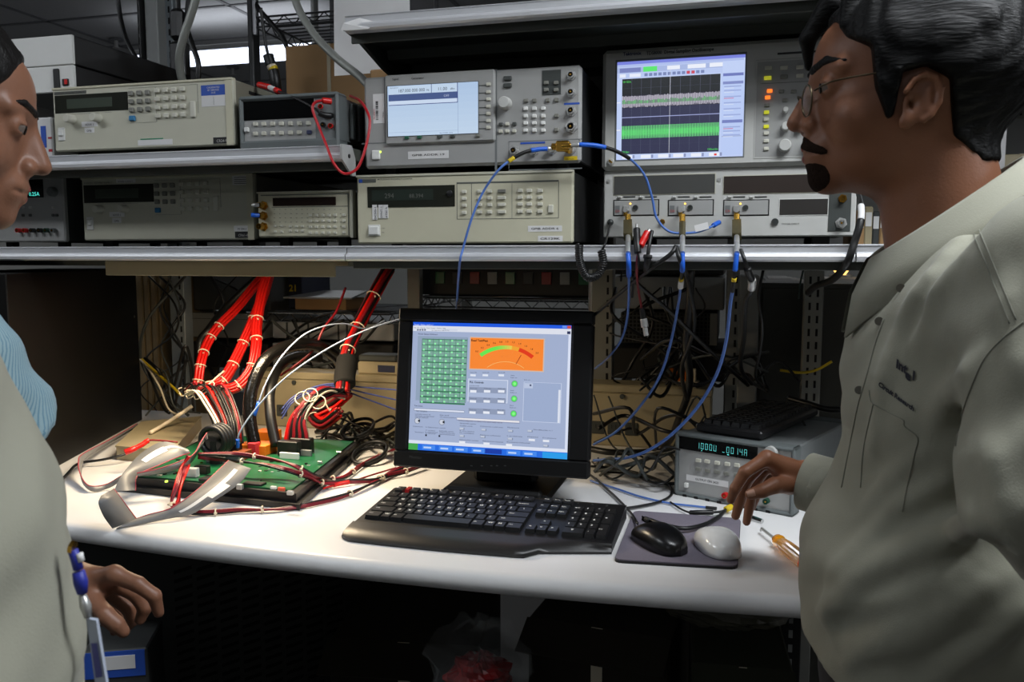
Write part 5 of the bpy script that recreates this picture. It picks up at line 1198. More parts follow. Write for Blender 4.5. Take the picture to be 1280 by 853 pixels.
cable('ivory_cord', 'thick ivory cable running across the flat cream box', [(188, 541, DESK + .04), (205, 531, DESK + .045), (222, 520, DESK + .06), (240, 508, DESK + .08)], .005, m_ivory)
cable('ivory_cord', 'short ivory cord end sticking up between the red bundles', [(258, 484, 1.74), (266, 476, 1.76), (280, 464, 1.8)], .0022, m_ivory)
# dark red twisted leads with white ties lying over the board and bench
m_wr = mat('maroon_wire', (124, 18, 36), .36, var=.08)
def lead(label, pts, ties, ms=(m_wr, m_wr, m_cable)): return bundle('twisted_lead', label, pts, 3, .003, .0024, list(ms), ties, 'wire', twist=9)
lead('maroon twisted lead crossing the back of the board to the monitor', [(248, 568, .975), (290, 568, .975), (318, 571, .972), (352, 577, .965), (372, 584, .958), (392, 595, .935), (412, 599, .915), (432, 596, .908), (455, 580, .908), (480, 567, .91), (500, 560, .912)], (.2, .42, .62, .74, .88))
lead('maroon twisted lead crossing the middle of the board', [(248, 571, .965), (290, 576, .962), (330, 581, .96), (360, 588, .955), (385, 597, .935), (405, 604, .915), (440, 602, .908), (470, 600, .908), (490, 590, .91), (520, 578, .912)], (.15, .4, .55, .8))
lead('maroon twisted lead lying on the bench in front of the tray', [(226, 641, .906), (262, 641, .906), (300, 638, .906), (340, 637, .906), (380, 632, .906), (430, 620, .906), (462, 606, .907), (482, 596, .908), (505, 590, .91), (530, 582, .91)], (.14, .3, .58, .76, .9))
lead('maroon lead hanging down the front of the board under the ribbon', [(236, 570, .98), (228, 584, .96), (221, 606, .94), (214, 630, .91), (222, 630, .908), (226, 606, .935), (235, 580, .955)], (.5,), (m_wr, m_wr, m_red))
seg_cable('red_jumper', 'thin red jumper wire with red sleeve on the bench behind the keyboard', [(404, 611, .907), (420, 606, .907), (440, 602, .908), (465, 594, .908), (495, 585, .91)], [(.2, .0018, m_red, 'wire'), (.46, .0045, m_red, 'sleeve'), (1, .0018, m_dred, 'wire')])
seg_cable('red_jumper', 'thick red clip lead lying behind the wide ribbon cable', [(156, 566, .945), (166, 562, .95), (178, 556, .955), (186, 551, .96), (200, 551, .96), (222, 553, .955)], [(.25, .0065, m_red, 'clip_sleeve'), (.6, .0055, m_red, 'clip_sleeve'), (1, .002, m_dred, 'wire')])
cable('mains_lead', 'thin black lead on the bench edge beside the ribbon cable', [(70, 608, .905), (85, 592, .905), (98, 580, .91), (128, 575, .915), (150, 570, .92), (166, 564, .925)], .003, m_cable)
# ------------------------------------------------------------------ ribbon cables
m_rib = mat('ribbon_grey', (122, 122, 122), .45, var=.06, s=8); m_ribred = mat('ribbon_red_stripe', (170, 60, 74), .5)
def ribbon(name, label, A_, B_, k=8, marks=()):
    a = spline([atZ(*q) for q in A_], k); c = spline([atZ(*q) for q in B_], k); o0 = a[0].copy(); t = thing(name, label, 'ribbon cable', o0)
    b = MB(); n = len(a); v = []; up = []
    for i in range(n):
        tn = a[min(i + 1, n - 1)] - a[max(i - 1, 0)]; nr = tn.cross(c[i] - a[i]); nr = nr.normalized() if nr.length > 1e-9 else Vector((0, 0, 1)); up.append(nr)
        for s_ in (0, 1):
            for q in (a[i], c[i]): v.append(q - o0 + nr * (.0006 if s_ else -.0006))
    f = []
    for i in range(n - 1):
        p_, q_ = i * 4, i * 4 + 4; f += [(p_, p_ + 1, q_ + 1, q_), (p_ + 2, q_ + 2, q_ + 3, p_ + 3), (p_, q_, q_ + 2, p_ + 2), (p_ + 1, p_ + 3, q_ + 3, q_ + 1)]
    b.add(v, f, m_rib); b.build('flat_cable', t, True)
    b = MB(); b.tube([q - o0 for q in a], .0011, m_ribred, 6); b.build('edge_stripe', t, True)
    for (i0, i1, f0, f1) in marks:
        b = MB(); v = []; 
        for i in range(i0, i1 + 1):
            for f_ in (f0, f1):
                q = a[i].lerp(c[i], f_) - o0
                toward = (CAM - (q + o0)).dot(up[i]); v.append(q + up[i] * (.0012 if toward > 0 else -.0012))
        b.add(v, [(2 * j, 2 * j + 1, 2 * j + 3, 2 * j + 2) for j in range(i1 - i0)], m_paper); b.build('printed_strip', t)
    return t
zr = lambda x, y, Z_: (70 + x / 5.333, 530 + y / 5.333, Z_)
ribbon('ribbon_cable', 'wide grey ribbon cable sweeping down from the board onto the bench', [zr(1150, 245, .965), zr(1060, 330, .955), zr(930, 450, .94), zr(800, 545, .925), zr(720, 580, .918), zr(620, 605, .914), zr(535, 634, .91)], [zr(1300, 300, .962), zr(1220, 400, .94), zr(1060, 510, .922), zr(900, 605, .908), zr(760, 632, .905), zr(580, 668, .902), zr(400, 700, .902)], marks=((3, 26, .45, .62), (10, 16, .62, .85)))
ribbon('ribbon_cable', 'grey ribbon cable folded upright at the front left of the bench', [zr(540, 640, .903), zr(480, 560, .935), zr(420, 480, .96), zr(385, 435, .968)], [zr(375, 698, .903), zr(320, 620, .935), zr(285, 530, .962), zr(300, 480, .972)])
ribbon('ribbon_cable', 'wide grey ribbon cable with white label curving up over the board edge', [zr(530, 445, .925), zr(545, 345, .945), zr(690, 275, .955), zr(830, 215, .965), zr(895, 195, .97)], [zr(385, 450, .93), zr(440, 340, .955), zr(570, 195, .975), zr(720, 120, .985), zr(880, 170, .975)], marks=((14, 22, .45, .72), (22, 30, .55, .68)))
ribbon('ribbon_cable', 'narrow grey ribbon rising into the round black connector', [zr(540, 330, .955), zr(700, 295, .96), zr(850, 240, .968), zr(920, 200, .975), zr(960, 130, .99), zr(1005, 60, 1.005)], [zr(545, 350, .945), zr(720, 325, .948), zr(880, 275, .955), zr(955, 180, .968), zr(985, 120, .985), zr(1010, 100, 1.0)])
ribbon('ribbon_cable', 'narrow pale ribbon looping along the left bench edge to the black case', [zr(540, 0, .93), zr(350, 110, .925), zr(180, 200, .94), zr(150, 250, .94), zr(160, 330, .925), zr(215, 410, .915), zr(330, 405, .912), zr(440, 345, .93)], [zr(560, 10, .92), zr(360, 130, .915), zr(205, 230, .93), zr(180, 260, .93), zr(172, 380, .908), zr(240, 450, .903), zr(350, 430, .904), zr(420, 390, .92)])
# ------------------------------------------------------------------ mouse, keyboard and bench leads
def part_cable(parent, pts, r, m):
    P = spline([pt(p) for p in pts], 8); bpy.context.view_layer.update(); Mi = parent.matrix_world.inverted(); b = MB(); b.tube([Mi @ q for q in P], r, m, 8); return b.build('cord', parent, True)
part_cable(MOUSE_T, [(797, 655, MT + .008), (788, 641, .906), (770, 622, .905), (752, 606, .905), (738, 594, .905)], .0024, m_cable)
part_cable(KB_T, [(778, 636, .906), (800, 633, .905), (826, 627, .905), (840, 617, .905), (833, 605, .905), (800, 592, .905), (760, 585, .905), (738, 583, .905)], .0026, m_cable)
cable('power_cable', 'black cable curving over the top edge of the mouse mat', [(806, 648, .912), (830, 656, .914), (855, 661, .914), (880, 656, .913), (897, 647, .912), (906, 639, .912)], .0036, m_cable)
seg_cable('coax_cable', 'pale blue wire lying on the bench in front of the right power supply', [(738, 601, .904), (770, 611, .904), (800, 621, .904), (835, 629, .904), (868, 633, .904), (896, 636, .904)], [(.9, .002, m_blue, 'jacket'), (1, .003, m_cable, 'tip')])
seg_cable('jumper_lead', 'black jumper lead with yellow tip under the fingertips', [(838, 628, .906), (850, 636, .905), (862, 641, .906), (872, 641, .908), (886, 641, .908), (900, 640, .908), (908, 637, .91), (914, 634, .912)], [(.3, .0018, m_cable, 'wire'), (.62, .0045, m_cable, 'plug'), (.84, .0022, m_cable, 'wire'), (1, .006, m_yellow, 'yellow_tip')])
cable('thin_lead', 'thin black wire hanging right behind the grey power supply', [(1000, 520, 1.80), (1012, 545, 1.78), (1015, 562, 1.76), (1006, 580, 1.72)], .0025, m_cable)
cable('power_cable', 'thick black cable trailing off the dusty keyboard to the right', [(985, 498, 1.95), (1010, 505, 1.92), (1035, 512, 1.9), (1060, 512, 1.9)], .007, m_cable)
cable('yellow_cable', 'yellow cable strung across the slotted upright at right', [(975, 463, 2.1), (1000, 466, 2.1), (1020, 463, 2.1), (1040, 452, 2.1)], .0032, m_yellow)
# tangled black leads that nobody could count: behind the bench, one mass at each side of the monitor
def tangle(label, boxes, n, seed, rmin=.002, rmax=.005):
    r4 = random.Random(seed); b = MB(); c0 = None
    for s_ in range(n):
        bx = r4.choice(boxes); k = r4.randint(4, 6); q = []
        for i in range(k):
            px = bx[0] + (bx[2] - bx[0]) * min(1, max(0, (i / (k - 1) if bx[6] == 'h' else r4.random()) + r4.uniform(-.12, .12))); py = bx[1] + (bx[3] - bx[1]) * ((i / (k - 1)) if bx[6] == 'v' else r4.random())
            p = atY(px, py, r4.uniform(bx[4], bx[5]))
            p.z = max(p.z, DESK + .006); q.append(p)
        if c0 is None: c0 = q[0].copy()
        b.tube([p - c0 for p in spline(q, 7)], r4.uniform(rmin, rmax), r4.choice((m_cable, m_cable, m_cable, m_rubber, m_dgrey)), 6)
    o = b.build('cable_tangle', None, True, kind='stuff'); o.location = c0; tag(o, label, 'cables'); return o
tangle('tangle of black cables between the black case and the red bundles', [(176, 345, 236, 520, 1.98, 2.15, 'v'), (180, 430, 250, 520, 1.9, 2.1, 'h'), (240, 340, 300, 470, 2.18, 2.3, 'v')], 12, 1)
tangle('tangle of black cables on the bench between circuit board and monitor', [(395, 515, 500, 575, 1.86, 2.02, 'h'), (440, 530, 500, 570, 1.75, 2.0, 'h'), (350, 345, 480, 440, 2.2, 2.3, 'h'), (320, 400, 440, 520, 2.18, 2.3, 'v')], 20, 2)
tangle('tangle of dark cables hanging and lying right of the monitor', [(742, 490, 900, 575, 1.8, 2.0, 'h'), (800, 420, 960, 500, 1.85, 2.1, 'h'), (740, 560, 850, 610, 1.62, 1.85, 'h'), (760, 360, 880, 500, 2.05, 2.2, 'v'), (900, 440, 1000, 500, 1.95, 2.15, 'h')], 26, 3)
# loose loops of cable on the bench left of the monitor
for k, (cx_, cy_, rx, lab) in enumerate(((447, 520, 18, 'coiled black cable loop on the bench left of the monitor'), (462, 556, 22, 'larger black cable loop lying near the circuit board corner'))):
    c = atZ(cx_, cy_ + 25, DESK + .01); c = atY(cx_, cy_, 1.86 if k == 0 else 1.74); b = MB()
    b.tube([Vector((.036 * math.cos(a * math.pi / 16), .05 * math.sin(a * math.pi / 16), .014 * math.sin(a * math.pi / 16) + .02)) for a in range(32)], .0042, m_cable, 8, closed=True); b.tube([Vector((.034 * math.cos(a * math.pi / 16), .046 * math.sin(a * math.pi / 16), .010 * math.sin(a * math.pi / 16) + .012)) for a in range(32)], .0042, m_cable, 8, closed=True)
    o = b.build('cable_coil', None, True); o.location = (c.x, c.y, max(DESK + .002, c.z - .02)); o.location.z = DESK + (.03 if k == 0 else .002); tag(o, lab, 'cable')
# ================================================================== BEHIND AND AROUND THE BENCH
m_chas = mat('chassis_grey', (142, 144, 142), .5, var=.06); m_chd = mat('chassis_dark_grey', (58, 60, 60), .6, var=.1); m_pale = mat('pale_grey_panel', (164, 166, 168), .5, var=.05); m_rib2 = mat('beige_panel', (126, 108, 76), .6, var=.08)
m_cab = mat('charcoal_cabinet', (56, 56, 50), .6, var=.08); m_navy = mat('navy_box_card', (30, 36, 58), .6, var=.1)
def boxthing(name, label, cat, a, c, Y, D, parts, zbase=None):
    """parts(b-dict) get local extents; a = upper left pixel, c = lower right pixel of the front face at depth Y"""
    p0 = atY(*a, Y); p1 = atY(c[0], c[1], Y); z0 = p1.z if zbase is None else zbase; t = thing(name, label, cat, (p0.x, Y, z0)); return t, p1.x - p0.x, p0.z - z0
def simple_box(name, label, cat, a, c, Y, D, m, zbase=None, trim=None, bev=.003):
    t, W, H = boxthing(name, label, cat, a, c, Y, D, None, zbase)
    b = MB(); b.box(0, W, 0, D, 0, H, m, bev); b.build('casing', t)
    return t, W, H
# equipment rack standing behind the bench, left: open frame with grey chassis
t, W, H = simple_box('wall_panel_cabinet', 'beige ribbed cabinet side standing behind the black computer case', 'cabinet', (150, 325), (206, 520), 2.24, .3, m_rib2, 0)
for u in (.45, .62, .8):
    b = MB(); b.box(W * u, W * u + .02, -.008, .002, .05, H - .02, m_rib2, .003); b.build('rib', t)
t = thing('equipment_rack', 'open equipment rack standing behind the left half of the bench', 'rack', (atY(233, 400, 2.4).x, 2.4, 0))
RX = t.location.x; RW = atY(500, 400, 2.4).x - RX
for x in (-.045, RW + .045):
    for y in (0, .5): b = MB(); b.box(x - .02, x + .02, y, y + .03, 0, 1.75, m_rackp, .002); b.build('post', t)
for z in (.55, 1.75): b = MB(); b.box(-.06, RW + .06, 0, .53, z - .02, z, m_rackp); b.build('rack_shelf', t)
def in_rack(name, label, cat, a, c, m, D=.4, Y=2.385): return simple_box(name, label, cat, a, c, Y, D, m)
t, W, H = in_rack('rack_chassis', 'grey rack chassis with screws behind the red bundles', 'rack unit', (234, 391), (330, 424), m_chas)
for x in (.012, W - .012):
    for z in (.012, H - .012): b = MB(); b.cyl((x, .001, z), (x, -.004, z), .006, m_chd, n=10); b.build('screw', t)
b = MB(); b.box(0, W, -.0006, .001, H * .76, H * .78, m_chd); b.build('seam', t)
in_rack('rack_chassis', 'dark grey rack unit above the grey chassis', 'rack unit', (240, 322), (338, 389), m_chd)
in_rack('rack_chassis', 'black rack unit under the grey chassis', 'rack unit', (234, 427), (335, 462), mat('rack_black', (24, 24, 24), .6))
t, W, H = in_rack('rack_chassis', 'pale grey rack unit with vertical seams below the wire shelf', 'rack unit', (340, 402), (492, 427), m_pale)
for u in (.12, .3, .55, .62): b = MB(); b.box(W * u, W * u + .006, -.0015, .001, 0, H, m_chd); b.build('seam', t)
in_rack('rack_chassis', 'dark rack unit low behind the beige raceway', 'rack unit', (412, 429), (492, 470), mat('rack_black', (24, 24, 24), .6))
in_rack('rack_chassis', 'pale rack unit seen under the arching black hose', 'rack unit', (340, 429), (410, 470), m_pale)
# wire shelf with boxes inside the rack
def wire_shelf(label, x0, x1, y0, y1, z, n=16, m=m_chrome, posts=None, legs=False):
    t = thing('wire_shelf', label, 'wire shelf', (x0, y0, z)); W = x1 - x0; D = y1 - y0
    for nm, pts in (('front_rail', ((0, 0), (W, 0))), ('rear_rail', ((0, D), (W, D))), ('side_rail', ((0, 0), (0, D))), ('side_rail', ((W, 0), (W, D)))):
        b = MB()
        for dz in (0, -.028): b.cyl((*pts[0], dz), (*pts[1], dz), .003, m, n=8)
        L_ = math.hypot(pts[1][0] - pts[0][0], pts[1][1] - pts[0][1]); k = max(2, int(L_ / .03))
        zz = [Vector((pts[0][0] + (pts[1][0] - pts[0][0]) * i / k, pts[0][1] + (pts[1][1] - pts[0][1]) * i / k, 0 if i % 2 else -.028)) for i in range(k + 1)]
        b.tube(zz, .0022, m, 5); b.build(nm, t)
    for i in range(n): b = MB(); y = D * (i + .5) / n; b.cyl((0, y, .004), (W, y, .004), .002, m, n=5); b.build('wire', t)
    for (x, y) in ((0, 0), (W, 0), (0, D), (W, D)):
        if posts: b = MB(); b.cyl((x, y, -.05), (x, y, posts - z), .008, m, n=10); b.build('hanging_post', t)
        if legs: b = MB(); b.cyl((x, y, -z), (x, y, .15), .011, m_steel, n=12); b.build('leg', t)
    return t
WZ = atY(400, 392, 2.38).z
wire_shelf('chrome wire shelf inside the rack behind the raised wires', RX + .24, RX + RW - .03, 2.38, 2.85, WZ, 12)
t, W, H = simple_box('carton', 'dark navy carton with yellow print on the wire shelf', 'carton', (345, 338), (378, 376), 2.5, .2, m_navy, WZ + .007)
b = MB(); b.text('21', (W * .5, -.0012, H * .45), .03, m_yellow, bold=.03); b.build('print', t)
t = thing('paper_tray', 'flat pale grey tray on a box behind the raised wires', 'tray', atY(400, 374, 2.44)); t.location.z = WZ + .007
b = MB(); b.box(-.09, .09, 0, .14, 0, .035, m_card, .002); b.build('support', t)
b = MB(); b.add([(-.12, -.02, .036), (.12, -.02, .036), (.085, .17, .05), (-.07, .17, .05), (-.12, -.02, .041), (.12, -.02, .041), (.085, .17, .056), (-.07, .17, .056)], [(3, 2, 1, 0), (4, 5, 6, 7), (0, 1, 5, 4), (1, 2, 6, 5), (2, 3, 7, 6), (3, 0, 4, 7)], m_pale); b.build('lid', t)
# gear between the two racks, seen just above the monitor
t, W, H = simple_box('rack_chassis', 'wide black unit with green boards seen above the monitor', 'rack unit', (526, 322), (738, 371), 2.5, .3, mat('rack_black', (24, 24, 24), .6))
for i in range(9):
    b = MB(); x = .05 + i * W / 9.5; b.box(x, x + .03, -.006, .001, H * .3, H * .62, (m_pcb, m_chd, m_dred, m_chas)[i % 4], .001); b.build('card', t)
p = atY(522, 382, 2.46); q = atY(740, 384, 2.46)
wire_shelf('chrome wire shelf just above the monitor top', p.x, q.x, 2.46, 2.86, t.location.z - .008, 10, legs=True)
# rack server right of the monitor
t = thing('equipment_rack', 'open equipment rack standing behind the bench right of the monitor', 'rack', (atY(765, 400, 2.42).x, 2.42, 0)); RX = t.location.x; RW = atY(906, 400, 2.42).x - RX
for x in (-.014, RW + .014):
    for y in (0, .5): b = MB(); b.box(x - .012, x + .012, y, y + .03, 0, 1.7, m_chd, .002); b.build('post', t)
b = MB(); b.box(-.02, RW + .02, 0, .53, 1.68, 1.7, m_chd); b.build('rack_shelf', t)
t, W, H = simple_box('rack_chassis', 'wide pale blank rack panel right of the monitor', 'rack unit', (766, 346), (905, 388), 2.41, .35, m_chas)
t, W, H = simple_box('rack_chassis', 'perforated dark rack unit under the pale blank panel', 'rack unit', (776, 390), (896, 432), 2.41, .35, m_chd)
b = MB()
for i in range(int(W / .011)):
    for j in range(int(H / .011)): b.box(.004 + i * .011, .011 + i * .011, -.0008, .001, .004 + j * .011, .011 + j * .011, m_slot)
b.build('perforation', t, kind='stuff')
b = MB(); b.box(W - .02, W, -.004, 0, 0, H, m_chas); b.build('ear', t)
t, W, H = simple_box('rack_chassis', 'black rack unit above the pale blank panel', 'rack unit', (766, 325), (905, 344), 2.41, .35, mat('rack_black', (24, 24, 24), .6))
simple_box('rack_chassis', 'black rack unit low behind the raceway right of the monitor', 'rack unit', (766, 434), (905, 478), 2.41, .35, mat('rack_black', (24, 24, 24), .6))
t = thing('bare_board', 'small board with orange parts catching light behind the hanging coax', 'circuit board', atY(850, 480, 2.3)); t.location.z = DESK - .02
b = MB(); b.box(-.08, .08, 0, .06, -.88, .145, m_chd, .003); b.build('stand', t)
b = MB(); b.box(-.05, .05, 0, .04, .145, .15, m_ivory); b.build('board', t)
for x in (-.03, -.01, .012, .03): b = MB(); b.box(x, x + .012, .005, .02, .15, .185, m_orng if x < .02 else m_ivory, .002); b.build('component', t)
# dark cabinets at right with papers on top
for k, (a, c, lab) in enumerate((((948, 354), (1008, 520), 'charcoal cabinet behind the thin hanging wire'), ((1024, 355), (1150, 520), 'charcoal cabinet partly hidden by the shirt front'))):
    t, W, H = simple_box('cabinet', lab, 'cabinet', a, c, 2.3, .45, m_cab, 0)
    b = MB(); b.box(.01, W - .01, -.004, .001, .05, H - .012, m_cab, .002); b.build('door', t)
    zt = H
    q = thing('paper_stack', 'loose papers lying on the charcoal cabinet ' + ('with the hanging wire' if k == 0 else 'behind the shirt front'), 'papers', (t.location.x, 2.3, H))
    for i in range(4): b = MB(); b.box(.0 + .01 * i, W - .015 * i, .02 + .01 * i, .4 - .02 * i, .003 * i, .003 * i + .0026, m_paper); b.build('sheet', q)
simple_box('carton', 'pale carton end between cabinet and hanging black leads', 'carton', (925, 345), (946, 480), 2.26, .2, m_chas, 0)
t = thing('desk_lamp', 'small lit amber lamp on the cabinet papers below the black cable', 'lamp', (atY(1052, 350, 2.4).x, 2.42, atY(1024, 355, 2.3).z + .015))
b = MB(); b.cyl((0, 0, 0), (0, 0, .006), .03, m_steel); b.build('base', t)
b = MB(); b.lathe((0, 0, .006), (0, 0, 1), [(0, .012), (.012, .02), (.03, .022), (.042, .012)], mat('lit_amber_glass', (255, 190, 90), .4, var=0, em=(255, 200, 110), es=2.2)); b.build('bulb', t, True)
# things on the middle shelf right of the oscilloscope
for k, (x0, x1, y0, m) in enumerate(((1072, 1080, 262, m_card), (1081, 1090, 258, m_beige), (1091, 1099, 264, m_chd), (1100, 1108, 262, m_card))):
    t, W, H = simple_box('binder', ('brown', 'beige', 'dark grey', 'tan')[k] + ' binder standing on the shelf right of the oscilloscope', 'binder', (x0, y0), (x1, 304), 1.75, .22, m, SH)
    b = MB(); b.box(W * .15, W * .85, -.001, .001, H * .5, H * .85, m_paper); b.build('spine_label', t)
# ------------------------------------------------------------------ above the left shelf
t = thing('amplifier_box', 'black amplifier with white front stacked in two tiers on the long supply', 'amplifier', (atY(93, 100, 1.52).x, 1.52, 0))
ztop = [o for o in COL.objects if o.name.startswith('bench_power_supply')][0].location.z + atY(66, 111, 1.48).z - SHU
t.location.z = ztop + .0015; zA = atY(92, 43, 1.52).z - t.location.z; zM = atY(92, 80, 1.52).z - t.location.z
WA = .23; DA = .40
b = MB(); b.box(-WA, 0, .004, DA, 0, zM - .002, m_black, .002); b.build('lower_case', t)
b = MB(); b.box(-WA, 0, .004, DA, zM, zA, m_black, .002); b.build('upper_case', t)
b = MB(); b.box(-WA, 0, -.002, .006, .0, zM - .002, m_white, .001); lp = b.build('lower_front', t)
b = MB(); b.box(-WA, 0, -.002, .006, zM, zA, m_white, .001); b.build('upper_front', t)
b = MB(); b.box(-.028, -.012, -.005, 0, .012, .026, m_black, .001); b.box(-.02, -.014, -.007, -.004, .014, .024, m_red); b.build('rocker_switch', lp)
b = MB(); b.box(-.05, -.035, -.006, 0, .004, zM - .008, m_black, .002); b.build('handle', lp)
b = MB()
for r_ in (.01, .018, .026, .034): b.tube([(.002, DA - .05 + r_ * math.cos(a * math.pi / 12), .045 + r_ * math.sin(a * math.pi / 12)) for a in range(24)], .0012, m_steel, 5, closed=True)
for a in range(4): b.cyl((.002, DA - .05 - .034 * math.cos(a * .785), .045 - .034 * math.sin(a * .785)), (.002, DA - .05 + .034 * math.cos(a * .785), .045 + .034 * math.sin(a * .785)), .0012, m_steel, n=5)
b.build('fan_grille', t)
t, W, H = simple_box('paper_box', 'white printed box squeezed in left of the long supply', 'box', (30, 148), (66.5, 191), 1.50, .2, m_paper, SHU)
b = MB(); b.box(W * .6, W * .78, -.001, .001, H * .3, H * .8, m_inkb); b.box(W * .85, W * .97, -.001, .001, H * .2, H * .26, m_inkr); b.box(W * .85, W * .97, -.001, .001, H * .5, H * .54, m_inkr); b.build('print', t)
# posts, conduit and wire rack above the left shelf
def post(label, px, w, m, y, z0, z1, slots=True):
    p = atY(px, 60, y); t = thing('rack_post', label, 'post', (p.x, y, z0)); b = MB(); b.box(-w / 2, w / 2, 0, .04, 0, z1 - z0, m, .003); b.build('post', t)
    if slots:
        s = MB()
        for i in range(int((z1 - z0) / .03)): s.box(-w * .1, w * .25, -.001, .003, i * .03, i * .03 + .02, m_slot)
        s.build('slot', t, kind='stuff')
post('silver slotted post rising behind the black amplifier', 190, .042, m_chas, 2.10, SHU + .0, CEIL - .0, False)
post('thin black post rising behind the multimeter', 313, .018, m_black, 2.30, SHU - .4, CEIL, False)
post('slim black slotted strip left of the silver post', 174, .008, m_black, 2.08, SHU, CEIL, True)
cable('conduit', 'grey metal conduit bending down behind the long supply', [(252, -40, 1.75), (243, 5, 1.75), (230, 45, 1.75), (224, 75, 1.76), (229, 105, 1.78), (240, 130, 1.8)], .0095, mat('conduit_grey', (150, 152, 146), .4, .4, var=.06), 'conduit', n=14)
cable('conduit', 'grey metal conduit slanting down to the signal generator corner', [(362, -30, 1.75), (372, 8, 1.73), (392, 42, 1.70), (420, 72, 1.66), (452, 98, 1.63), (470, 120, 1.6)], .0085, mat('conduit_grey', (150, 152, 146), .4), 'conduit', n=14)
cable('power_cable', 'black cable dropping into the back of the black amplifier', [(146, -20, 1.95), (149, 12, 1.95), (155, 40, 1.93), (163, 60, 1.9), (175, 80, 1.88)], .006, m_cable)
cable('power_cable', 'black cable hanging right of the first grey conduit', [(238, -20, 1.9), (234, 30, 1.88), (240, 55, 1.86), (248, 80, 1.85), (247, 110, 1.85)], .007, m_cable)
p = atY(219, 60, 1.86)
t = thing('power_adapter', 'black power adapter hanging on its cord behind the first conduit', 'adapter', (p.x, 1.86, atY(219, 97, 1.86).z))
b = MB(); b.box(-.022, .022, 0, .035, .0, .09, m_black, .008); b.build('plug_body', t)
b = MB(); b.box(-.02, .016, 0, .035, .092, .17, m_black, .01); b.build('brick', t)
b = MB(); b.cyl((0, .018, .17), (.004, .018, .8), .006, m_cable, n=8); b.build('cord', t)
seg_cable('inline_connector', 'black inline connector with pale middle hanging beside the cardboard box', [(326, 10, 1.9), (329, 35, 1.9), (332, 54, 1.9), (335, 68, 1.9), (339, 82, 1.9), (342, 88, 1.9), (345, 108, 1.9), (347, 140, 1.93), (350, 176, 1.96)], [(.39, .004, m_cable, 'cord'), (.50, .0135, m_cable, 'socket'), (.58, .012, m_ivory, 'clear_section'), (.62, .0125, m_yellow, 'yellow_ring'), (.77, .0135, m_cable, 'plug'), (1, .004, m_cable, 'cord')])
cable('power_cable', 'black cable bundle slanting along the wire rack', [(318, 2, 2.285), (326, 14, 2.275), (340, 30, 2.27), (352, 46, 2.27), (360, 62, 2.27)], .007, m_cable)
A = atY(318, 22, 2.28); zW = A.z
wire_shelf('dark chrome wire shelf high up behind the white paper', A.x, atY(470, 20, 2.28).x, 2.28, 2.78, zW, 14, mat('dark_wire_steel', (96, 96, 98), .35, .9), posts=CEIL)
post('tall thin steel post behind the high wire shelf', 391, .012, m_steel, 2.85, 1.2, CEIL, False)
t, W, H = simple_box('cardboard_box', 'brown cardboard box on the shelf behind the signal generator', 'box', (356, 58), (468, 130), 2.0, .15, m_card, None)
t.location.z -= .0
H0 = t.location.z - SHU
b = MB(); b.box(.02, .2, .02, .12, -(t.location.z - SHU) + .001, 0, m_chd, .002); b.build('pedestal', t)
b = MB(); b.box(W * .48, W * .52, -.001, .001, 0, H, m_beige); b.build('tape', t)
simple_box('cardboard_box', 'flat brown box lying on top of the signal generator', 'box', (462, 87), (640, 97), 1.76, .14, m_card, SG.o.z + SG.H + .001)
pa = [atY(417, -30, 1.86), atY(512, -30, 1.86), atY(512, 88, 1.84), atY(418, 95, 1.84)]
b = MB(); o0 = pa[0].copy(); n_ = Vector((0, .0012, 0)); v = [p - o0 for p in pa] + [p - o0 + n_ for p in pa]
b.add(v, [(0, 3, 2, 1), (4, 5, 6, 7), (0, 1, 5, 4), (1, 2, 6, 5), (2, 3, 7, 6), (3, 0, 4, 7)], m_paper); o = b.build('paper_sheet'); o.location = o0; tag(o, 'large white paper sheet hanging in front of the cardboard box', 'paper')
# vent slats of a bench unit seen between sig gen and scope
# ------------------------------------------------------------------ far right background
t = thing('storage_shelf', 'storage shelf with cartons far behind the man on the right', 'shelf', (atY(1225, 300, 2.9).x, 2.9, 0))
for z in (1.25, 1.55, 1.95): b = MB(); b.box(0, 1.0, 0, .4, z - .02, z, m_rackp); b.build('shelf_board', t)
for x in (0, .97): b = MB(); b.box(x, x + .03, 0, .4, 0, 2.2, m_rackp); b.build('side_post', t)
r5 = random.Random(9)
for z in (1.25, 1.55):
    for i in range(5):
        h = r5.uniform(.06, .2); b = simple_box; q = thing('carton', ('small', 'tall', 'tan', 'flat', 'worn')[i] + ' carton on the ' + ('lower' if z < 1.4 else 'upper') + ' board of the storage shelf', 'carton', (t.location.x + .04 + i * .17, 2.93, z))
        mb = MB(); mb.box(0, .15, 0, .25, 0, h, m_card if i % 2 else m_beige, .003); mb.build('body', q); mb = MB(); mb.box(.065, .085, -.001, .25, h - .001, h + .001, m_ivory); mb.build('tape', q)
pa = atY(1236, 150, 2.5); b = MB(); b.box(0, .055, 0, .006, 0, .2, m_paper, .001); o = b.build('notice_board'); o.location = (t.location.x, 2.8935, atY(1236, 222, 2.89).z); tag(o, 'narrow white sheet fixed behind the nape of the man at right', 'paper')
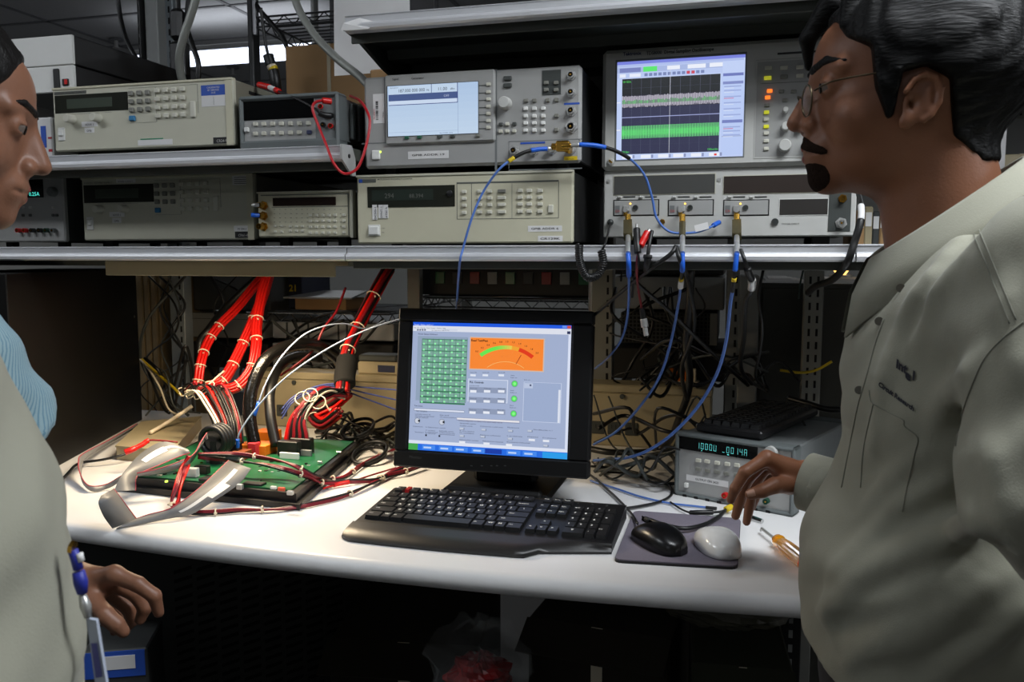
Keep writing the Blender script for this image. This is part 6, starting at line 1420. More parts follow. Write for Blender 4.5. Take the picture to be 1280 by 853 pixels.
# ------------------------------------------------------------------ under the bench
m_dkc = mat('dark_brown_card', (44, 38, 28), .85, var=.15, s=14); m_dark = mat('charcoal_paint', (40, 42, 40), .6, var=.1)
A = atZ(186, 853, .35); 
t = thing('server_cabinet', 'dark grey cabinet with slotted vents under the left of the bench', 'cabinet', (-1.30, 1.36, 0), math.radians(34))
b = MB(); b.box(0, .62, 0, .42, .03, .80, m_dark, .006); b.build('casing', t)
b = MB(); b.box(0, .62, 0, .42, .80, .825, m_dark, .004); b.build('top', t)
for c in range(8):
    b = MB()
    for r_ in range(30):
        x = .2 + c * .045; z = .12 + r_ * .02; b.add([(x, -.0006, z), (x + .036, -.0006, z + .008), (x + .036, -.0006, z + .016), (x, -.0006, z + .008)], [(0, 1, 2, 3)], m_slot)
    b.build('vent_column', t)
b = MB(); b.box(.02, .12, .02, .1, 0, .03, m_black); b.box(.5, .6, .3, .38, 0, .03, m_black); b.build('feet', t)
t = thing('printed_carton', 'small blue and white printed carton standing below the hand', 'carton', (atZ(128, 795, .62).x - .0, 1.1, 0), math.radians(25))
p = atY(138, 842, 1.18); t.location = (p.x - .06, 1.18, 0)
b = MB(); b.box(0, .11, 0, .12, 0, p.z - 0 + .03, m_chd, .003); b.build('body', t)
b = MB(); b.box(.004, .106, -.002, .0, p.z - .02, p.z + .028, m_inkb); b.box(.03, .09, -.003, 0, p.z - .005, p.z + .02, m_paper); b.build('print', t)
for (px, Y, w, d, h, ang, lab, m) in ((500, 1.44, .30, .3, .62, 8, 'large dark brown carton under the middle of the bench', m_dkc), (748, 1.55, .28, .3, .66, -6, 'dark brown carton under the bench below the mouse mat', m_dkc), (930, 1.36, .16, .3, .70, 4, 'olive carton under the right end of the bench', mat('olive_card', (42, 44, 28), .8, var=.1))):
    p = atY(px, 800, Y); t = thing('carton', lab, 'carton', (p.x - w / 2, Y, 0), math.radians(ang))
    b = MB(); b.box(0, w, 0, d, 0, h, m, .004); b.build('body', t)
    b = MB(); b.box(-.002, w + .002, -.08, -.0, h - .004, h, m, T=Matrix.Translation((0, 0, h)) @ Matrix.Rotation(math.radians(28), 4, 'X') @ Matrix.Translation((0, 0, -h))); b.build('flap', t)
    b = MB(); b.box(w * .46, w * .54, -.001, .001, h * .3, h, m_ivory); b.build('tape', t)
p = atY(590, 846, 1.22); t = thing('plastic_bag', 'crumpled clear plastic bag with red contents under the bench', 'bag', (p.x, 1.22, p.z - .55))
t.location.z = 0
b = MB(); b.box(-.09, .09, 0, .1, 0, p.z - .06, m_dark, .004); b.build('support', t)
def blob(b, c, rx, ry, rz, m, seed, n=14, amp=.18):
    r6 = random.Random(seed); v = []; f = []; ph = [(r6.uniform(1, 4), r6.uniform(0, 6)) for _ in range(6)]
    for i in range(n + 1):
        for k in range(2 * n):
            a = math.pi * i / n; e = math.pi * k / n; d = 1 + amp * (math.sin(ph[0][0] * 2 * a + ph[0][1]) * math.sin(ph[1][0] * e + ph[1][1]) + .6 * math.sin(5 * e + 7 * a + ph[2][1]))
            v.append((c[0] + rx * d * math.sin(a) * math.cos(e), c[1] + ry * d * math.sin(a) * math.sin(e), c[2] + rz * d * math.cos(a)))
    for i in range(n):
        for k in range(2 * n): f.append((i * 2 * n + k, (i + 1) * 2 * n + k, (i + 1) * 2 * n + (k + 1) % (2 * n), i * 2 * n + (k + 1) % (2 * n)))
    b.add(v, f, m)
b = MB(); blob(b, (.0, .04, p.z - .02), .05, .045, .035, mat('red_foil', (120, 14, 18), .25), 2); b.build('contents', t)
b = MB(); blob(b, (-.005, .045, p.z + .0), .085, .06, .07, mat('clear_plastic', (200, 205, 205), .08, var=0, alpha=.05, spec=.8), 5); b.build('film', t)
p = atY(905, 772, 1.36); t = thing('plastic_bag', 'bag of loose parts lying on the olive carton', 'bag', (p.x, 1.42, .702))
b = MB(); blob(b, (0, .05, .06), .11, .05, .045, mat('dark_plastic_film', (90, 88, 76), .15, var=.2), 8, amp=.1); b.build('film', t)
upright_l = thing('bench_support', 'black slotted bench support under the right end beside the shirt', 'support', (atY(988, 800, 1.70).x, 1.70, 0))
b = MB(); b.box(-.02, .02, 0, .04, 0, .86, m_black, .002); b.build('post', upright_l)
b = MB()
for i in range(24): b.box(-.004, .004, -.001, .002, .1 + i * .03, .116 + i * .03, m_chas)
b.build('slot', upright_l, kind='stuff')
# ================================================================== PEOPLE (bodies grown from blended distance fields)
def atH(px, py, D):
    """point on a pixel's ray at horizontal distance D in front of the camera"""
    d = ray(px, py); fh = Vector((-math.sin(TH), math.cos(TH), 0)); return CAM + d * (D / d.dot(fh))
f32 = np.float32
def ell(x, y, z, c, r):
    a = (x - c[0]) / r[0]; b = (y - c[1]) / r[1]; e = (z - c[2]) / r[2]
    k0 = np.sqrt(a * a + b * b + e * e) + 1e-6; k1 = np.sqrt((a / r[0]) ** 2 + (b / r[1]) ** 2 + (e / r[2]) ** 2) + 1e-6
    return k0 * (k0 - 1) / k1
def sph(x, y, z, c, r): return np.sqrt((x - c[0]) ** 2 + (y - c[1]) ** 2 + (z - c[2]) ** 2) - r
def cap(x, y, z, a, b, r0, r1=None):
    r1 = r0 if r1 is None else r1
    bx, by, bz = b[0] - a[0], b[1] - a[1], b[2] - a[2]; L = bx * bx + by * by + bz * bz + 1e-9
    h = np.clip(((x - a[0]) * bx + (y - a[1]) * by + (z - a[2]) * bz) / L, 0, 1)
    return np.sqrt((x - a[0] - bx * h) ** 2 + (y - a[1] - by * h) ** 2 + (z - a[2] - bz * h) ** 2) - (r0 + (r1 - r0) * h)
def smin(a, b, k):
    h = np.clip(.5 + .5 * (b - a) / k, 0, 1); return b + (a - b) * h - k * h * (1 - h)
def smax(a, b, k): return -smin(-a, -b, k)
def poly2(x, z, P):
    """signed distance to a polygon in the side view"""
    d = np.full(x.shape, 1e9, f32); s = np.zeros(x.shape, bool); n = len(P)
    for i in range(n):
        ax, az = P[i]; bx, bz = P[(i + 1) % n]; ex, ez_ = bx - ax, bz - az
        t = np.clip(((x - ax) * ex + (z - az) * ez_) / (ex * ex + ez_ * ez_ + 1e-9), 0, 1)
        d = np.minimum(d, (x - ax - ex * t) ** 2 + (z - az - ez_ * t) ** 2)
        c = ((az > z) != (bz > z)) & (x < (bx - ax) * (z - az) / (bz - az + 1e-12) + ax); s ^= c
    d = np.sqrt(d); return np.where(s, -d, d)
def nets(fn, lo, hi, h, smooth=2):
    ax = [np.arange(lo[i], hi[i] + h, h, dtype=f32) for i in range(3)]
    X, Y, Z = np.meshgrid(*ax, indexing='ij'); D = fn(X, Y, Z).astype(f32); s = D < 0; n = D.shape
    acc = np.zeros((n[0] - 1, n[1] - 1, n[2] - 1, 3), f32); cnt = np.zeros(acc.shape[:3], f32); quads = []
    idx = None; cross = []
    for a in range(3):
        sl0 = [slice(None)] * 3; sl1 = [slice(None)] * 3; sl0[a] = slice(0, -1); sl1[a] = slice(1, None)
        d0 = D[tuple(sl0)]; d1 = D[tuple(sl1)]; cr = s[tuple(sl0)] != s[tuple(sl1)]
        t = np.where(cr, d0 / np.where(cr, d0 - d1, 1), 0); cross.append(cr)
        o = [i for i in range(3) if i != a]
        for u in (0, 1):
            for v in (0, 1):
                q = [slice(None)] * 3; q[o[0]] = slice(u, u + n[o[0]] - 1); q[o[1]] = slice(v, v + n[o[1]] - 1); q = tuple(q)
                c = cr[q]; acc[..., a] += t[q]; acc[..., o[0]] += c * u; acc[..., o[1]] += c * v; cnt += c
    m = cnt > 0; idx = np.full(m.shape, -1, np.int64); idx[m] = np.arange(m.sum())
    I = np.argwhere(m); V = (I + acc[m] / cnt[m][:, None]) * h + np.array(lo)
    for a in range(3):
        o = [(a + 1) % 3, (a + 2) % 3]; e = np.argwhere(cross[a])
        e = e[(e[:, o[0]] > 0) & (e[:, o[0]] < n[o[0]] - 1) & (e[:, o[1]] > 0) & (e[:, o[1]] < n[o[1]] - 1)]
        if not len(e): continue
        def cell(du, dv): c = e.copy(); c[:, o[0]] -= du; c[:, o[1]] -= dv; return idx[c[:, 0], c[:, 1], c[:, 2]]
        q = np.stack([cell(1, 1), cell(0, 1), cell(0, 0), cell(1, 0)], 1); inside = s[e[:, 0], e[:, 1], e[:, 2]]
        q[~inside] = q[~inside][:, ::-1]; quads.append(q)
    Q = np.concatenate(quads)
    for _ in range(smooth):
        S_ = np.zeros_like(V); C_ = np.zeros(len(V))
        for k in range(4):
            for j in (1, 3): np.add.at(S_, Q[:, k], V[Q[:, (k + j) % 4]]); np.add.at(C_, Q[:, k], 1)
        V = V * .5 + .5 * S_ / np.maximum(C_, 1)[:, None]
    return V, Q
class Fig:
    """person's own frame in centimetres: x forward, y left, z up, origin between the ears"""
    def __init__(s, name, label, O, fwd_ang, toward_left, base_xy=None):
        s.O = Vector(O); f = Vector((math.cos(fwd_ang), math.sin(fwd_ang), 0)); l = Vector((-f.y, f.x, 0))
        s.R = np.array([[f.x, l.x, 0], [f.y, l.y, 0], [0, 0, 1.]]); s.root = thing(name, label, 'person', (s.O.x, s.O.y, 0)); s.base = np.array([s.O.x, s.O.y, 0])
    def L(s, px, py, D): p = np.array(atH(px, py, D)) - np.array(s.O); return tuple(s.R.T @ p * 100)
    def W(s, V): return (np.asarray(V) / 100) @ s.R.T + np.array(s.O) - s.base
    def mesh(s, name, parts, m, parent=None, rot=None, **k):
        V = []; Q = []; o = 0
        for v, q in parts:
            V.append(v); Q.append(q + o); o += len(v)
        V = np.concatenate(V); Q = np.concatenate(Q)
        if rot is not None: V = V @ rot.T
        Wv = s.W(V); me = bpy.data.meshes.new(name); me.vertices.add(len(Wv)); me.vertices.foreach_set('co', Wv.astype(f32).ravel())
        me.loops.add(Q.size); me.loops.foreach_set('vertex_index', Q.ravel().astype(np.int32)); me.polygons.add(len(Q)); me.polygons.foreach_set('loop_start', np.arange(0, Q.size, 4, dtype=np.int32))
        me.polygons.foreach_set('use_smooth', np.ones(len(Q), bool)); me.update(calc_edges=True); me.validate()
        me.materials.append(m); ob = bpy.data.objects.new(name, me); COL.objects.link(ob); ob.parent = parent or s.root
        for a, b in k.items(): ob[a] = b
        return ob, V
def rotm(yaw, pitch, roll=0.):
    cy, sy = math.cos(yaw), math.sin(yaw); cp, sp = math.cos(pitch), math.sin(pitch)
    return np.array([[cy, -sy, 0], [sy, cy, 0], [0, 0, 1]]) @ np.array([[cp, 0, sp], [0, 1, 0], [-sp, 0, cp]])
def head_sdf(x, y, z, neck_to=(-3.5, 0, -17), bald=0., detail=True):
    ay = np.abs(y)
    d = ell(x, y, z, (-1.3, 0, 4.4), (9.4, 7.4, 8.6))
    d = smin(d, ell(x, y, z, (3.2, 0, 5.2), (6.7, 6.1, 6.0)), 1.5)
    d = smin(d, ell(x, y, z, (3.5, 0, -.4), (6.3, 6.2, 7.4)), 1.8)
    d = smin(d, ell(x, y, z, (4.0, 0, -4.9), (5.6, 4.9, 3.3)), 1.6)
    d = smin(d, sph(x, y, z, (8.7, 0, -6.2), 1.9), 1.4)
    d = smin(d, sph(x, ay, z, (6.3, 4.0, -.8), 2.1), 1.6)
    d = smin(d, cap(x, y, z, (-1.2, 0, -3), neck_to, 5.5, 6.2), 2.0)
    d = smin(d, cap(x, ay, z, (9.3, .6, 4.3), (7.6, 4.6, 4.2), .8, .7), 1.0)
    d = smax(d, -sph(x, ay, z, (10.7, 3.3, 2.7), 1.7), .9)
    d = smin(d, sph(x, ay, z, (8.3, 3.1, 2.65), 1.38), .35)
    d = smax(d, -ell(x, ay, z, (9.75, 3.25, 2.5), (1.1, 1.25, .30)), .12)
    d = smin(d, cap(x, y, z, (9.7, 0, 3.4), (11.75, 0, -.35), .72, .95), .8)
    d = smin(d, cap(x, y, z, (8.8, 0, 3.0), (10.2, 0, -.5), .95, 1.2), .7)
    d = smin(d, sph(x, ay, z, (10.5, 1.15, -.95), .82), .5)
    d = smax(d, -sph(x, ay, z, (11.2, .55, -1.75), .38), .2)
    d = smin(d, ell(x, y, z, (9.3, 0, -3.4), (1.75, 2.7, 2.2)), 1.0)
    d = smin(d, cap(x, ay, z, (10.75, 0, -3.05), (9.7, 2.0, -3.4), .5, .3), .35)
    d = smin(d, cap(x, ay, z, (10.6, 0, -4.25), (9.7, 1.8, -3.8), .58, .3), .35)
    d = smax(d, -cap(x, ay, z, (11.5, 0, -3.62), (9.9, 2.5, -3.62), .2), .25)
    # ears
    xe = (x - 1.0) * 1.3 + .23 * z; ze = (z + .1) * 1.3; ye = (ay - 6.9) * 1.3
    ea = ell(xe, ye, ze, (0, .3, 0), (2.1, .5, 2.9)); ea = smin(ea, ell(xe, ye, ze, (1.2, .1, -2.5), (.95, .6, 1.1)), .6)
    R_ = [(2.15 * math.cos(a), .85 + .25 * math.cos(a * .5), 2.85 * math.sin(a)) for a in [math.radians(q) for q in (20, 55, 90, 125, 160, 195, 225, 250)]]
    for p_, q_ in zip(R_[:-1], R_[1:]): ea = smin(ea, cap(xe, ye, ze, p_, q_, .42), .25)
    ea = smin(ea, cap(xe, ye, ze, (-.7, .7, 1.3), (-1.0, .7, -1.4), .38), .3); ea = smax(ea, -ell(xe, ye, ze, (.9, .8, -.5), (.75, .7, 1.0)), .3)
    ea = ea / 1.3
    d = smin(d, ea, .5)
    return d
def hair_fn(poly, th, extra=None, ns=.12):
    def fn(x, y, z):
        base = ell(x, y, z, (-1.3, 0, 4.4), (9.4, 7.4, 8.6)); base = smin(base, ell(x, y, z, (3.2, 0, 5.2), (6.7, 6.1, 6.0)), 1.5)
        base = smin(base, ell(x, y, z, (3.5, 0, -.4), (6.3, 6.2, 7.4)), 1.8); base = smin(base, cap(x, y, z, (-1.2, 0, -3), (-3.5, 0, -17), 5.5, 6.2), 2.)
        t = th * np.clip((z + 7) / 9, .25, 1) * np.clip((7.5 - x) / 4 + .4, .5, 1)
        t = t + .09 * np.sin(6.2 * y + 1.5 * np.sin(.6 * x) + 2.2 * z * (np.abs(y) > 5)) + ns * np.sin(3.1 * y + 1.3 * np.sin(.5 * z + .4 * x)) * np.sin(1.1 * x - .6 * z + .7 * y)
        d = smax(base - t, poly2(x, z, poly), .5)
        if extra: d = extra(d, x, y, z)
        return d
    return fn
HB = ((-13, -10, -18), (14, 10, 15))
m_eye = mat('eye_white', (112, 100, 92), .15, var=.05); m_iris = mat('iris_dark', (26, 16, 12), .1, var=0)
def skin_mat(name, c, lipc):
    M = mat(name, c, .48, var=.14, s=35, bump=.12, bs=420); return M
def hair_mat(name, c): return mat(name, c, .5, var=.4, s=30, stretch=(2, 14, 14), bump=.5, bs=26, spec=.2)
def finger(x, y, z, J, r): 
    d = None
    for i in range(len(J) - 1):
        c = cap(x, y, z, J[i], J[i + 1], r[i], r[i + 1]); d = c if d is None else smin(d, c, .25)
    return d
def hand_field(chains, palm, k=.55):
    def fn(x, y, z):
        d = None
        for (a, b, r0, r1) in palm:
            c = cap(x, y, z, a, b, r0, r1); d = c if d is None else smin(d, c, 1.0)
        for J, r in chains:
            d = smin(d, finger(x, y, z, J, r), k)
        return d
    return fn
def bounds(pts, pad): P = np.array(pts); return P.min(0) - pad, P.max(0) + pad
def nail(F_, tip, dip, nrm, m, parent, r=.42):
    t = np.array(tip); d = np.array(tip) - np.array(dip); d = d / np.linalg.norm(d); n = np.array(nrm, float); n -= d * n.dot(d); n /= np.linalg.norm(n); w = np.cross(d, n)
    b = MB(); v = []; f = []
    for i in range(5):
        for j in range(5):
            u = (i / 4 - .45) * 1.15; q = (j / 4 - .5) * 2 * .5; v.append(tuple(F_.W([t + d * u + w * q * (1 - .15 * (u > .3)) + n * (.62 * r + .40 * r * (1 - (q / .55) ** 2))])[0]))
    for i in range(4):
        for j in range(4): f.append((i * 5 + j, i * 5 + j + 1, i * 5 + j + 6, i * 5 + j + 5))
    b.add(v, f, m); return b.build('finger_nail', parent, True)
def eyes(F_, rot, parent):
    for s_ in (1, -1):
        V, Q = nets(lambda x, y, z: sph(x, y, z, (8.42, 3.1 * s_, 2.6), 1.22), (7, 3.1 * s_ - 1.7, 1), (10.3, 3.1 * s_ + 1.7, 4.3), .22); o, _ = F_.mesh('eye', [(V, Q)], m_eye, rot=rot)
        V, Q = nets(lambda x, y, z: ell(x, y, z, (9.56, 3.1 * s_ , 2.5), (.16, .58, .58)), (9.2, 3.1 * s_ - 1, 1.5), (10.2, 3.1 * s_ + 1, 3.6), .12); F_.mesh('iris', [(V, Q)], m_iris, parent=o, rot=rot)
        lid = lambda x, y, z: smax(smax(sph(x, y, z, (8.55, 3.1 * s_, 2.62), 1.36), -(z - 2.75 + .25 * (x - 9)), .1), -sph(x, y, z, (8.6, 3.1 * s_, 2.62), 1.16), .05)
        yield lid
# ------------------------------------------------------------------ the man on the right
fwd_img_left = math.atan2(-RGT.y, -RGT.x)
HD = .885
RM = Fig('person', 'man in grey work shirt and thin glasses reaching over the bench at right', atH(1144.6, 137, HD), fwd_img_left - math.radians(19), True)
hrot = rotm(math.radians(5), math.radians(3))
m_skinR = skin_mat('brown_skin', (138, 90, 64), None)
V1, Q1 = nets(head_sdf, *HB, .24)
# right (far) hand and forearm, joints from the photograph
hz = lambda x, y, D: RM.L(900 + x / 6.56, 540 + y / 6.56, D)
D0 = 1.19
wr = hz(760, 375, D0 + .005); fo = RM.L(1120, 632, 1.12)
K_i, K_m, K_r, K_p = hz(385, 215, D0 - .012), hz(372, 225, D0 + .010), hz(395, 260, D0 + .030), hz(430, 310, D0 + .046)
ch = [([K_i, hz(205, 330, D0 - .022), hz(125, 465, D0 - .018), hz(88, 560, D0 - .012)], [1.02, .88, .78, .62]),
      ([K_m, hz(215, 400, D0 + .006), hz(165, 560, D0 + .012), hz(128, 690, D0 + .016)], [1.02, .9, .8, .64]),
      ([K_r, hz(270, 440, D0 + .028), hz(245, 600, D0 + .032), hz(218, 740, D0 + .034)], [.98, .86, .76, .6]),
      ([K_p, hz(330, 430, D0 + .048), hz(290, 540, D0 + .05), hz(268, 620, D0 + .05)], [.85, .74, .66, .52]),
      ([hz(590, 430, D0 - .012), hz(450, 440, D0 - .03), hz(345, 485, D0 - .036), hz(250, 512, D0 - .036)], [1.35, 1.15, .98, .78])]
palm = [(wr, hz(520, 330, D0), 2.35, 1.6), (hz(560, 300, D0 - .005), K_i, 1.5, 1.1), (hz(560, 310, D0 + .01), K_m, 1.5, 1.15), (hz(570, 340, D0 + .025), K_r, 1.5, 1.1), (hz(590, 380, D0 + .035), K_p, 1.4, 1.0), (wr, hz(560, 430, D0 - .004), 2.1, 1.5), (wr, fo, 2.5, 3.2)]
allp = [p for J, r in ch for p in J] + [wr, RM.L(1040, 605, 1.17)]
lo, hi = bounds(allp, 2.6)
V2, Q2 = nets(hand_field(ch, palm), lo, hi, .17)
V3, Q3 = nets(lambda x, y, z: smin(smin(ell(x, y, z, (-5, 0, -32), (8, 13, 17)), ell(x, y, z, (-3, 0, -50), (9, 13, 12)), 4), smin(cap(x, y, z, (-6.5, -14, -21), RM.L(1130, 640, 1.1), 4, 3.2), cap(x, y, z, RM.L(1130, 640, 1.1), wr, 3.0, 2.3), 1.5), 2), (-18, -34, -66), (22, 16, -13), .9)
body, _ = RM.mesh('body', [(V1 @ hrot.T, Q1), (V2, Q2), (V3, Q3)], m_skinR)
m_nail = mat('finger_nail', (190, 148, 128), .3, var=.03)
nail(RM, ch[4][0][3], ch[4][0][2], np.array(hz(250, 430, D0 - .10)) - np.array(hz(250, 512, D0 - .036)), m_nail, RM.root, .95)
m_hairR = hair_mat('black_hair', (7, 7, 7))
polyR = [(3.9, -1.6), (4.9, 1.5), (5.2, 5.4), (7.2, 6.9), (7.8, 9.2), (9.0, 10.4), (11.5, 11.5), (12, 16), (-15, 16), (-15, -5.6), (-5.0, -6.2), (-2.2, -3.6), (-1.5, 1.6), (.6, 2.9), (2.6, 2.6), (3.3, -1.4)]
def fringe(d, x, y, z):
    d = smin(d, cap(x, y, z, (7.6, -3.4, 12.4), (10.0, -4.0, 9.2), 1.4, .9), .8); d = smin(d, cap(x, y, z, (10.0, -4.0, 9.2), (9.9, -4.9, 6.2), .9, .4), .4)
    d = smin(d, cap(x, y, z, (6.4, 3.6, 11.4), (7.4, 4.6, 8.2), 1.2, .5), .6)
    return d
Vh, Qh = nets(hair_fn(polyR, 1.35, fringe), HB[0], (14, 10, 17), .25); RM.mesh('hair', [(Vh, Qh)], m_hairR, rot=hrot)
fh = lambda x, y, z: np.minimum(smax(head_sdf(x, y, z) - .08, ell(x, y, z, (9.5, 0, -6.0), (2.0, 2.7, 1.8)), .1), smax(head_sdf(x, y, z) - .14, cap(x, np.abs(y), z, (11.6, .1, -2.3), (9.3, 3.1, -3.9), .8, .4), .1))
Vb, Qb = nets(fh, (6, -5, -9.5), (13, 5, -1), .2); RM.mesh('beard', [(Vb, Qb)], mat('dark_beard', (40, 29, 23), .95, var=.3, s=200, bump=.8, bs=500, spec=.1), rot=hrot, label='dark moustache and goatee')
for s_ in (1, -1):
    Ve, Qe = nets(lambda x, y, z: smax(head_sdf(x, y, z) - .3, smin(cap(x, s_ * y, z, (10.0, 1.1, 4.7), (9.0, 3.4, 5.2), .5, .42), cap(x, s_ * y, z, (9.0, 3.4, 5.2), (7.4, 5.2, 4.6), .42, .25), .3), .15), (6, -6.5, 3), (12, 6.5, 7), .2); RM.mesh('eyebrow', [(Ve, Qe)], m_hairR, rot=hrot)
lids = list(eyes(RM, hrot, RM.root))
# lips
Vl, Ql = nets(lambda x, y, z: smax(np.minimum(cap(x, np.abs(y), z, (10.8, 0, -3.08), (9.7, 2.0, -3.4), .52, .3), cap(x, np.abs(y), z, (10.65, 0, -4.2), (9.75, 1.8, -3.8), .6, .32)), head_sdf(x, y, z) - .06, .05), (8.5, -3, -5.5), (12.5, 3, -2), .16); RM.mesh('lips', [(Vl, Ql)], mat('lips_brown', (128, 66, 58), .45), rot=hrot)
# glasses (a thing of their own)
gl = thing('glasses', 'thin wire framed glasses on the face of the man at right', 'glasses', RM.O)
m_wire = mat('bronze_wire', (96, 84, 66), .3, .9); m_lens = mat('lens_glass', (200, 215, 205), .05, var=0, alpha=.18, spec=.9)
gw = lambda p: Vector(RM.W([hrot @ np.array(p)])[0] + RM.base) - RM.O
for s_ in (1, -1):
    ring = [(11.15 - .38 * abs(3.2 + 1.9 * math.cos(a) - 3.2 + 0) * 0 - .28 * (3.2 + 1.9 * math.cos(a) - 1.5) * .55, s_ * (3.2 + 1.95 * math.cos(a)), 1.35 + 1.55 * math.sin(a)) for a in [i * math.pi / 14 for i in range(28)]]
    b = MB(); b.tube([gw(p) for p in ring], .0009, m_wire, 6, closed=True); rim = b.build('rim', gl, True)
    b = MB(); b.quad([gw(p) for p in ring], m_lens); b.build('lens', rim)
    b = MB(); b.tube([gw(p) for p in spline([(10.35, s_ * 5.1, 2.0), (8.6, s_ * 6.5, 2.5), (3.5, s_ * 7.35, 2.8), (-.8, s_ * 7.9, 3.1), (-2.6, s_ * 8.0, 1.6)], 6)], .0009, m_wire, 6); b.build('temple', gl, True)
b = MB(); b.tube([gw(p) for p in spline([(11.1, 1.25, 1.9), (11.5, 0, 2.4), (11.1, -1.25, 1.9)], 6)], .0009, m_wire, 6); b.build('bridge', gl, True)
# shirt
def fabric(name, c, stripes=None):
    M = bpy.data.materials.new(name); M.use_nodes = True; nt = M.node_tree; b = nt.nodes['Principled BSDF']; b.inputs['Roughness'].default_value = .85; b.inputs['Specular IOR Level'].default_value = .2
    b.inputs['Sheen Weight'].default_value = .12
    tc = nt.nodes.new('ShaderNodeTexCoord'); n = nt.nodes.new('ShaderNodeTexNoise'); n.inputs['Scale'].default_value = 9; n.inputs['Detail'].default_value = 6; nt.links.new(tc.outputs['Object'], n.inputs['Vector'])
    x = nt.nodes.new('ShaderNodeMix'); x.data_type = 'RGBA'; l = lin(c); x.inputs[6].default_value = (*[k * .9 for k in l], 1); x.inputs[7].default_value = (*[min(1, k * 1.08) for k in l], 1); nt.links.new(n.outputs['Fac'], x.inputs[0]); out = x.outputs[2]
    if stripes:
        wv = nt.nodes.new('ShaderNodeTexWave'); wv.bands_direction = 'X'; wv.inputs['Scale'].default_value = stripes[1]; wv.inputs['Distortion'].default_value = .0; wv.inputs['Detail'].default_value = 0
        mp = nt.nodes.new('ShaderNodeMapping'); mp.inputs['Rotation'].default_value = stripes[2]; nt.links.new(tc.outputs['Object'], mp.inputs[0]); nt.links.new(mp.outputs[0], wv.inputs['Vector'])
        cr = nt.nodes.new('ShaderNodeValToRGB'); cr.color_ramp.elements[0].position = .62; cr.color_ramp.elements[1].position = .8; nt.links.new(wv.outputs['Fac'], cr.inputs[0])
        y = nt.nodes.new('ShaderNodeMix'); y.data_type = 'RGBA'; nt.links.new(cr.outputs[0], y.inputs[0]); nt.links.new(out, y.inputs[6]); y.inputs[7].default_value = (*lin(stripes[0]), 1); out = y.outputs[2]
    nt.links.new(out, b.inputs['Base Color'])
    n2 = nt.nodes.new('ShaderNodeTexNoise'); n2.inputs['Scale'].default_value = 700; nt.links.new(tc.outputs['Object'], n2.inputs['Vector']); bp = nt.nodes.new('ShaderNodeBump'); bp.inputs['Strength'].default_value = .25; bp.inputs['Distance'].default_value = .001; nt.links.new(n2.outputs['Fac'], bp.inputs['Height']); nt.links.new(bp.outputs[0], b.inputs['Normal'])
    return M
m_shirt = fabric('grey_twill', (150, 149, 134))
SA, EA, WA_ = RM.L(1335, 345, .67), RM.L(1318, 600, .625), RM.L(1440, 800, .68)
FE, FCU = RM.L(1132, 640, 1.10), RM.L(1012, 603, 1.185)
foldsR = [([(1285, 640), (1200, 662), (1120, 700), (1040, 738)], 1.5), ([(1210, 655), (1130, 690), (1060, 735), (1030, 770)], 1.0), ([(1255, 720), (1180, 775), (1110, 800), (1050, 806)], 1.7), ([(1190, 600), (1120, 640), (1070, 690), (1040, 720)], 1.0),
          ([(1222, 300), (1180, 360), (1145, 430)], .9), ([(1250, 430), (1200, 480), (1165, 540)], 1.1), ([(1200, 300), (1150, 370), (1120, 430)], .7), ([(1275, 770), (1220, 810), (1170, 845)], 1.3), ([(1240, 560), (1255, 620), (1278, 690)], 1.2), ([(1250, 330), (1262, 400), (1275, 470)], .9), ([(1180, 320), (1130, 400), (1105, 470), (1090, 560)], .6), ([(1160, 560), (1110, 600), (1075, 650)], .7), ([(1225, 700), (1150, 735), (1090, 755)], .8), ([(1150, 770), (1100, 800), (1060, 830)], .8), ([(1040, 740), (1036, 770), (1045, 800)], .9), ([(1075, 720), (1060, 745), (1025, 765)], .7)]
FR_ = []
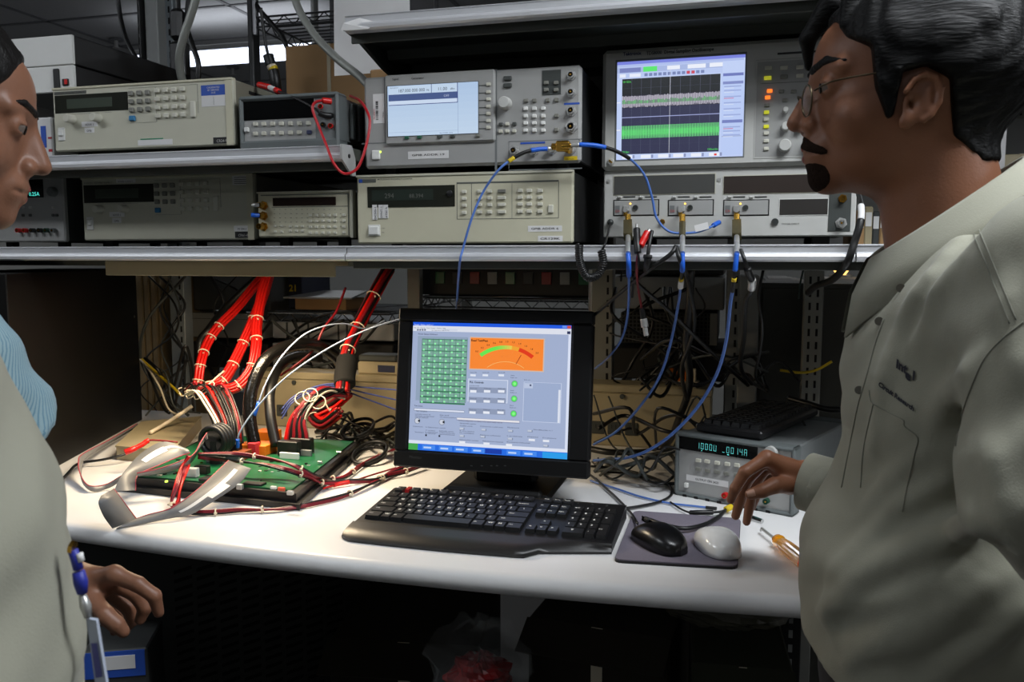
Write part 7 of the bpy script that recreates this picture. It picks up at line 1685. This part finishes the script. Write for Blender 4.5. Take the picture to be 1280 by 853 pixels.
def shirtR(x, y, z):
    d = ell(x, y, z, (-4.6, 0, -28), (10.8, 16.5, 16)); d = smin(d, ell(x, y, z, (-2.6, 0, -48), (12.6, 16.5, 13)), 6)
    d = smin(d, cap(x, np.abs(y), z, (-6.5, 0, -17.5), (-6.8, 15.5, -20.5), 7.2, 6.4), 4); d = smin(d, cap(x, y, z, (-4.6, 0, -12.5), (-6.4, 0, -16.5), 6.6, 9.4), 3)
    d = smin(d, ell(x, y, z, (-4, 0, -58), (13, 16.5, 12)), 4)
    d = smin(d, smin(cap(x, y, z, SA, EA, 7.4, 6.4), cap(x, y, z, EA, WA_, 6.2, 5.0), 2), 2.4)
    d = smin(d, smin(cap(x, y, z, (-6.5, -16, -21), FE, 6.2, 5.2), cap(x, y, z, FE, FCU, 5.0, 4.2), 2), 2.4)
    for P_, r in FR_:
        n_ = len(P_) - 1; q = None
        for i in range(n_):
            c_ = cap(x, y, z, P_[i], P_[i + 1], r * (.45 + .55 * math.sin(math.pi * i / n_)), r * (.45 + .55 * math.sin(math.pi * (i + 1) / n_))); q = c_ if q is None else smin(q, c_, .4)
        d = smin(d, q, 1.1)
    d = d + .22 * np.sin(.55 * x + .8 * z + 1.1 * np.sin(.23 * y + .2 * z)) * np.sin(.31 * z - .4 * y + .8)
    d = smax(d, -(z + 56.3 - .5 * (x - 9)), .5)
    # open neck and cuffs are hollow
    d = smax(d, -cap(x, y, z, (-3.2, 0, -6), (-3.0, 0, -15.5), 6.6, 6.2), .3)
    d = smax(d, -cap(x, y, z, tuple(np.array(FCU) * 1.0), tuple(np.array(FCU) + (np.array(FCU) - np.array(FE)) * .6), 3.5), .2)
    u = np.array(FCU) - np.array(FE); u = u / np.linalg.norm(u); e_ = np.array(FCU) - u * 1.0
    cut = (x - e_[0]) * u[0] + (y - e_[1]) * u[1] + (z - e_[2]) * u[2]
    near = cap(x, y, z, FE, FCU, 8)
    d = np.where(near < 0, smax(d, cut, .3), d)
    return d
Vs, Qs = nets(shirtR, (-22, -36, -76), (21, 34, -10), 1.2, smooth=1)
bv0 = BVHTree.FromPolygons([tuple(v) for v in (RM.W(Vs) + RM.base)], [tuple(q) for q in Qs])
for pl, r in foldsR:
    P_ = []
    for q in spline([(a, b, 0) for a, b in pl], 3):
        h = bv0.ray_cast(CAM, ray(q.x, q.y).normalized())
        if h[0] is not None:
            n_ = h[1] if h[1].dot(ray(q.x, q.y)) < 0 else -h[1]; P_.append(tuple(RM.R.T @ np.array(h[0] - n_ * (r * .0028) - RM.O) * 100))
    if len(P_) > 2: FR_.append((P_, r))
Vs, Qs = nets(shirtR, (-22, -36, -76), (21, 34, -10), .5, smooth=2)
shirt, _ = RM.mesh('shirt', [(Vs, Qs)], m_shirt)
def bvh_of(o): return BVHTree.FromPolygons([tuple(v.co + o.parent.location) for v in o.data.vertices], [tuple(p.vertices) for p in o.data.polygons])
bvR = bvh_of(shirt)
def onsurf(bv, px, py, off=.0005):
    d = ray(px, py).normalized(); h = bv.ray_cast(CAM, d)
    if h[0] is None: return None
    n = h[1] if h[1].dot(d) < 0 else -h[1]; return h[0] + n * off
def seam(bv, root, pts, r, m, name='seam', k=8):
    P = [onsurf(bv, *p) for p in [(q.x, q.y) for q in spline([(a, b, 0) for a, b in pts], k)]]; P = [p - root.location for p in P if p is not None]
    if len(P) > 2: b = MB(); b.tube(P, r, m, 5); return b.build(name, root, True)
m_seam = fabric('twill_seam', (128, 128, 116)); m_thread = mat('navy_thread', (22, 24, 40), .7, var=0)
for pts in ([(1212, 281), (1228, 318), (1243, 355), (1262, 405)], [(1280, 402), (1252, 425), (1230, 450), (1216, 480), (1208, 502), (1200, 530), (1195, 558)], [(1106, 398), (1096, 425), (1089, 450), (1082, 476), (1072, 510), (1062, 560), (1052, 610)],
            [(1087, 488), (1088, 498), (1092, 505), (1110, 515), (1129, 525), (1131, 533), (1147, 547), (1144, 565), (1136, 600), (1128, 640)], [(1092, 505), (1080, 560), (1076, 610)], [(1220, 278), (1236, 315), (1251, 352), (1270, 400)], [(1245, 250), (1232, 262), (1212, 281)]):
    seam(bvR, RM.root, pts, .0005, m_seam, 'stitched_seam')
def emb(bv, root, txt, o, ex, up, size, m, bold=.03, name='embroidery'):
    v, f = text_geo(txt, bold); P = []
    for p in v:
        px = o[0] + (ex[0] * p[0] + up[0] * p[1]) * size; py = o[1] + (ex[1] * p[0] + up[1] * p[1]) * size; q = onsurf(bv, px, py, .0014); P.append(q)
    if any(q is None for q in P): return
    b = MB(); b.add([q - root.location for q in P], f, m); return b.build(name, root)
u_ = lambda a: (math.cos(math.radians(a)), math.sin(math.radians(a)))
e1 = u_(33); up1 = (.10, -1.0)
emb(bvR, RM.root, 'int', (1121, 459), e1, up1, 15.5, m_thread, .05); emb(bvR, RM.root, 'e', (1132.5, 472.5), e1, up1, 16, m_thread, .05); emb(bvR, RM.root, 'l', (1141.5, 474), e1, up1, 15.5, m_thread, .05)
emb(bvR, RM.root, 'Circuit Research', (1099, 482), u_(36), (.22, -.95), 8.0, m_thread, .05)
for (px, py) in ((1127, 361), (1100, 402), (1075, 488)):
    p = onsurf(bvR, px, py, .001)
    if p is not None: b = MB(); q = p - RM.root.location; n_ = (CAM - p).normalized(); b.cyl(q, q + n_ * .0018, .0042, mat('shirt_button', (70, 66, 56), .4), n=12); b.build('shirt_button', RM.root)
# collar
def collar(F_, m, cen, ru, rl, zc, slope, drop, name='collar', open_=.30, point=2.2, rot=None):
    N = 48; rows = []
    for i in range(N + 1):
        a = open_ + (2 * math.pi - 2 * open_) * i / N; ca, sa = math.cos(a), math.sin(a); pt_ = point * max(0, ca) ** 6
        zu = zc - slope * ru[0] * ca; up_ = np.array([cen[0] + ru[0] * ca, ru[1] * sa, zu]); lo_ = np.array([cen[0] - .5 + rl[0] * ca + pt_ * .3, rl[1] * sa, zu - drop - pt_ - slope * (rl[0] - ru[0]) * ca])
        inn = up_ + np.array([ca * -.3, sa * -.3, -3.2]); rows.append([inn, up_ + np.array([-.15 * ca, -.15 * sa, .0]), up_ + np.array([.1 * ca, .1 * sa, .22]), up_ + np.array([.45 * ca, .45 * sa, -.1]), (up_ + lo_) / 2 + np.array([.7 * ca, .7 * sa, .35]), lo_, lo_ - np.array([.3 * ca, .3 * sa, .05]), (up_ + lo_) / 2 + np.array([.3 * ca, .3 * sa, .2]), up_ + np.array([.1 * ca, .1 * sa, -.5])])
    v = [tuple(F_.W([p])[0]) for r_ in rows for p in r_]; n = 9; f = []
    for i in range(N):
        for k in range(n - 1): f.append((i * n + k, (i + 1) * n + k, (i + 1) * n + k + 1, i * n + k + 1))
    b = MB(); b.add(v, f, m); o = b.build(name, F_.root, True); return o
collar(RM, m_shirt, (-3.0, 0), (6.9, 7.4), (9.6, 11.6), -10.4, .74, 4.6)
# cuff
b = MB(); u = np.array(FCU) - np.array(FE); u /= np.linalg.norm(u); e_ = np.array(FCU)
b.tube([Vector(RM.W([e_ + u * t])[0]) for t in (-4.5, -1.0, .4, .6, .4, -2)], [.043, .0425, .0425, .041, .039, .038], m_shirt, 28, cap=False); b.build('cuff', RM.root, True)
# trousers and shoes
m_trou = fabric('black_trousers', (26, 26, 30))
G0 = -RM.O.z * 100
Vt, Qt = nets(lambda x, y, z: smin(ell(x, y, z, (-4, 0, -60), (11.5, 15.5, 12)), smin(cap(x, np.abs(y), z, (-4, 8.5, -64), (-3.5, 9, -104), 9.2, 7), cap(x, np.abs(y), z, (-3.5, 9, -104), (-5, 9.5, G0 + 6), 7, 5.6), 2), 3), (-20, -20, G0 - 1), (12, 20, -44), 1.1); RM.mesh('trousers', [(Vt, Qt)], m_trou)
for s_ in (1, -1):
    Vz, Qz = nets(lambda x, y, z: smax(smin(ell(x, y, z, (2, 9.5 * s_, G0 + 3), (11, 4.6, 5)), cap(x, y, z, (-6, 9.5 * s_, G0 + 4), (-6, 9.5 * s_, G0 + 9), 4.6), 2), -(z - G0), .3), (-14, 9.5 * s_ - 8, G0 - 1), (15, 9.5 * s_ + 8, G0 + 15), .7); RM.mesh('shoe', [(Vz, Qz)], m_black)
# ------------------------------------------------------------------ the man at the left edge, blue striped shirt
fwd_img_right = math.atan2(RGT.y, RGT.x)
LD = .85
LM = Fig('person', 'man in blue striped shirt looking down in profile at the left edge', atH(-112, 158, LD), fwd_img_right + math.radians(30), False)
lrot = rotm(0, math.radians(15))
m_skinL = skin_mat('tan_skin', (132, 90, 68), None)
lw = lambda x, y, D: LM.L(x / 3.37, 600 + y / 3.37, D)
HL = .93
wrL = lw(300, 440, HL); el = LM.L(-60, 640, .84)
chL = [([lw(480, 400, HL - .01), lw(580, 440, HL - .012), lw(650, 490, HL - .01), lw(668, 560, HL - .006)], [1.0, .88, .8, .62]), ([lw(470, 430, HL + .012), lw(570, 480, HL + .014), lw(610, 540, HL + .016), lw(590, 590, HL + .016)], [1.0, .9, .8, .64]),
       ([lw(455, 470, HL + .03), lw(540, 540, HL + .034), lw(560, 590, HL + .036), lw(535, 620, HL + .036)], [.95, .85, .75, .6]), ([lw(430, 500, HL + .045), lw(490, 570, HL + .05), lw(500, 610, HL + .05), lw(480, 640, HL + .05)], [.85, .74, .66, .54]),
       ([lw(380, 510, HL - .02), lw(440, 570, HL - .035), lw(490, 610, HL - .036), lw(520, 640, HL - .034)], [1.2, 1.05, .9, .72])]
palmL = [(wrL, lw(440, 430, HL + .01), 2.2, 1.5), (lw(390, 430, HL), chL[0][0][0], 1.5, 1.05), (lw(390, 440, HL + .01), chL[1][0][0], 1.5, 1.1), (lw(385, 460, HL + .02), chL[2][0][0], 1.5, 1.05), (lw(380, 480, HL + .03), chL[3][0][0], 1.4, 1.0), (wrL, lw(390, 490, HL - .01), 2.0, 1.4), (el, wrL, 3.4, 2.4)]
lo, hi = bounds([p for J, r in chL for p in J] + [wrL, LM.L(40, 715, .90)], 3)
W1, R1 = nets(hand_field(chL, palmL), lo, hi, .2)
V1, Q1 = nets(lambda x, y, z: head_sdf(x, y, z, (-5, 0, -17)), *HB, .24)
V3, Q3 = nets(lambda x, y, z: smin(smin(ell(x, y, z, (-8, 0, -32), (8, 13, 17)), ell(x, y, z, (-7, 0, -50), (9, 13, 12)), 4), smin(cap(x, y, z, (-6, -15, -23), el, 4, 3.3), cap(x, y, z, el, wrL, 3.3, 2.3), 1.5), 2), (-24, -32, -66), (26, 16, -13), .9)
LM.mesh('body', [(V1 @ lrot.T, Q1), (W1, R1), (V3, Q3)], m_skinL)
polyL = [(3.9, -1.0), (5.0, 1.5), (5.9, 4.6), (7.2, 6.8), (7.9, 9.6), (9.0, 12.0), (10, 16), (-15, 16), (-15, -5.6), (-5.0, -6.2), (-2.2, -3.6), (-1.5, 1.6), (.6, 2.9), (2.6, 2.6), (3.3, -1.0)]
Vh, Qh = nets(hair_fn(polyL, .9), HB[0], (14, 10, 17), .28); LM.mesh('hair', [(Vh, Qh)], hair_mat('black_short_hair', (20, 18, 17)), rot=lrot)
for s_ in (1, -1):
    Ve, Qe = nets(lambda x, y, z: smax(head_sdf(x, y, z) - .28, smin(cap(x, s_ * y, z, (10.0, 1.1, 4.6), (9.0, 3.4, 5.1), .45, .38), cap(x, s_ * y, z, (9.0, 3.4, 5.1), (7.4, 5.2, 4.5), .38, .2), .3), .15), (6, -6.5, 3), (12, 6.5, 7), .22); LM.mesh('eyebrow', [(Ve, Qe)], hair_mat('black_short_hair', (20, 18, 17)), rot=lrot)
list(eyes(LM, lrot, LM.root))
Vl, Ql = nets(lambda x, y, z: smax(np.minimum(cap(x, np.abs(y), z, (10.8, 0, -3.08), (9.7, 2.0, -3.4), .52, .3), cap(x, np.abs(y), z, (10.65, 0, -4.2), (9.75, 1.8, -3.8), .6, .32)), head_sdf(x, y, z) - .06, .05), (8.5, -3, -5.5), (12.5, 3, -2), .2); LM.mesh('lips', [(Vl, Ql)], mat('lips_brown', (128, 66, 58), .45), rot=lrot)
m_blues = fabric('blue_striped_cotton', (146, 172, 180), ((104, 140, 158), 110, (0, .3, .5)))
SL = LM.L(-104, 420, .73); HM = LM.L(-8, 535, .79)
def shirtL(x, y, z):
    d = ell(x, y, z, (-6, 0, -30), (11.5, 16, 16)); d = smin(d, ell(x, y, z, (-4, 0, -48), (12.5, 16, 14)), 6)
    d = smin(d, cap(x, np.abs(y), z, (-7, 0, -19), (-7, 15, -22), 7, 6.2), 4); d = smin(d, cap(x, y, z, (-4.5, 0, -13), (-5, 0, -18), 6.8, 10), 3)
    d = smin(d, cap(x, y, z, SL, HM, 6.6, 5.8), 2.5)
    d = d + .3 * np.sin(.6 * x - .9 * z) * np.sin(.35 * y + .3 * z)
    d = smax(d, -(z + 62), .5); d = smax(d, -cap(x, y, z, (-4.0, 0, -7), (-4.2, 0, -16), 6.5, 6.1), .3)
    u = np.array(HM) - np.array(SL); u = u / np.linalg.norm(u); e_ = np.array(HM) + u * 1.5; cut = (x - e_[0]) * u[0] + (y - e_[1]) * u[1] + (z - e_[2]) * u[2]
    d = np.where(cap(x, y, z, SL, HM, 8.5) < 0, smax(d, cut, .3), d)
    return d
Vs, Qs = nets(shirtL, (-26, -36, -68), (26, 24, -12), .8, smooth=1); LM.mesh('shirt', [(Vs, Qs)], m_blues)
collar(LM, m_blues, (-4.0, 0), (6.7, 6.9), (8.4, 9.4), -10.6, .55, 4.0)
G0 = -LM.O.z * 100
m_trou2 = fabric('charcoal_trousers', (46, 46, 50))
Vt, Qt = nets(lambda x, y, z: smin(ell(x, y, z, (-6, 0, -60), (11.5, 15.5, 12)), smin(cap(x, np.abs(y), z, (-6, 8.5, -64), (-5.5, 9, -104), 9.2, 7), cap(x, np.abs(y), z, (-5.5, 9, -104), (-7, 9.5, G0 + 6), 7, 5.6), 2), 3), (-22, -20, G0 - 1), (10, 20, -44), 1.2); LM.mesh('trousers', [(Vt, Qt)], m_trou2)
for s_ in (1, -1):
    Vz, Qz = nets(lambda x, y, z: smax(smin(ell(x, y, z, (0, 9.5 * s_, G0 + 3), (11, 4.6, 5)), cap(x, y, z, (-8, 9.5 * s_, G0 + 4), (-8, 9.5 * s_, G0 + 9), 4.6), 2), -(z - G0), .3), (-16, 9.5 * s_ - 8, G0 - 1), (13, 9.5 * s_ + 8, G0 + 15), .8); LM.mesh('shoe', [(Vz, Qz)], m_black)
# ------------------------------------------------------------------ the nearest person at the left edge: only the grey shirt front shows
ND = .49
NM = Fig('person', 'person in plain grey shirt with a hanging badge, nearest at lower left', atH(-350, 30, ND), fwd_img_right + math.radians(29), False)
prof = [(0, 476), (34, 548), (61, 600), (85, 671), (92, 704), (104, 784), (116, 853)]
PF = [NM.L(a, b, ND) for a, b in prof]
zz_p = np.array([p[2] for p in PF][::-1]); xx_p = np.array([p[0] for p in PF][::-1])
def shirtN(x, y, z):
    front = np.interp(z, np.concatenate([[zz_p[0] - 14], zz_p, [zz_p[-1] + 9, zz_p[-1] + 16]]), np.concatenate([[xx_p[0] - 1.5], xx_p, [xx_p[-1] - 5.5, xx_p[-1] - 13]])).astype(f32)
    cx_ = front - 12.5; hw = np.interp(z, [-70, -45, -28, -18, -13], [17, 18, 18.5, 15, 8]).astype(f32)
    a = (x - cx_) / 12.5; b_ = y / hw; r_ = np.sqrt(a * a + b_ * b_ + 1e-6); d = (r_ - 1) * 11
    d = smax(d, z + 14.5, 3); d = smax(d, -(z + 66), .5)
    d = smin(d, cap(x, np.abs(y), z, (-4, 15, -21), (-9, 20, -48), 6.8, 5.8), 3)
    d = smin(d, cap(x, y, z, (-2, 0, -12), (-3, 0, -18), 6.4, 9), 3)
    d = d + .28 * np.sin(.5 * z + .35 * x + .2 * y) * np.sin(.3 * y - .25 * z) + .12 * np.sin(1.1 * z - .5 * y)
    return d
Vs, Qs = nets(shirtN, (-28, -32, -68), (26, 30, -8), .8, smooth=1); nshirt, _ = NM.mesh('shirt', [(Vs, Qs)], m_shirt)
V1, Q1 = nets(lambda x, y, z: head_sdf(x, y, z, (-3, 0, -17)), *HB, .4); V3, Q3 = nets(lambda x, y, z: smin(ell(x, y, z, (2, 0, -34), (7, 12, 18)), cap(x, np.abs(y), z, (-6, 15, -23), (-9, 20, -58), 3.5, 2.8), 3), (-16, -26, -64), (12, 26, -14), 1.0); NM.mesh('body', [(V1, Q1), (V3, Q3)], m_skinL)
Vh, Qh = nets(hair_fn(polyL, .9), HB[0], (14, 10, 17), .4); NM.mesh('hair', [(Vh, Qh)], hair_mat('black_short_hair', (20, 18, 17)))
G0 = -NM.O.z * 100
Vt, Qt = nets(lambda x, y, z: smin(ell(x, y, z, (6, 0, -64), (11.5, 15.5, 13)), smin(cap(x, np.abs(y), z, (4, 8.5, -68), (2, 9, -106), 9.2, 7), cap(x, np.abs(y), z, (2, 9, -106), (0, 9.5, G0 + 6), 7, 5.6), 2), 3), (-20, -20, G0 - 1), (20, 20, -46), 1.3); NM.mesh('trousers', [(Vt, Qt)], m_trou2)
for s_ in (1, -1):
    Vz, Qz = nets(lambda x, y, z: smax(smin(ell(x, y, z, (7, 9.5 * s_, G0 + 3), (11, 4.6, 5)), cap(x, y, z, (-1, 9.5 * s_, G0 + 4), (-1, 9.5 * s_, G0 + 9), 4.6), 2), -(z - G0), .3), (-9, 9.5 * s_ - 8, G0 - 1), (20, 9.5 * s_ + 8, G0 + 15), .9); NM.mesh('shoe', [(Vz, Qz)], m_black)
# badge hanging at the shirt front
bd = lambda px, py: atH(px, py, ND + .01)
p0 = bd(92, 684)
t = thing('badge', 'blue lanyard reel and clear badge holder hanging on the near grey shirt', 'badge', p0)
b = MB(); b.cyl(bd(88, 684) - p0, bd(93, 685) - p0, .004, m_brass, n=10); b.build('clip', t)
b = MB(); b.tube([bd(91, 688) - p0, bd(95, 700) - p0, bd(98, 712) - p0], .003, m_bblue if 0 else mat('royal_blue_band', (38, 48, 150), .5), 8); b.tube([bd(98, 715) - p0, bd(101, 728) - p0, bd(103, 742) - p0], [.0036, .0042, .003], mat('royal_blue_band', (38, 48, 150), .5), 8); b.build('strap', t, True)
b = MB(); b.tube([bd(99, 692) - p0, bd(101, 702) - p0], .0022, m_paper, 8); b.build('label_tab', t, True); b = MB(); b.tube([bd(103, 744) - p0, bd(107, 758) - p0, bd(110, 772) - p0], [.0022, .0034, .0022], m_steel, 8); b.build('swivel', t, True)
A = [bd(108, 774) - p0, bd(120, 776) - p0, bd(135, 868) - p0, bd(121, 872) - p0]; n_ = Vector((-math.sin(TH), math.cos(TH), 0)) * .003
b = MB(); b.add(A + [q + n_ for q in A], [(0, 3, 2, 1), (4, 5, 6, 7), (0, 1, 5, 4), (1, 2, 6, 5), (2, 3, 7, 6), (3, 0, 4, 7)], mat('badge_card', (176, 184, 200), .3, var=.06)); b.build('card', t)
b = MB(); C_ = [A[0].lerp(A[3], .3).lerp(A[1].lerp(A[2], .3), .2), A[0].lerp(A[3], .3).lerp(A[1].lerp(A[2], .3), .8), A[0].lerp(A[3], .75).lerp(A[1].lerp(A[2], .75), .8), A[0].lerp(A[3], .75).lerp(A[1].lerp(A[2], .75), .2)]; b.add([q - n_ * .3 for q in C_], [(0, 3, 2, 1)], mat('badge_print', (84, 86, 150), .5, var=.3, s=120)); b.build('print', t)
